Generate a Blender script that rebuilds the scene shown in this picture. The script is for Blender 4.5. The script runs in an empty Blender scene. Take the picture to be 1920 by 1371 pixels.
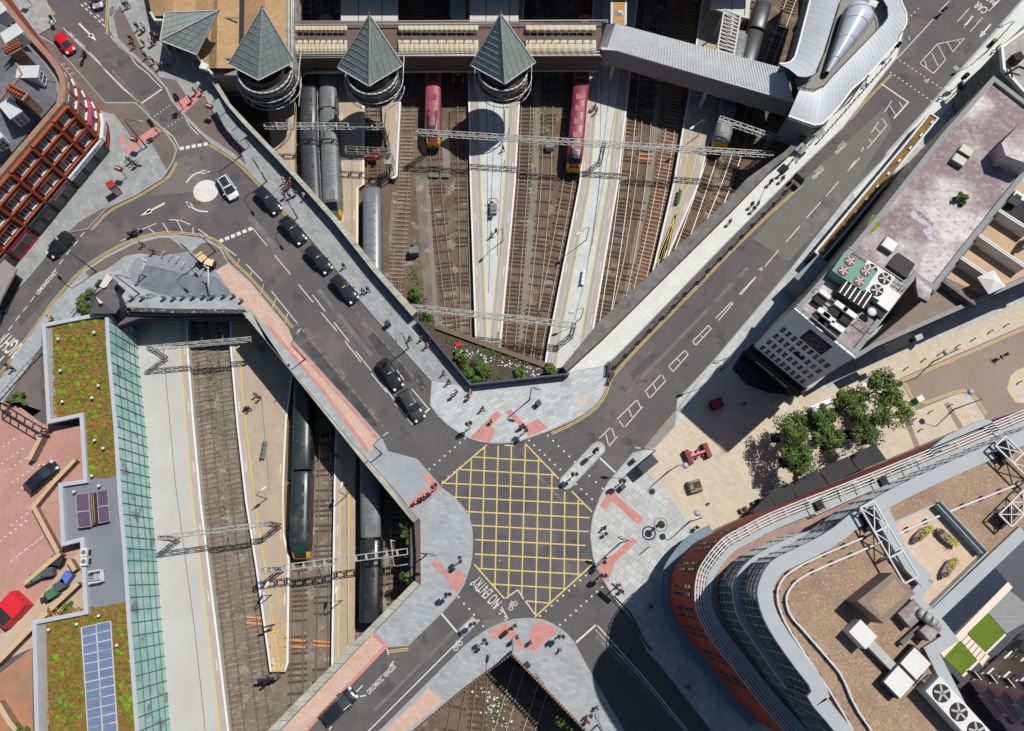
import bpy, bmesh, math, random
from mathutils import Vector, Matrix
from mathutils.geometry import tessellate_polygon
random.seed(7)
SC = bpy.context.scene
COL = SC.collection
R = math.radians
# ---------------------------------------------------------------- camera (a drone looking down, tilted about 15 degrees)
CAM_H, FOC, VPX, VPY = 101.0, 1400.0, 948.0, 1075.0      # height, focal length and vertical vanishing point in photo pixels
n_ = Vector((VPX - 960, -(VPY - 685.5), -FOC)).normalized()
Zw = -n_
Xw = (Vector((1, 0, 0)) - Zw * Zw.x).normalized()
Yw = Zw.cross(Xw)
RM = Matrix((Xw, Yw, Zw))
d0 = RM @ Vector((0, 0, -1))
CAM = Vector((-d0.x / -d0.z * CAM_H, -d0.y / -d0.z * CAM_H, CAM_H))
cd = bpy.data.cameras.new('camera')
cam = bpy.data.objects.new('camera', cd)
COL.objects.link(cam)
cd.sensor_width = 36
cd.lens = FOC / 1920 * 36
cd.clip_end = 3000
cam.matrix_world = Matrix.Translation(CAM) @ RM.to_4x4()
SC.camera = cam
def P(u, v, z=0.0):
    "the point at height z seen at photo pixel (u, v)"
    d = RM @ Vector((u - 960, -(v - 685.5), -FOC))
    t = (z - CAM_H) / d.z
    return CAM + d * t
# ---------------------------------------------------------------- light
SUN_EL = 60.0
_s = (P(1205, 921) - P(1249, 882)); _s.z = 0; _s.normalize()
SUN_DIR = Vector((_s.x * math.cos(R(SUN_EL)), _s.y * math.cos(R(SUN_EL)), -math.sin(R(SUN_EL))))
sl = bpy.data.lights.new('sun', 'SUN')
sl.energy = 4.6
sl.angle = R(0.53)
sl.color = (1.0, 0.96, 0.9)
so = bpy.data.objects.new('sun', sl)
COL.objects.link(so)
so.rotation_euler = SUN_DIR.to_track_quat('-Z', 'Y').to_euler()
W = bpy.data.worlds.new('World')
SC.world = W
W.use_nodes = True
nt = W.node_tree
bg = nt.nodes['Background']
sky = nt.nodes.new('ShaderNodeTexSky')
sky.sky_type = 'NISHITA'; sky.ozone_density = 4.0
sky.sun_disc = False
sky.sun_elevation = R(SUN_EL)
sky.sun_rotation = math.atan2(-SUN_DIR.x, -SUN_DIR.y)
nt.links.new(sky.outputs[0], bg.inputs[0])
bg.inputs[1].default_value = 0.06
SC.view_settings.view_transform = 'Standard'
SC.view_settings.look = 'None'
SC.view_settings.exposure = 0.0
SC.view_settings.gamma = 1.0
# ---------------------------------------------------------------- materials
KEXP = 1.25
def lin(c):
    c /= 255.0
    return c / 12.92 if c <= 0.04045 else ((c + 0.055) / 1.055) ** 2.4
def C(r, g, b):
    "surface colour that shows as this sRGB value in full sun"
    return tuple(min(0.85, lin(x) / KEXP) for x in (r, g, b))
MATS = {}
def mat(name, rgb, rough=0.85, var=0.12, scale=0.6, fine=0.0, fscale=14, metal=0.0, rgb2=None, mix=(0.36, 0.72), mscale=0.15,
        brick=None, emit=0, alpha=1.0, bump=0.0, spec=0.4, streak=None, detail=6, rgb3=None, m3=(0.6, 0.7), m3scale=1.5):
    """procedural material: base colour with broad and fine noise; optional second colour in patches; optional brick joints
    brick = (width m, height m, angle deg, joint darkness, per-brick variation)"""
    if name in MATS: return MATS[name]
    m = bpy.data.materials.new(name); m.use_nodes = True
    t = m.node_tree; N = t.nodes; L = t.links
    b = N['Principled BSDF']
    b.inputs['Roughness'].default_value = rough
    b.inputs['Metallic'].default_value = metal
    b.inputs['Specular IOR Level'].default_value = spec
    g = N.new('ShaderNodeNewGeometry')
    pos = g.outputs['Position']
    def noise(sc, det=5, rough_=0.6, vec=None):
        x = N.new('ShaderNodeTexNoise'); x.inputs['Scale'].default_value = sc; x.inputs['Detail'].default_value = det
        x.inputs['Roughness'].default_value = rough_
        L.new(vec or pos, x.inputs['Vector']); return x.outputs[0]
    def ramp(sock, a, bb, c0, c1):
        x = N.new('ShaderNodeMapRange'); x.inputs[1].default_value = a; x.inputs[2].default_value = bb
        x.inputs[3].default_value = c0; x.inputs[4].default_value = c1; L.new(sock, x.inputs[0]); return x.outputs[0]
    def mixc(fac, a, bb, mode='MIX'):
        x = N.new('ShaderNodeMix'); x.data_type = 'RGBA'; x.blend_type = mode
        if isinstance(fac, float): x.inputs[0].default_value = fac
        else: L.new(fac, x.inputs[0])
        for i, s in ((6, a), (7, bb)):
            if isinstance(s, tuple): x.inputs[i].default_value = (*s, 1)
            else: L.new(s, x.inputs[i])
        return x.outputs[2]
    col = rgb
    if rgb2: col = mixc(ramp(noise(mscale, detail, 0.65), mix[0], mix[1], 0, 1), rgb, rgb2)
    if rgb3: col = mixc(ramp(noise(m3scale, 5, 0.6), m3[0], m3[1], 0, 1), col, rgb3)
    if brick:
        mp = N.new('ShaderNodeMapping'); L.new(pos, mp.inputs[0]); mp.inputs['Rotation'].default_value = (0, 0, R(brick[2]))
        bt = N.new('ShaderNodeTexBrick'); L.new(mp.outputs[0], bt.inputs['Vector'])
        bt.inputs['Scale'].default_value = 1; bt.inputs['Brick Width'].default_value = brick[0]; bt.inputs['Row Height'].default_value = brick[1]
        bt.inputs['Mortar Size'].default_value = min(brick[0], brick[1]) * 0.05; bt.inputs['Mortar Smooth'].default_value = 0.4
        v = brick[4]
        bt.inputs['Color1'].default_value = (1 + v,) * 3 + (1,); bt.inputs['Color2'].default_value = (1 - v,) * 3 + (1,)
        bt.inputs['Mortar'].default_value = (1 - brick[3],) * 3 + (1,)
        col = mixc(1.0, col, bt.outputs[0], 'MULTIPLY')
    if streak:     # (angle, across scale, amount): soft parallel wear or ribs
        mp = N.new('ShaderNodeMapping'); L.new(pos, mp.inputs[0]); mp.inputs['Rotation'].default_value = (0, 0, R(streak[0]))
        mp.inputs['Scale'].default_value = (streak[1] * 0.04, streak[1], 1)
        s = ramp(noise(1.0, 4, 0.5, mp.outputs[0]), 0.3, 0.7, 1 - streak[2], 1 + streak[2])
        x = N.new('ShaderNodeCombineColor')
        for i in range(3): L.new(s, x.inputs[i])
        col = mixc(1.0, col, x.outputs[0], 'MULTIPLY')
    if var or fine:
        s = ramp(noise(scale, 6, 0.65), 0.25, 0.75, 1 - var, 1 + var)
        if fine:
            s2 = ramp(noise(fscale, 2, 0.5), 0.2, 0.8, 1 - fine, 1 + fine)
            mm = N.new('ShaderNodeMath'); mm.operation = 'MULTIPLY'; L.new(s, mm.inputs[0]); L.new(s2, mm.inputs[1]); s = mm.outputs[0]
        x = N.new('ShaderNodeCombineColor')
        for i in range(3): L.new(s, x.inputs[i])
        col = mixc(1.0, col, x.outputs[0], 'MULTIPLY')
    if isinstance(col, tuple): b.inputs['Base Color'].default_value = (*col, 1)
    else: L.new(col, b.inputs['Base Color'])
    if bump:
        bp = N.new('ShaderNodeBump'); bp.inputs['Strength'].default_value = bump; bp.inputs['Distance'].default_value = 0.05
        L.new(noise(fscale, 3), bp.inputs['Height']); L.new(bp.outputs[0], b.inputs['Normal'])
    if alpha < 1: b.inputs['Alpha'].default_value = alpha
    MATS[name] = m
    return m
# ---------------------------------------------------------------- objects
def put(o, parent=None, label=None, cat=None, group=None, kind=None):
    COL.objects.link(o)
    if parent: o.parent = parent
    if label: o['label'] = label
    if cat: o['category'] = cat
    if group: o['group'] = group
    if kind: o['kind'] = kind
    return o
def thing(name, label, cat, loc=(0, 0, 0), rz=0.0, group=None):
    o = bpy.data.objects.new(name, None); o.empty_display_size = 0.3
    o.location = loc; o.rotation_euler = (0, 0, rz)
    return put(o, None, label, cat, group)
class MB:
    "collects shapes, then links them as one mesh object"
    def __init__(s): s.v = []; s.f = []; s.sm = []
    def add(s, vs, fs, smooth=False):
        o = len(s.v); s.v += [Vector(v) for v in vs]; s.f += [[i + o for i in f] for f in fs]; s.sm += [smooth] * len(fs); return s
    def box(s, c, d, rz=0, tilt=0, taper=1.0):
        hx, hy, hz = d[0] / 2, d[1] / 2, d[2] / 2
        m = Matrix.Rotation(rz, 3, 'Z') @ Matrix.Rotation(tilt, 3, 'Y')
        vs = []
        for z, k in ((-hz, 1), (hz, taper)):
            for x, y in ((-hx, -hy), (hx, -hy), (hx, hy), (-hx, hy)): vs.append(Vector(c) + m @ Vector((x * k, y * k, z)))
        return s.add(vs, [(3, 2, 1, 0), (4, 5, 6, 7), (0, 1, 5, 4), (1, 2, 6, 5), (2, 3, 7, 6), (3, 0, 4, 7)])
    def bar(s, a, b, w, h=None, up=(0, 0, 1)):
        a = Vector(a); b = Vector(b); h = h or w
        d = b - a
        if d.length < 1e-6: return s
        d.normalize(); u = Vector(up)
        if abs(d.dot(u)) > 0.98: u = Vector((1, 0, 0))
        x = d.cross(u).normalized(); y = x.cross(d)
        vs = [p + x * i * w / 2 + y * j * h / 2 for p in (a, b) for i, j in ((-1, -1), (1, -1), (1, 1), (-1, 1))]
        return s.add(vs, [(3, 2, 1, 0), (4, 5, 6, 7), (0, 1, 5, 4), (1, 2, 6, 5), (2, 3, 7, 6), (3, 0, 4, 7)])
    def tube(s, a, b, r0, r1=None, n=8):
        a = Vector(a); b = Vector(b); r1 = r0 if r1 is None else r1
        d = (b - a).normalized(); u = Vector((0, 0, 1)) if abs(d.z) < 0.95 else Vector((1, 0, 0))
        x = d.cross(u).normalized(); y = x.cross(d)
        vs = [p + (x * math.cos(t) + y * math.sin(t)) * r for p, r in ((a, r0), (b, r1)) for t in [2 * math.pi * i / n for i in range(n)]]
        fs = [(i, (i + 1) % n, n + (i + 1) % n, n + i) for i in range(n)]
        s.add(vs, fs, True); o = len(s.v) - 2 * n
        s.f += [[o + i for i in reversed(range(n))], [o + n + i for i in range(n)]]; s.sm += [False, False]
        return s
    def path(s, pts, r, n=6):
        for a, b in zip(pts, pts[1:]): s.tube(a, b, r, r, n)
        return s
    def prism(s, pts, z0, z1, top=True, bottom=False):
        "vertical-sided solid over a plan polygon (list of xy)"
        pts = [Vector((p[0], p[1], 0)) for p in pts]
        a = sum(p.x * q.y - q.x * p.y for p, q in zip(pts, pts[1:] + pts[:1]))
        if a < 0: pts.reverse()
        n = len(pts)
        vs = [Vector((p.x, p.y, z0)) for p in pts] + [Vector((p.x, p.y, z1)) for p in pts]
        fs = [(i, (i + 1) % n, n + (i + 1) % n, n + i) for i in range(n)]
        if top: fs.append([n + i for i in range(n)])
        if bottom: fs.append([i for i in reversed(range(n))])
        return s.add(vs, fs)
    def poly(s, pts, holes=()):
        "flat polygon (3d points) with holes"
        loops = [[Vector(p) for p in pts]] + [[Vector(p) for p in h] for h in holes]
        allp = [p for l in loops for p in l]
        tr = tessellate_polygon(loops)
        fs = []
        for t in tr:
            a, b, c = (allp[i] for i in t)
            fs.append(t if (b - a).cross(c - a).z > 0 else (t[0], t[2], t[1]))
        return s.add(allp, fs)
    def ribbon(s, pts, w, closed=False):
        "flat strip of width w along 3d points"
        pts = [Vector(p) for p in pts]; n = len(pts); vs = []
        for i, p in enumerate(pts):
            a = pts[i - 1] if (i or closed) else p; b = pts[(i + 1) % n] if (i < n - 1 or closed) else p
            d1 = (p - a); d2 = (b - p); d1.z = d2.z = 0
            d1 = d1.normalized() if d1.length > 1e-6 else d2.normalized(); d2 = d2.normalized() if d2.length > 1e-6 else d1
            d = d1 + d2; d = d.normalized() if d.length > 1e-4 else d1
            k = 1 / max(0.5, d.dot(d1)); nn = Vector((-d.y, d.x, 0)) * (w / 2 * k)
            vs += [p - nn, p + nn]
        m = n if closed else n - 1
        return s.add(vs, [(2 * i, 2 * ((i + 1) % n), 2 * ((i + 1) % n) + 1, 2 * i + 1) for i in range(m)])
    def wall(s, pts, w, z0, z1, closed=False):
        "upright wall of thickness w along plan points"
        r = MB().ribbon([(p[0], p[1], 0) for p in pts], w, closed); n = len(r.v) // 2
        vs = [Vector((v.x, v.y, z0)) for v in r.v] + [Vector((v.x, v.y, z1)) for v in r.v]; N = len(r.v); fs = []
        for i in range(n if closed else n - 1):
            a, b, c, d = 2 * i, 2 * ((i + 1) % n), 2 * ((i + 1) % n) + 1, 2 * i + 1
            fs += [(N + a, N + b, N + c, N + d), (a, b, N + b, N + a), (c, d, N + d, N + c)]
        if not closed: fs += [(1, 0, N, N + 1), (2 * n - 2, 2 * n - 1, N + 2 * n - 1, N + 2 * n - 2)]
        return s.add(vs, fs)
    def sphere(s, c, r, n=10, m=6, sq=1.0):
        c = Vector(c); vs = [c + Vector((0, 0, -r * sq))]
        for j in range(1, m):
            a = math.pi * j / m
            vs += [c + Vector((r * math.sin(a) * math.cos(2 * math.pi * i / n), r * math.sin(a) * math.sin(2 * math.pi * i / n), -r * sq * math.cos(a))) for i in range(n)]
        vs.append(c + Vector((0, 0, r * sq))); fs = [(0, 1 + (i + 1) % n, 1 + i) for i in range(n)]
        for j in range(m - 2):
            fs += [(1 + j * n + i, 1 + j * n + (i + 1) % n, 1 + (j + 1) * n + (i + 1) % n, 1 + (j + 1) * n + i) for i in range(n)]
        T = len(vs) - 1; fs += [(T, T - n + i, T - n + (i + 1) % n) for i in range(n)]
        return s.add(vs, fs, True)
    def loft(s, secs, cap=True, smooth=True, close=True):
        n = len(secs[0]); vs = [v for c in secs for v in c]; fs = []
        for j in range(len(secs) - 1):
            for i in range(n if close else n - 1): fs.append((j * n + i, j * n + (i + 1) % n, (j + 1) * n + (i + 1) % n, (j + 1) * n + i))
        s.add(vs, fs, smooth)
        if cap:
            o = len(s.v) - len(vs); s.f += [[o + i for i in reversed(range(n))], [o + (len(secs) - 1) * n + i for i in range(n)]]; s.sm += [False, False]
        return s
    def xf(s, m, start=0):
        for i in range(start, len(s.v)): s.v[i] = m @ s.v[i]
        return s
    def mesh(s, name, m=None):
        me = bpy.data.meshes.new(name); me.from_pydata(s.v, [], s.f); me.update()
        me.polygons.foreach_set('use_smooth', s.sm)
        if m: me.materials.append(m)
        return me
    def build(s, name, m, parent=None, world=True, fixn=True, **kw):
        "world=True: the points are world points and the parent is an unrotated Empty"
        if parent is not None and world:
            o = Vector(parent.location)
            pp = parent.parent
            while pp is not None: o = o + Vector(pp.location); pp = pp.parent
            s.v = [v - o for v in s.v]
        me = s.mesh(name, m)
        if fixn:
            b = bmesh.new(); b.from_mesh(me); bmesh.ops.recalc_face_normals(b, faces=b.faces); b.to_mesh(me); b.free()
        return put(bpy.data.objects.new(name, me), parent, **kw)
def copy_tree(o, parent=None):
    c = o.copy(); COL.objects.link(c)
    if parent: c.parent = parent
    for ch in list(o.children): copy_tree(ch, c)
    return c
def PX(pts, z=0.0): return [P(u, v, z) for u, v in pts]
def SX(s, z=0.0):
    "points from a 'u,v u,v' string"
    return [P(*map(float, q.split(',')), z) for q in s.split()]
def flat(name, s, z, m, parent=None, **kw):
    "flat sheet over a pixel outline, facing up"
    return MB().poly(SX(s, z) if isinstance(s, str) else s).build(name, m, parent, fixn=False, **kw)
def smooth_line(pts, k=2):
    "corner-cutting of a polyline"
    for _ in range(k):
        q = [pts[0]]
        for a, b in zip(pts, pts[1:]): q += [a.lerp(b, 0.25), a.lerp(b, 0.75)]
        pts = q + [pts[-1]]
    return pts
def dashes(pts, on, off):
    "cut a polyline into dashes"
    out = []; t = 0; draw = True; cur = [pts[0]]; left = on
    for a, b in zip(pts, pts[1:]):
        L_ = (b - a).length; d = 0
        while L_ - d > left:
            d += left; p = a.lerp(b, d / L_)
            if draw: cur.append(p); out.append(cur); cur = []
            else: cur = [p]
            draw = not draw; left = on if draw else off
        left -= L_ - d
        if draw: cur.append(b)
    if draw and len(cur) > 1: out.append(cur)
    return out
def text_mesh(txt, size, sx=1.0, bold=0.0):
    cu = bpy.data.curves.new('t', 'FONT'); cu.body = txt; cu.size = size; cu.offset = bold; cu.align_x = 'CENTER'; cu.align_y = 'CENTER'
    o = bpy.data.objects.new('t', cu); COL.objects.link(o)
    dg = bpy.context.evaluated_depsgraph_get(); me = bpy.data.meshes.new_from_object(o.evaluated_get(dg))
    vs = [Vector((v.co.x * sx, v.co.y, 0)) for v in me.vertices]; fs = [list(p.vertices) for p in me.polygons]
    bpy.data.objects.remove(o); bpy.data.curves.remove(cu); bpy.data.meshes.remove(me)
    return vs, fs
def text_on(mb, txt, org, ex, ey, w=None, h=1.0, bold=0.0, letters=None):
    "lettering on the plane through org, reading along ex, upright along ey, scaled to width w and height h"
    vs, fs = text_mesh(txt, 1.0, 1.0, bold)
    x0 = min(v.x for v in vs); x1 = max(v.x for v in vs); y0 = min(v.y for v in vs); y1 = max(v.y for v in vs)
    kx = (w / (x1 - x0)) if w else h / (y1 - y0); ky = h / (y1 - y0); cx, cy = (x0 + x1) / 2, (y0 + y1) / 2
    ex = Vector(ex).normalized(); ey = Vector(ey).normalized()
    mb.add([Vector(org) + ex * (v.x - cx) * kx + ey * (v.y - cy) * ky for v in vs], fs)
    return mb
def inset(pts, d):
    "offset a plan polygon inwards"
    pts = [Vector(p) for p in pts]; n = len(pts); zs = [p.z for p in pts]; pts = [Vector((p.x, p.y, 0)) for p in pts]
    a = sum(p.x * q.y - q.x * p.y for p, q in zip(pts, pts[1:] + pts[:1])); sg = 1 if a > 0 else -1; out = []
    for i in range(n):
        e1 = (pts[i] - pts[i - 1]).normalized(); e2 = (pts[(i + 1) % n] - pts[i]).normalized()
        n1 = Vector((-e1.y, e1.x, 0)) * sg; n2 = Vector((-e2.y, e2.x, 0)) * sg
        b = n1 + n2; k = 1 + n1.dot(n2)
        out.append(pts[i] + (b / k if k > 0.15 else n1) * d + Vector((0, 0, zs[i])))
    return out
# ================================================================ setting: levels (m): street 0, footway 0.12, platforms -5.3, track bed -6.4
ZB, ZPL, ZRAIL, ZF, ZW = -7.1, -6.0, -6.82, 0.12, 2.0
m_asph = mat('asphalt', C(97, 94, 95), rough=0.9, var=0.12, scale=0.25, fine=0.16, fscale=9, rgb2=C(112, 107, 104), mix=(0.5, 0.62), mscale=0.09, rgb3=C(84, 81, 84), m3=(0.58, 0.66), m3scale=0.35)
m_asph2 = mat('asphalt_patch', C(116, 115, 110), rough=0.9, var=0.1, scale=0.4, fine=0.14, fscale=10)
m_brnasph = mat('brown_asphalt', C(112, 101, 98), rough=0.92, var=0.12, scale=0.5, fine=0.15, fscale=9, rgb2=C(125, 112, 104), mscale=0.3)
m_slabW = mat('grey_slabs', C(164, 168, 168), rough=0.9, var=0.09, scale=0.35, fine=0.1, brick=(0.9, 0.6, 50, 0.22, 0.11), rgb2=C(152, 155, 155), mscale=0.25, rgb3=C(138, 140, 140), m3=(.6, .72), m3scale=.5)
m_slabC = mat('pale_slabs', C(196, 201, 201), rough=0.9, var=0.1, scale=0.3, fine=0.1, brick=(1.0, 0.5, -28, 0.26, 0.12), rgb2=C(184, 188, 188), mscale=0.3)
m_slabN = mat('white_slabs', C(222, 225, 220), rough=0.9, var=0.07, scale=0.5, fine=0.07, brick=(0.8, 0.8, 47, 0.12, 0.04))
m_slabE = mat('east_slabs', C(188, 191, 190), rough=0.9, var=0.1, scale=0.4, fine=0.09, brick=(0.9, 0.9, 40, 0.26, 0.12), rgb2=C(198, 200, 198), mscale=0.4)
m_slabS = mat('blue_grey_pavers', C(166, 171, 174), rough=0.9, var=0.08, scale=0.3, fine=0.1, brick=(0.9, 0.4, 12, 0.2, 0.1), rgb2=C(172, 177, 180), mscale=0.3, rgb3=C(146, 150, 152), m3=(.6, .74), m3scale=.4)
m_sand = mat('sand_paving', C(212, 200, 180), rough=0.9, var=0.07, scale=0.4, fine=0.1, brick=(0.8, 0.4, 30, 0.16, 0.07), rgb2=C(202, 188, 166), mscale=0.2, rgb3=C(178, 164, 144), m3=(.62, .75), m3scale=.3)
m_lane = mat('lane_paving', C(160, 143, 132), rough=0.9, var=0.12, scale=0.3, fine=0.12, rgb2=C(145, 130, 122), mscale=0.15, brick=(0.4, 0.2, 20, 0.1, 0.06))
m_pink = mat('pink_blocks', C(212, 184, 166), rough=0.9, var=0.06, scale=0.5, fine=0.08, brick=(0.45, 0.3, 50, 0.14, 0.08), rgb2=C(203, 170, 152), mscale=0.4)
m_tact = mat('red_tactile', C(204, 144, 136), rough=0.9, var=0.1, scale=1.2, fine=0.06, brick=(0.5, 0.5, 45, 0.2, 0.08), rgb2=C(196, 168, 158), mscale=0.4, mix=(0.55, 0.7))
m_kerb = mat('kerb_stone', C(168, 168, 166), rough=0.9, var=0.1, scale=1.5)
m_white = mat('road_paint_white', C(222, 219, 214), rough=0.7, var=0.1, scale=1.2, fine=0.06, rgb2=C(180, 175, 172), mix=(0.6, 0.72), mscale=1.6)
m_yel = mat('road_paint_yellow', C(224, 192, 122), rough=0.7, var=0.1, scale=1.2, rgb2=C(190, 160, 105), mix=(0.6, 0.75), mscale=1.4)
m_yel2 = mat('box_paint_yellow', C(216, 194, 126), rough=0.7, var=0.14, scale=1.5, rgb2=C(180, 160, 112), mix=(0.58, 0.72), mscale=2.2)
m_coping = mat('stone_coping', C(190, 188, 176), rough=0.9, var=0.16, scale=0.8, fine=0.12, rgb2=C(160, 156, 142), mscale=0.5)
m_greywall = mat('grey_render', C(128, 126, 124), rough=0.9, var=0.2, scale=0.7, fine=0.15, rgb2=C(96, 94, 94), mscale=0.8)
m_steelwall = mat('dark_parapet', C(74, 72, 92), rough=0.6, var=0.1)
m_conc = mat('concrete', C(150, 146, 140), rough=0.9, var=0.15, scale=0.6, fine=0.1)
m_dark = mat('soot', C(52, 50, 52), rough=0.9, var=0.2)
m_ballast = mat('ballast', C(120, 106, 94), rough=1.0, var=0.2, scale=0.5, fine=0.32, fscale=5, rgb2=C(100, 82, 66), mscale=0.16, bump=0.5, rgb3=C(140, 132, 122), m3=(0.57, 0.66), m3scale=0.5)
m_soil = mat('dark_soil', C(92, 82, 74), rough=1.0, var=0.25, scale=0.8, fine=0.3, fscale=6, rgb2=C(74, 70, 50), mscale=0.5)
m_far = mat('far_ground', C(120, 112, 100), rough=1.0, var=0.2, scale=0.05)
# ---- holes cut in the street deck over the railway
A1o = SX('385,118 402,145 432,195 467,232 532,300 572,343 635,412 708,504 782,584', ZW)
A1i = SX('373,118 390,143 424,195 457,233 521,300 562,345 624,414 697,506 773,593', ZW)
FEN = SX('780,598 882,721 1067,701', 1.7)
A2o = SX('1055,687 1120,607 1260,473 1370,369 1400,335 1470,285 1517,240', ZW)
A2i = SX('1062,696 1130,634 1264,501 1375,391 1447,317', ZW)
holeA = A1o + [FEN[0], FEN[1], FEN[2]] + A2o + SX('1560,200 1560,-500 340,-500 385,100')
B1o = SX('455,586 466,600 540,690 680,865 776,981', ZW)
B1i = SX('470,584 500,641 560,712 655,825 725,902 785,973', ZW)
B2o = SX('776,1089 640,1228 500,1371 420,1452', ZW)
B2i = SX('786,1096 660,1227 522,1371 445,1452', ZW)
GL = SX('264,640 262,660 325,1371 334,1470', ZPL)          # foot of the glass front on the platform
holeB = SX('262,596') + SX('455,592') + B1o[1:] + SX('770,985 770,1086') + B2o[:-1] + SX('380,1500 380,1640 345,1640') + [p + Vector((-1.6, 0, 0)) for p in GL[::-1]]
holeC = SX('958,1226 780,1366 640,1476 640,1640 1330,1640 1220,1495 1095,1366')
def xy0(l): return [Vector((p.x, p.y, 0)) for p in l]
deck = SX('-700,-900 2600,-900 2600,1700 -700,1700')
holes = [xy0(h) for h in (holeA, holeB, holeC)]
# pull the rim inside the sheet
road = MB().poly(deck, holes).build('road', m_asph, fixn=False, kind='structure')
sk = MB()
for h in holes: sk.wall(h, 0.25, -1.3, -0.006, closed=True)
sk.build('deck_edge', m_dark, road)
MB().poly([(-1500, -1500, ZB), (1500, -1500, ZB), (1500, 1500, ZB), (-1500, 1500, ZB)]).build('ground', m_far, fixn=False, kind='structure')
tbd = MB().poly(SX('300,-700 1700,-700 1650,1800 100,1800', ZB + 0.02)).build('track_bed', m_ballast, fixn=False, kind='structure')
m_bal2 = mat('grey_ballast', C(136, 126, 114), rough=1.0, var=0.2, scale=0.5, fine=0.34, fscale=5, rgb2=C(112, 98, 84), mscale=0.2, bump=0.5, rgb3=C(158, 150, 138), m3=(0.55, 0.66), m3scale=0.6)
MB().poly(SX('330,540 720,540 790,1100 760,1300 330,1560', ZB + 0.04)).build('grey_ballast', m_bal2, tbd, fixn=False); MB().poly(SX('778,330 800,330 815,620 800,620', ZB + 0.035)).build('grey_ballast', m_bal2, tbd, fixn=False)
for s_ in ('1000,150 1012,150 1000,560 985,640 975,640 985,450', '840,520 880,560 885,650 860,640', '735,360 745,360 735,470 728,470'): MB().poly(SX(s_, ZB + 0.038)).build('grey_ballast', m_bal2, tbd, fixn=False)
# ---- footways
def footway(name, s, m, z=ZF, kerb=None):
    pts = SX(s) if isinstance(s, str) else xy0(s)
    o = MB().prism(pts, -0.05, z).build(name, m, kind='structure')
    if kerb: MB().ribbon([p + Vector((0, 0, z + 0.004)) for p in SX(kerb)], 0.16).build('kerb', m_kerb, o)
    return o
K1 = '210,-60 204,30 207,57 220,82 250,107 287,140 310,165 322,190 347,220 370,245 397,270 430,290 462,315 530,392 552,412 625,497 675,562 745,643 810,715'
K1b = '810,715 807,760 822,780 840,797 860,811 880,822 900,828 920,831 940,831 957,830 975,827 992,821 1032,807 1070,790 1092,778 1110,765 1122,753 1130,740 1135,728 1136,717 1135,685'
K1c = '1180,643 1370,447 1510,307 1580,240 1647,152 1680,110 1690,80 1690,-60'
pv1 = footway('footway', SX(K1) + [FEN[1], FEN[0]] + A1i[::-1] + SX('330,60 300,-60'), m_slabW, kerb=K1)
pv1b = footway('footway', SX(K1b) + [SX('1068,697')[0], FEN[2], FEN[1]], m_slabC, kerb=K1b)
pv1c = footway('footway', SX('1135,685 ' + K1c) + SX('1560,-60 1530,240') + A2i[::-1] + SX('1068,697'), m_slabN, kerb='1135,688 ' + K1c)
K2 = '72,-40 98,30 106,41 92,54 70,66 100,82 130,115 160,150 198,193 255,193 287,225 310,245 327,270 332,282 325,305 305,335 257,365 200,392 165,430 125,437 92,475 55,520 7,570 0,610 -60,690'
pv2 = footway('footway', K2 + ' -300,690 -300,-40', m_slabW, kerb=K2)
K3 = '-60,790 0,713 47,643 102,570 160,507 200,480 250,455 275,447 300,442 325,441 350,444 390,450 415,465 427,492 467,527 540,615 550,640 650,750 717,825 727,847 782,862 830,917 848,930 860,942 872,957 880,972 885,993 886,1015 885,1040 882,1060 870,1095 857,1117 830,1147 765,1210 725,1213 575,1371 490,1452'
pv3 = footway('footway', SX(K3) + xy0(B2i[::-1]) + xy0(B1i[::-1]) + SX('455,590 262,592 205,590 80,608 78,650 30,722 -60,845'), m_slabS, kerb=K3)
K4 = '620,1450 720,1363 795,1288 870,1213 890,1197 910,1183 928,1174 945,1167 963,1162 982,1160 1000,1160 1020,1163 1036,1170 1052,1180 1064,1190 1075,1203 1102,1253 1145,1328 1170,1371 1230,1460'
pv4 = footway('footway', K4 + ' 1180,1455 1095,1366 958,1226 780,1366 660,1460', m_slabS, kerb=K4)
K5 = '1400,1460 1335,1371 1240,1250 1212,1220 1190,1168 1157,1130 1130,1085 1118,1062 1112,1045 1107,1007 1109,985 1112,967 1125,932 1140,905 1187,850 1227,840 1265,800 1267,775 1270,750 1335,680 1387,618 1480,508 1595,362 1655,300 1662,287 1745,195 1770,165 1872,50 1925,-10 2010,-100'
pv5 = footway('footway', K5 + ' 2550,-100 2550,1460', m_slabE, kerb=K5)
def patch(par, name, s, m, z=ZF + 0.004): return flat(name, s, z, m, par)
patch(pv1, 'asphalt_strip', '212,30 222,72 256,105 291,138 314,165 330,196 352,220 385,252 437,287 462,310 452,280 440,262 395,205 385,180 350,180 330,150 300,145 268,95 240,40 225,10', m_brnasph)
patch(pv1, 'tactile', '330,193 373,165 381,178 345,213 336,205', m_tact, ZF + 0.008)
patch(pv2, 'asphalt_strip', '72,68 100,83 130,116 160,151 198,194 254,194 286,226 308,247 325,271 329,283 322,304 312,318 280,262 250,262 215,215 180,205 140,150 105,110', m_brnasph)
patch(pv2, 'asphalt_strip', '127,436 164,428 198,391 220,381 190,392 150,415', m_brnasph, ZF + 0.008)
patch(pv2, 'tactile', '229,279 290,237 303,246 238,290', m_tact, ZF + 0.008)
patch(pv2, 'tactile', '224,253 233,253 235,271 226,271', m_tact, ZF + 0.008)
patch(pv3, 'asphalt_strip', '160,510 200,483 250,458 300,446 318,446 352,472 300,480 262,475 235,480 200,505 165,518', m_brnasph)
patch(pv3, 'asphalt_strip', '358,474 378,456 392,455 412,467 427,494 405,507 395,490 372,478', m_brnasph, ZF + 0.008)
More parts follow.
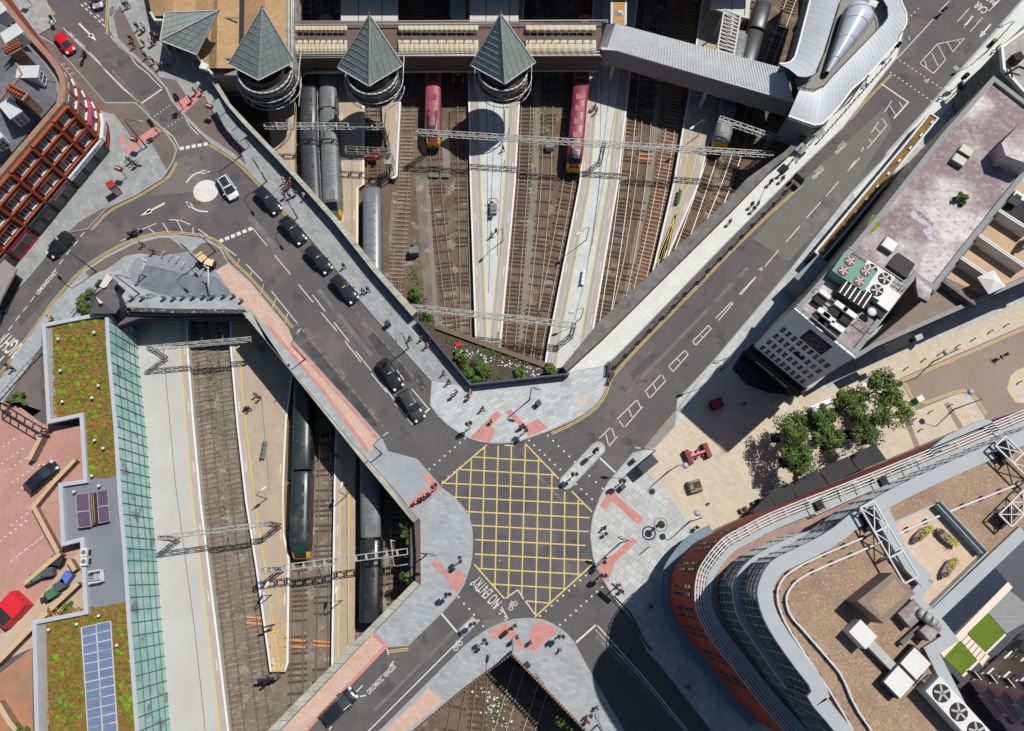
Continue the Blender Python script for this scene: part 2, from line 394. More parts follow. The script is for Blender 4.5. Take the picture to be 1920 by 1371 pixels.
patch(pv3, 'dark_setts', '240,505 255,485 300,473 345,473 375,480 398,500 432,545 420,555 360,560 300,553 262,540 245,525', mat('setts', C(150, 153, 158), rough=0.9, var=0.14, brick=(0.2, 0.2, 20, 0.25, 0.1)))
patch(pv3, 'dark_setts', '272,497 300,502 350,515 405,520 432,548 430,556 385,560 330,557 290,549 265,538 258,520', mat('slate_setts', C(128, 134, 142), rough=0.8, var=0.2, rgb2=C(100, 106, 116), mscale=0.4), ZF + 0.008)
patch(pv3, 'pink_paving', '405,508 427,495 467,530 540,618 550,642 650,752 712,823 690,850 610,740 500,610 470,580 455,575 432,546', m_pink)
patch(pv3, 'pink_paving', '700,1187 725,1212 575,1370 495,1448 450,1448 530,1368', m_pink)
patch(pv3, 'red_edging', SX('540,619 552,645 652,756 712,826 690,851 688,848 705,826 648,760 546,648 534,622'), m_tact, ZF + 0.008) if False else None
tb = MB()
for l in ('546,642 650,755 710,825', '500,608 610,738 692,848', '700,1190 724,1211 577,1366'): tb.ribbon(SX(l, ZF + 0.009), 0.45)
tb.build('red_edging', m_tact, pv3)
patch(pv3, 'grey_paving', '690,852 714,826 728,849 782,864 828,918 800,945 783,972', mat('smooth_grey', C(160, 166, 172), rough=0.9, var=0.12, scale=0.5, fine=0.08), ZF + 0.006)
patch(pv3, 'tactile', '790,893 803,888 828,916 775,955 765,943 805,908', m_tact, ZF + 0.01)
patch(pv3, 'tactile', '807,1058 820,1047 847,1080 862,1066 873,1080 868,1095 857,1113 848,1105 838,1085', m_tact, ZF + 0.01)
patch(pv1b, 'tactile', '880,822 930,770 942,778 920,799 929,808 919,829', m_tact)
patch(pv1b, 'tactile', '948,774 958,767 986,798 1008,785 1028,803 990,819 983,806', m_tact)
patch(pv1b, 'buff_slabs', '1078,753 1086,741 1102,750 1090,765', m_sand)
patch(pv4, 'tactile', '915,1185 948,1168 963,1180 985,1215 975,1220 958,1195 925,1200', m_tact)
patch(pv4, 'tactile', '995,1178 1012,1164 1040,1176 1045,1186 1015,1210 1000,1222 990,1215', m_tact)
patch(pv4, 'pink_paving', '804,1290 832,1315 760,1371 690,1430 650,1430 725,1366', m_pink)
patch(pv5, 'tactile', '1124,948 1146,915 1158,930 1207,972 1196,984 1147,940 1135,957', m_tact)
patch(pv5, 'tactile', '1186,1008 1195,1015 1153,1055 1140,1092 1128,1082 1120,1062 1155,1035', m_tact)
plaza = patch(pv5, 'sand_paving', '1228,842 1266,802 1300,770 1345,690 1400,700 1480,745 1690,700 1715,770 1800,735 1845,780 1760,850 1560,920 1316,1012 1265,945 1212,884', m_sand)
patch(pv5, 'grey_strip', '1200,846 1226,839 1264,800 1266,776 1330,690 1268,768 1240,800 1205,843', m_conc, ZF + 0.008)
patch(pv5, 'sand_paving', '1670,715 1860,640 1990,570 1990,530 1850,600 1690,660 1600,700', m_sand, ZF + 0.008)
patch(pv5, 'lane', '1686,710 1718,770 1800,737 1820,740 1845,780 1860,830 2100,830 2100,525 1925,608', m_lane, ZF + 0.012)
patch(pv5, 'sand_paving', '1895,705 1905,695 1990,660 1990,760 1905,755 1888,730', m_sand, ZF + 0.016)
patch(pv5, 'brown_band', '1668,718 1676,713 1725,838 1716,842', m_lane, ZF + 0.016)
patch(pv5, 'brown_band', '1770,757 1778,754 1806,800 1797,805', m_lane, ZF + 0.016)
patch(pv5, 'dark_entrance', '1395,655 1485,730 1500,742 1440,737 1400,722 1372,692', mat('dark_paving', C(70, 70, 74), rough=0.9, var=0.15), ZF + 0.012)
patch(pv5, 'white_slabs', '1600,362 1657,300 1668,288 1745,200 1772,170 1870,58 1920,0 1960,0 1700,290 1610,395', m_slabN, ZF + 0.008)
# traffic islands
for s, nm in (('1053,913 1050,905 1052,897 1112,833 1120,829 1128,831 1134,838 1133,847 1070,914 1061,918', 'traffic_island'), ('861,1181 886,1157 896,1166 872,1191 864,1190', 'traffic_island')):
    footway(nm, s, m_slabE, kerb=s + ' ' + s.split()[0])
# land beside the lower street: planting strip, car park and yard behind low walls
patch(road, 'brown_slope', '76,655 78,770 0,745 -60,860 30,725', m_brnasph, 0.02)
car_park = flat('car_park', '-200,760 0,752 40,765 80,795 150,800 230,905 225,1060 170,1080 -10,1240 -200,1360', 0.06, mat('red_block_paving', C(192, 150, 138), rough=0.9, var=0.09, scale=0.3, fine=0.08, rgb2=C(178, 134, 120), mscale=0.2, brick=(0.5, 0.25, 55, 0.08, 0.05)), kind='structure')
flat('yard', '50,1148 150,1030 235,1060 235,1165 60,1215 5,1240 -60,1310 -60,1240', 0.09, mat('yard_concrete', C(200, 182, 160), rough=0.9, var=0.12, rgb2=C(182, 160, 138)), kind='structure')
flat('yard', '-60,1310 60,1215 62,1371 65,1470 -60,1470', 0.07, mat('yard_brick', C(186, 128, 96), rough=0.9, var=0.15, rgb2=C(150, 130, 112), mscale=0.25), kind='structure')
dt = MB()
for l in ('20,985 70,950', '8,1008 54,972', '35,1040 88,1001', '0,1015 52,975', '20,1052 88,1000', '5,838 32,820', '3,870 48,838', '8,886 62,850', '22,905 78,868', '33,925 85,868'):
    for p in dashes(SX(l, 0.075), 0.22, 0.55): dt.ribbon(p, 0.16)
dt.build('bay_stud', m_white, car_park)
# embankment with weeds between the street corner and the tracks
emb = [FEN[0], FEN[1], FEN[2]] + SX('1062,690 1040,693', -2.5) + SX('823,618 772,580', -2.5)
MB().prism(emb, ZB, -2.6).build('embankment', m_soil, kind='structure')
# ================================================================ road markings (children of the road)
ZM = 0.008
def lines(name, m, w, s, z=ZM, par=road):
    b = MB()
    for l in s.split(';'):
        l = l.strip()
        if l: b.ribbon(SX(l, z), w)
    return b.build(name, m, par, fixn=False)
def dash_lines(name, m, w, on, off, s, z=ZM, par=road):
    b = MB()
    for l in s.split(';'):
        for d in dashes(SX(l.strip(), z), on, off):
            if (d[0] - d[-1]).length > 0.15: b.ribbon(d, w)
    return b.build(name, m, par, fixn=False)
def dots(s, step=0.9, r=0.13, name='crossing_studs'):
    b = MB()
    for l in s.split(';'):
        p, q = SX(l.strip(), ZM); n = max(1, int((q - p).length / step))
        for i in range(n + 1):
            c = p.lerp(q, i / n); b.add([c + Vector((r * math.cos(t), r * math.sin(t), 0)) for t in [k * math.pi / 4 for k in range(8)]], [list(range(8))])
    b.build(name, m_white, road, fixn=False)
def offset_line(pts, d):
    out = []
    for i, p in enumerate(pts):
        a = pts[max(0, i - 1)]; b = pts[min(len(pts) - 1, i + 1)]; t = (b - a); t.z = 0; t.normalize()
        out.append(p + Vector((-t.y, t.x, 0)) * d)
    return out
def double_yellow(s, side=1, nm='double_yellow_line', z=ZM, par=road):
    p = smooth_line(SX(s, z), 1); b = MB()
    b.ribbon(offset_line(p, side * 0.28), 0.1); b.ribbon(offset_line(p, side * 0.52), 0.1)
    b.build(nm, m_yel, par, fixn=False)
# box junction
lines('box_junction', m_yel2, 0.17, '857,879 855,940;884,862 879,976;909,838 903,1066;934,836 928,1105;959,835 953,1122;985,833 978,1117;1010,860 1004,1158;1035,885 1031,1130;1059,922 1058,1107;1084,937 1084,1085')
lines('box_junction', m_yel2, 0.17, '890,857 1017,865;860,880 1042,891;830,906 1047,916;849,932 1095,945;869,959 1106,971;884,985 1104,997;891,1012 1098,1023;890,1039 1110,1051;895,1066 1092,1077;920,1095 1062,1104;987,1127 1032,1131', ZM + .004)
lines('box_junction', m_yel2, 0.19, '913,834 828,908;985,832 1048,898;1072,921 1110,960;889,1058 946,1123;1109,1060 1003,1157;946,835 963,836', ZM + .008)
dots('805,880 872,822;830,903 905,842;992,826 1110,936;1027,817 1078,866;1105,892 1130,916;1109,1070 1013,1155;1129,1101 1050,1172;860,1120 870,1132;880,1142 906,1174;883,1096 948,1162')
dots('1688,113 1764,165;1670,136 1746,189;1702,36 1722,16', 0.75, 0.12)
dots('290,218 318,198;309,241 342,221', 0.55, 0.1)
# west street
lines('lane_line', m_white, 0.12, '515,479 545,515;560,534 587,567;586,553 610,584;602,586 632,621;626,604 655,641;647,640 677,679;667,659 696,695;696,700 725,736;714,717 740,751;744,694 757,712;772,729 803,766;501,461 474,428')
lines('stop_line', m_white, 0.22, '741,756 773,795 806,766;265,194 304,167;827,1150 857,1185;1117,1172 1080,1205;1652,157 1703,192 1676,222;1125,859 1154,886')
dash_lines('give_way_line', m_white, 0.55, 0.62, 0.28, '411,453 475,427;337,279 392,269')
lines('hatching', m_white, 0.12, '461,495 492,527;509,546 557,606;266,430 293,419;317,412 337,413 357,421;362,427 362,438;332,414 342,434;305,418 317,436;279,428 291,438;372,430 395,446;420,462 443,480')
lines('hatching', m_yel, 0.12, '449,485 445,499;472,509 468,522;495,532 489,551;517,560 511,577;540,587 534,605')
m_fade = mat('faded_yellow', C(176, 156, 112), rough=.8, var=.15, scale=2, rgb2=C(130, 118, 100), mix=(.45, .62), mscale=2)
dash_lines('bay_line', m_fade, 0.09, 0.7, 0.6, '555,605 718,800;617,525 712,635;682,600 803,738')
dash_lines('bay_line', m_white, 0.12, 0.9, 0.75, '158,435 0,640')
lines('bay_line', m_white, 0.1, '200,503 222,487;226,452 240,446;118,52 262,195;198,193 255,193')
double_yellow('-40,762 0,708 82,600 102,568 160,505 200,478 250,453 300,440 350,442 390,448 414,463 428,490 468,525 545,618', 1)
double_yellow('305,335 257,365 200,392 168,428', 1)
double_yellow('326,303 318,322 305,335', 1)
double_yellow('395,268 430,288 462,313 530,390 545,405', -1)
double_yellow('210,-40 204,30 206,64', -1)
double_yellow('66,-40 75,0 98,30', 1)
lines('zigzag_line', m_white, 0.12, '168,98 185,116 197,132 216,152 232,168 250,182 262,195;207,67 222,86 244,104 256,122 276,137 288,150 304,165;312,245 326,258 336,278;347,222 357,238 372,253')
dash_lines('give_way_line', m_white, 0.2, 0.6, 0.5, '152,8 200,52;158,5 198,43')
# mini roundabout and arrows
c0 = P(386, 358, ZM); MB().add([c0 + Vector((1.88 * math.cos(t), 1.83 * math.sin(t), 0)) for t in [k * math.pi / 18 for k in range(36)]], [list(range(36))]).build('mini_roundabout', m_white, road, fixn=False)
def arrow(s, w=0.28, hl=1.3, hw=0.75, z=ZM + .004):
    p = smooth_line(SX(s, z), 1); b = MB(); d = (p[-1] - p[-2]).normalized(); n = Vector((-d.y, d.x, 0))
    tip = p[-1]; p = p[:-1] + [tip - d * hl]; b.ribbon(p, w); b.add([tip, tip - d * hl + n * hw / 2, tip - d * hl - n * hw / 2], [(0, 1, 2)])
    b.build('lane_arrow', m_white, road, fixn=False)
arrow('309,381 263,405', 0.3, 1.7, 0.9); arrow('349,343 358,331 372,323 395,322', 0.22); arrow('390,397 374,396 362,391 348,377', 0.22)
arrow('148,44 181,77', 0.3, 1.7, 0.9); arrow('1858,45 1836,71', 0.25, 1.4, 0.8); arrow('1824,30 1812,46 1806,49 1802,48', 0.25, 0.7, 0.7)
# lettering
def lettering(txt, u, v, u2, v2, h, m=m_white, bold=0.01, z=ZM + .004, par=road, mb=None):
    "text starting at pixel (u, v) and ending at (u2, v2); tops to the left of the reading direction"
    a, b = P(u, v, z), P(u2, v2, z); ex = (b - a).normalized(); ey = Vector((-ex.y, ex.x, 0))
    mm = mb or MB(); text_on(mm, txt, (a + b) / 2, ex, ey, (b - a).length, h, bold)
    if mb is None: mm.build('lettering', m, par, fixn=False)
lettering('LOADING ONLY', 69, 551, 106, 508, 0.62, bold=0.02)
lettering('LOADING', 158, 90, 141, 74, 0.55); lettering('ONLY', 138, 70, 127, 60, 0.55)
lettering('RIGHT', 36, 662, 2, 634, 2.4, bold=0.015); lettering('TO', 2, 682, -18, 668, 2.2, bold=0.015)
for a in ((586, 634, 571, 616), (648, 708, 633, 690), (706, 783, 692, 766), (692, 619, 679, 605)): lettering('TAXIS', *a, 0.6, m_fade, bold=0)
lettering('NO ENTRY', 934, 1135, 890, 1086, 1.5, bold=0)
lettering('DIPLOMATIC  VEHICLES', 690, 1299, 740, 1248, 0.62, bold=0.015)
lettering('DISABLED', 1567, 288, 1586, 269, 0.5); lettering('DISABLED', 1524, 335, 1544, 315, 0.5)
lettering('CAR', 1849, 22, 1829, 7, 1.5, bold=0.01); lettering('PARK', 1868, 6, 1845, -11, 1.5, bold=0.01)
# north-east street
lines('centre_hatch', m_white, 0.12, '1157,786 1194,750;1172,801 1205,762;1195,751 1201,764;1161,789 1169,801;1179,767 1185,782;1209,735 1239,703;1219,746 1249,713;1242,704 1246,712;1212,736 1217,746;1225,720 1230,731;1254,687 1284,657;1262,697 1291,664;1286,658 1289,665;1255,688 1261,696;1271,673 1275,679;1299,640 1329,610;1305,647 1334,616;1330,611 1332,616;1299,640 1304,647;1314,629 1317,633;1124,822 1144,802;1142,837 1157,819;1147,803 1153,820;1136,814 1141,834')
lines('centre_hatch', m_white, 0.12, '1342,597 1372,566;1347,601 1375,568;1386,552 1417,519;1389,553 1417,520;1434,500 1460,469;1474,454 1500,424;1512,409 1539,379;1548,369 1573,340;1589,322 1612,296;1589,322 1604,301;1615,285 1619,276')
lines('centre_hatch', m_white, 0.12, '1626,279 1663,235 1654,222;1634,249 1647,229;1642,240 1650,249;1629,261 1634,267;1659,210 1672,189;1669,199 1679,215;1686,191 1692,201;1725,119 1757,83 1808,72 1786,98;1725,119 1750,138 1773,112 1759,85;1747,99 1759,124;1734,114 1738,128;1776,79 1787,98;1796,76 1800,81')
lines('lane_line', m_white, 0.12, '1750,36 1682,110;1780,2 1760,22;1817,16 1795,41;1842,33 1819,60;1885,-10 1854,21')
double_yellow('1135,690 1136,717 1130,740 1110,765 1070,790 1033,807', 1) if False else None
double_yellow('1032,808 1070,791 1110,766 1130,741 1138,716 1146,700 1200,640 1290,548 1380,455 1450,388 1500,343', -1)
double_yellow('1590,221 1625,180 1668,137', -1)
double_yellow('1340,683 1400,608', -1); double_yellow('1612,350 1662,289 1744,196', -1); double_yellow('1768,167 1872,52 1935,-20', -1)
double_yellow('1141,904 1187,849 1228,839 1266,799 1268,750 1338,683', -1)
lines('bay_line', m_white, 0.08, '1582,264 1570,278;1540,310 1528,323;1505,340 1500,346')
flat('asphalt_patch', '1412,447 1500,345 1660,200 1672,240 1600,350 1480,490 1468,485', 0.004, m_asph2, road)
flat('asphalt_patch', '330,300 350,290 372,335 360,360 275,368 310,340', 0.004, m_asph2, road)
flat('asphalt_patch', '905,1163 960,1157 945,1166 912,1180', 0.004, m_asph2, road)
lines('lane_line', m_white, 0.14, '868,1194 705,1357 640,1420;1120,1173 1200,1262 1290,1371 1350,1445')
lines('lane_line', m_white, 0.07, '1116,1180 1200,1270 1285,1371;1137,1205 1170,1235')
double_yellow('872,1212 795,1287 720,1362 640,1432', 1)
lines('bay_line', m_white, 0.14, '686,1304 675,1306;664,1302 680,1285;725,1213 728,1228;738,1240 730,1250;600,1350 606,1355;617,1369 622,1362')
double_yellow('765,1211 727,1216', 1)
lines('cycle_box', m_white, 0.14, '948,1122 971,1106 982,1124;985,1127 1003,1152;940,1138 952,1160')
dash_lines('cycle_box', m_white, 0.13, 0.5, 0.5, '930,1130 948,1158;905,1187 880,1210')
def bicycle_mark(u, v, a, sc=1.0):
    c = P(u, v, ZM + .004); b = MB()
    for sx in (-.5, .5):
        pts = [Vector((sx * sc + .33 * sc * math.cos(k * math.pi / 6), .33 * sc * math.sin(k * math.pi / 6), 0)) for k in range(12)]
        b.ribbon(pts, 0.09, True)
    for p, q in (((-.5, 0), (-.2, .55)), ((-.2, .55), (.35, .5)), ((.5, 0), (.3, .7)), ((-.2, .5), (.05, 0)), ((.05, 0), (.35, .5)), ((.2, .72), (.4, .7))):
        b.ribbon([Vector((p[0] * sc, p[1] * sc, 0)), Vector((q[0] * sc, q[1] * sc, 0))], 0.09)
    b.xf(Matrix.Translation(c) @ Matrix.Rotation(R(a), 4, 'Z')); b.build('cycle_symbol', m_white, road, fixn=False)
bicycle_mark(962, 1136, 45, .8); bicycle_mark(859, 1211, 45, .8)
double_yellow('1157,1132 1190,1168 1212,1220 1240,1250 1335,1371', 1)
double_yellow('1686,709 1717,768 1798,738 1812,737 1822,744 1845,779', 1, z=ZF + 0.02, par=pv5)
double_yellow('1930,606 1760,680 1689,708', 1, z=ZF + 0.02, par=pv5)
double_yellow('1925,685 1900,700 1886,718 1888,738 1905,757', 1, z=ZF + 0.022, par=pv5)
# trench repairs, stains and polished strips in the asphalt
for nm, cl, zz, ss in (('dark_repair', (88, 86, 89), .0045, ('452,322 470,318 500,352 484,360', '560,470 575,466 640,548 628,556', '655,600 700,656 690,664 645,608', '930,905 990,903 992,960 928,962', '1045,1000 1095,1005 1090,1048 1043,1045', '1180,700 1230,655 1238,664 1190,710', '1290,600 1340,545 1350,553 1300,608', '830,1180 870,1140 880,1150 842,1190', '740,1290 800,1232 806,1240 746,1298', '120,480 150,452 160,462 130,492', '30,600 90,535 100,545 40,612', '1105,1100 1135,1135 1120,1150 1090,1115')), ('light_repair', (124, 122, 122), .0055, ('470,400 520,460 512,467 462,408', '600,540 700,665 694,670 594,546', '1150,760 1400,500 1404,504 1154,764', '1000,880 1060,940 1056,944 996,884', '700,1330 850,1180 854,1184 704,1334', '1120,1190 1260,1340 1256,1346 1116,1196', '345,300 372,292 390,330 360,352', '1500,420 1560,350 1585,372 1522,445', '212,130 300,232 296,236 208,134')), ('oil_stain', (70, 68, 70), .0062, ('690,632 700,622 760,690 775,720 752,712 712,668', '770,700 785,695 800,728 790,735', '577,640 600,662 640,712 690,770 708,800 695,800 650,745 600,690 566,650', '480,355 500,385 492,388 474,362'))):
    for s_ in ss: MB().poly(SX(s_, zz)).build(nm, mat(nm + '_asphalt', C(*cl), rough=.9, var=.2, scale=.8, fine=.14, fscale=9, rgb2=C(97, 94, 95), mix=(.42, .66), mscale=.5), road, fixn=False)
# manhole covers and small repairs
mm = MB()
for u, v, s in ((1427, 505, .55), (1737, 152, .6), (1793, 128, .8), (937, 1051, .2), (1020, 1046, .15)): mm.box(P(u, v, 0.006), (s, s, 0.008), R(40))
mm.build('manhole_cover', m_kerb, road)
mm = MB()
for u, v in ((1060, 724), (1060, 748), (1028, 778), (1063, 715)): 
    for i in range(5): mm.box(P(u - 8 + i * 4, v - i * 1, ZF + 0.004), (0.06, 0.7, 0.004), R(10))
mm.build('inspection_cover', m_greywall, pv1b)
# ================================================================ walls round the railway
def wall_thing(name, label, outer, inner, z0, z1, m, mcap, cap=0.12, group=None, joints=0.0):
    "parapet between an outer and an inner plan line: wall body with a coping on top"
    t = thing(name, label, 'wall', (outer[0].x, outer[0].y, z0), group=group)
    k = min(len(outer), len(inner))
    poly = [Vector((p.x, p.y, 0)) for p in outer] + [Vector((p.x, p.y, 0)) for p in reversed(inner)]
    MB().prism(inset(poly, 0.06), z0, z1 - cap).build('wall_body', m, t)
    b = MB()
    if joints:
        for i in range(k - 1):
            a, b2, c, d = outer[i], outer[i + 1], inner[i], inner[i + 1]
            n = max(1, int((b2 - a).length / joints))
            for j in range(n):
                e = 0.03 / max(0.3, (b2 - a).length)
                s0, s1 = j / n + e, (j + 1) / n - e
                b.prism([a.lerp(b2, s0), a.lerp(b2, s1), c.lerp(d, s1), c.lerp(d, s0)], z1 - cap, z1 + random.uniform(-.015, .015))
    else: b.prism(poly, z1 - cap, z1)
    b.build('coping', mcap, t)
    return t
m_brickdark = mat('dark_brick', C(96, 78, 74), rough=0.9, var=0.15, brick=(0.4, 0.15, 0, 0.2, 0.1))
m_brnwall = mat('brown_brick', C(126, 100, 86), rough=0.9, var=0.15, scale=1.0, rgb2=C(150, 128, 112), mscale=0.8)
wall_thing('parapet_wall', 'long pale stone parapet between the taxi street and the station platforms', A1o, A1i, -1.2, ZW, m_conc, m_coping, joints=1.6)
wall_thing('parapet_wall', 'wide weathered grey parapet beside the white footway with cycle racks', A2o, [A2i[0], A2i[1], A2i[2], A2i[3], A2i[4], SX('1480,290', ZW)[0], SX('1524,246', ZW)[0]], -1.2, ZW, m_greywall, m_greywall)
wall_thing('parapet_wall', 'pale stone parapet beside the pink paving above the southwest tracks', B1o, B1i, -1.2, ZW, m_conc, m_coping, joints=1.5)
wall_thing('parapet_wall', 'pale stone parapet beside the diplomatic parking bay', B2o, B2i, -1.2, 1.5, m_conc, m_coping, joints=1.5)
t = thing('steel_parapet', 'dark blue steel parapet round the weedy bank at the street corner', 'fence', (FEN[1].x, FEN[1].y, 0))
MB().wall(FEN, 0.12, -0.6, 1.7).build('panel', m_steelwall, t)
MB().wall(FEN, 0.22, 1.7, 1.78).build('rail', m_steelwall, t)
t = thing('brick_parapet', 'low brown brick parapet behind the row of young bushes', 'wall', P(784, 1034, 0))
w = SX('780,972 784,1035 783,1097', 1.2)
MB().wall(w, 0.42, -1.2, 1.1).build('wall_body', m_brnwall, t); MB().wall(w, 0.55, 1.1, 1.2).build('coping', mat('brown_coping', C(108, 86, 78), var=0.15), t)
wt = SX('238,580 330,583 459,584', 1.2); t = thing('parapet_wall', 'dark parapet with lamp housings over the southwest tracks', 'wall', (wt[0].x, wt[0].y, 0))
MB().wall(wt, 0.4, -2.6, 1.1).build('wall_body', m_dark, t); MB().wall(wt, 0.6, 1.1, 1.22).build('coping', mat('mossy_coping', C(70, 68, 66), var=0.5, scale=2.5, rgb2=C(190, 190, 188), mix=(0.56, 0.66), mscale=2.0), t)
t = thing('retaining_wall', 'brown concrete retaining wall below the weedy bank', 'wall', P(930, 655, -2.4))
rw = SX('818,612 900,642 985,672 1040,691', -2.2)
MB().wall(rw, 0.7, ZB, -2.2).build('wall_body', mat('retaining_concrete', C(128, 112, 98), rough=0.95, var=0.2, rgb2=C(104, 92, 82), mscale=0.6), t)
# railings made of brown palings round the southern cutting
m_pale = mat('brown_paling', C(140, 112, 92), rough=0.8, var=0.15)
def paling(label, s, n):
    l = SX(s, 0); t = thing('paling_fence', label, 'fence', l[0])
    b = MB()
    for a, c in zip(l, l[1:]):
        k = max(2, int((c - a).length / 0.42))
        for i in range(k):
            p = a.lerp(c, i / k); b.box(p + Vector((0, 0, 0.75)), (0.2, 0.2, 1.5), 0.6)
    b.build('palings', m_pale, t)
    r = MB().wall(l, 0.1, 1.1, 1.25); r.wall(l, 0.1, 0.2, 0.35); r.build('rails', m_pale, t)
    MB().wall(l, 0.3, -2.2, 0.05).build('plinth', m_brickdark, t)
paling('brown paling fence on the west side of the southern cutting', '957,1226 870,1291 780,1366 690,1440', 0)
paling('brown paling fence on the east side of the southern cutting', '959,1225 1025,1293 1095,1366 1165,1440', 0)
# ================================================================ tracks
m_rail = mat('rail_steel', C(150, 130, 118), rough=0.45, metal=0.5, var=0.2, scale=1.0)
m_railshiny = mat('polished_rail', C(186, 174, 166), rough=0.45, metal=0.3, var=0.1)
m_slp = {'dark': mat('oiled_timber', C(92, 76, 64), rough=0.95, var=0.25, scale=3), 'grey': mat('concrete_sleeper', C(158, 144, 130), rough=0.95, var=0.25, scale=2.2, rgb2=C(110, 96, 84), mscale=0.8),
         'rust': mat('rusty_sleeper', C(160, 124, 96), rough=0.95, var=0.25, scale=2)}
def track(label, s, kind='dark', ext0=0, ext1=0, shiny=False, vis=1.0, group=None):
    p = SX(s, ZRAIL)
    if ext0: p = [p[0] + (p[0] - p[1]).normalized() * ext0] + p
    if ext1: p = p + [p[-1] + (p[-1] - p[-2]).normalized() * ext1]
    p = smooth_line(p, 2); mid = p[len(p) // 2]
    t = thing('railway_track', label, 'railway track', (mid.x, mid.y, ZB), group=group)
    for d in (-.75, .75):
        q = offset_line(p, d); b = MB().wall(q, 0.11, ZB + 0.12, ZRAIL); b.build('rail', m_railshiny if shiny else m_rail, t)
    b = MB()
    for a, c in zip(p, p[1:]):
        k = max(1, round((c - a).length / 0.7)); d = (c - a).normalized(); rz = math.atan2(d.y, d.x)
        for i in range(k):
            if random.random() > vis: continue
            q = a.lerp(c, i / k); b.box((q.x, q.y, ZB + 0.07 + random.uniform(-.01, .02)), (0.27, 2.5, 0.16), rz + random.uniform(-.02, .02))
    b.build('sleepers', m_slp[kind], t)
    return t
TRK = [('780,40 768,150 757,343 742,536 735,640', 'grey', 40, 30, False, .95, 'track with clear sleepers left of the maroon loco nearest the towers'),
 ('812,60 814,270 820,382 845,585 850,660', 'dark', 40, 30, False, .55, 'earth covered track in front of the left maroon loco'),
 ('866,60 867,300 868,375 872,525 874,660', 'dark', 40, 30, False, .6, 'dark oily track along the left edge of the left white platform'),
 ('990,40 984,300 972,450 957,643 953,700', 'dark', 40, 30, False, .95, 'dark ladder like track along the right edge of the left white platform'),
 ('1032,60 1026,300 1021,385 1008,520 994,643 988,700', 'dark', 40, 30, False, .5, 'weedy track midway between the two white platforms'),
 ('1098,0 1088,150 1070,318 1043,470 1018,590 1003,680', 'dark', 40, 20, False, .7, 'curving track ahead of the right maroon loco'),
 ('1203,0 1190,150 1176,300 1161,428 1136,590', 'dark', 40, 40, True, .6, 'bright railed track along the right edge of the central platform'),
 ('1240,0 1215,180 1208,300 1180,490 1158,580', 'dark', 40, 40, False, .35, 'disused muddy track beside a brown strip'),
 ('1300,0 1270,150 1249,300 1224,433 1198,540', 'rust', 40, 40, False, .98, 'track with rust orange rail and pale sleepers'),
 ('1400,60 1365,190 1335,300 1281,455 1240,560', 'dark', 40, 40, True, .7, 'shiny railed track along the right side of the tan platform'),
 ('1440,120 1400,230 1375,312 1345,390 1310,470', 'dark', 40, 40, True, .6, 'shiny railed track nearest the grey parapet'),
 ('576,60 578,140 582,250 594,400', 'dark', 30, 60, False, .8, 'track under the white sided train'),
 ('611,60 613,150 617,260 624,420', 'dark', 30, 60, False, .8, 'track under the grey train with the yellow nose'),
 ('700,150 698,345 698,520', 'dark', 20, 80, False, .8, 'track with the orange buffer stop'),
 ('374,560 376,652 400,943 434,1243 448,1371', 'grey', 30, 30, False, .97, 'clear sleepered track beside the wide southwest platform'),
 ('415,560 418,652 445,943 480,1243 496,1371', 'grey', 30, 30, False, .9, 'track along the left edge of the tapered platform'),
 ('560,700 559,1060 558,1243 555,1371', 'dark', 40, 30, False, .7, 'track under the dark green train'),
 ('613,700 608,900 604,1243 600,1371', 'dark', 40, 30, False, .5, 'gravelled track along the left edge of the narrow tan platform'),
 ('695,850 694,1000 693,1165 690,1300', 'dark', 40, 30, False, .7, 'track under the black train'),
 ('741,880 742,1000 742,1120 740,1230', 'dark', 30, 30, False, .7, 'shaded track beside the young bushes'),
 ('905,1262 893,1371 885,1440', 'dark', 30, 30, False, .95, 'sleepered track in the middle of the southern cutting'),
 ('862,1300 848,1371 835,1440', 'dark', 30, 30, False, .4, 'dark track on the left of the southern cutting'),
 ('973,1255 938,1371 920,1430', 'dark', 30, 30, True, .5, 'track along the shadow edge of the southern cutting'),
 ('1018,1290 992,1371 970,1440', 'dark', 30, 30, True, .5, 'shaded track on the right of the southern cutting')]
for s, k, e0, e1, sh, vis, lb in TRK: track(lb, s, k, e0, e1, sh, vis, group='railway tracks')
# paler cess strips and cable troughs
cs = MB()
for s, w in (('1235,150 1222,320 1190,470 1165,600', 1.0), ('801,335 806,430 815,560 822,630', 0.7), ('1010,150 1005,330 990,480 975,640', 0.9), ('835,250 838,330', 1.2)): cs.ribbon(smooth_line(SX(s, ZB + 0.06)), w)
cs.build('cable_trough', mat('trough_concrete', C(138, 130, 122), rough=0.95, var=0.15, fine=0.1), bpy.data.objects['track_bed'])
orange = MB()
for u, v in ((1212, 290), (1211, 298), (557, 1201), (557, 1213), (603, 1203), (603, 1211), (478, 1158), (477, 1169)): orange.box(P(u, v, ZB + 0.17), (2.3, 0.25, 0.08), R(-3))
orange.build('timber_bearer', mat('orange_timber', C(226, 148, 98), rough=0.9, var=0.2), bpy.data.objects['track_bed'])
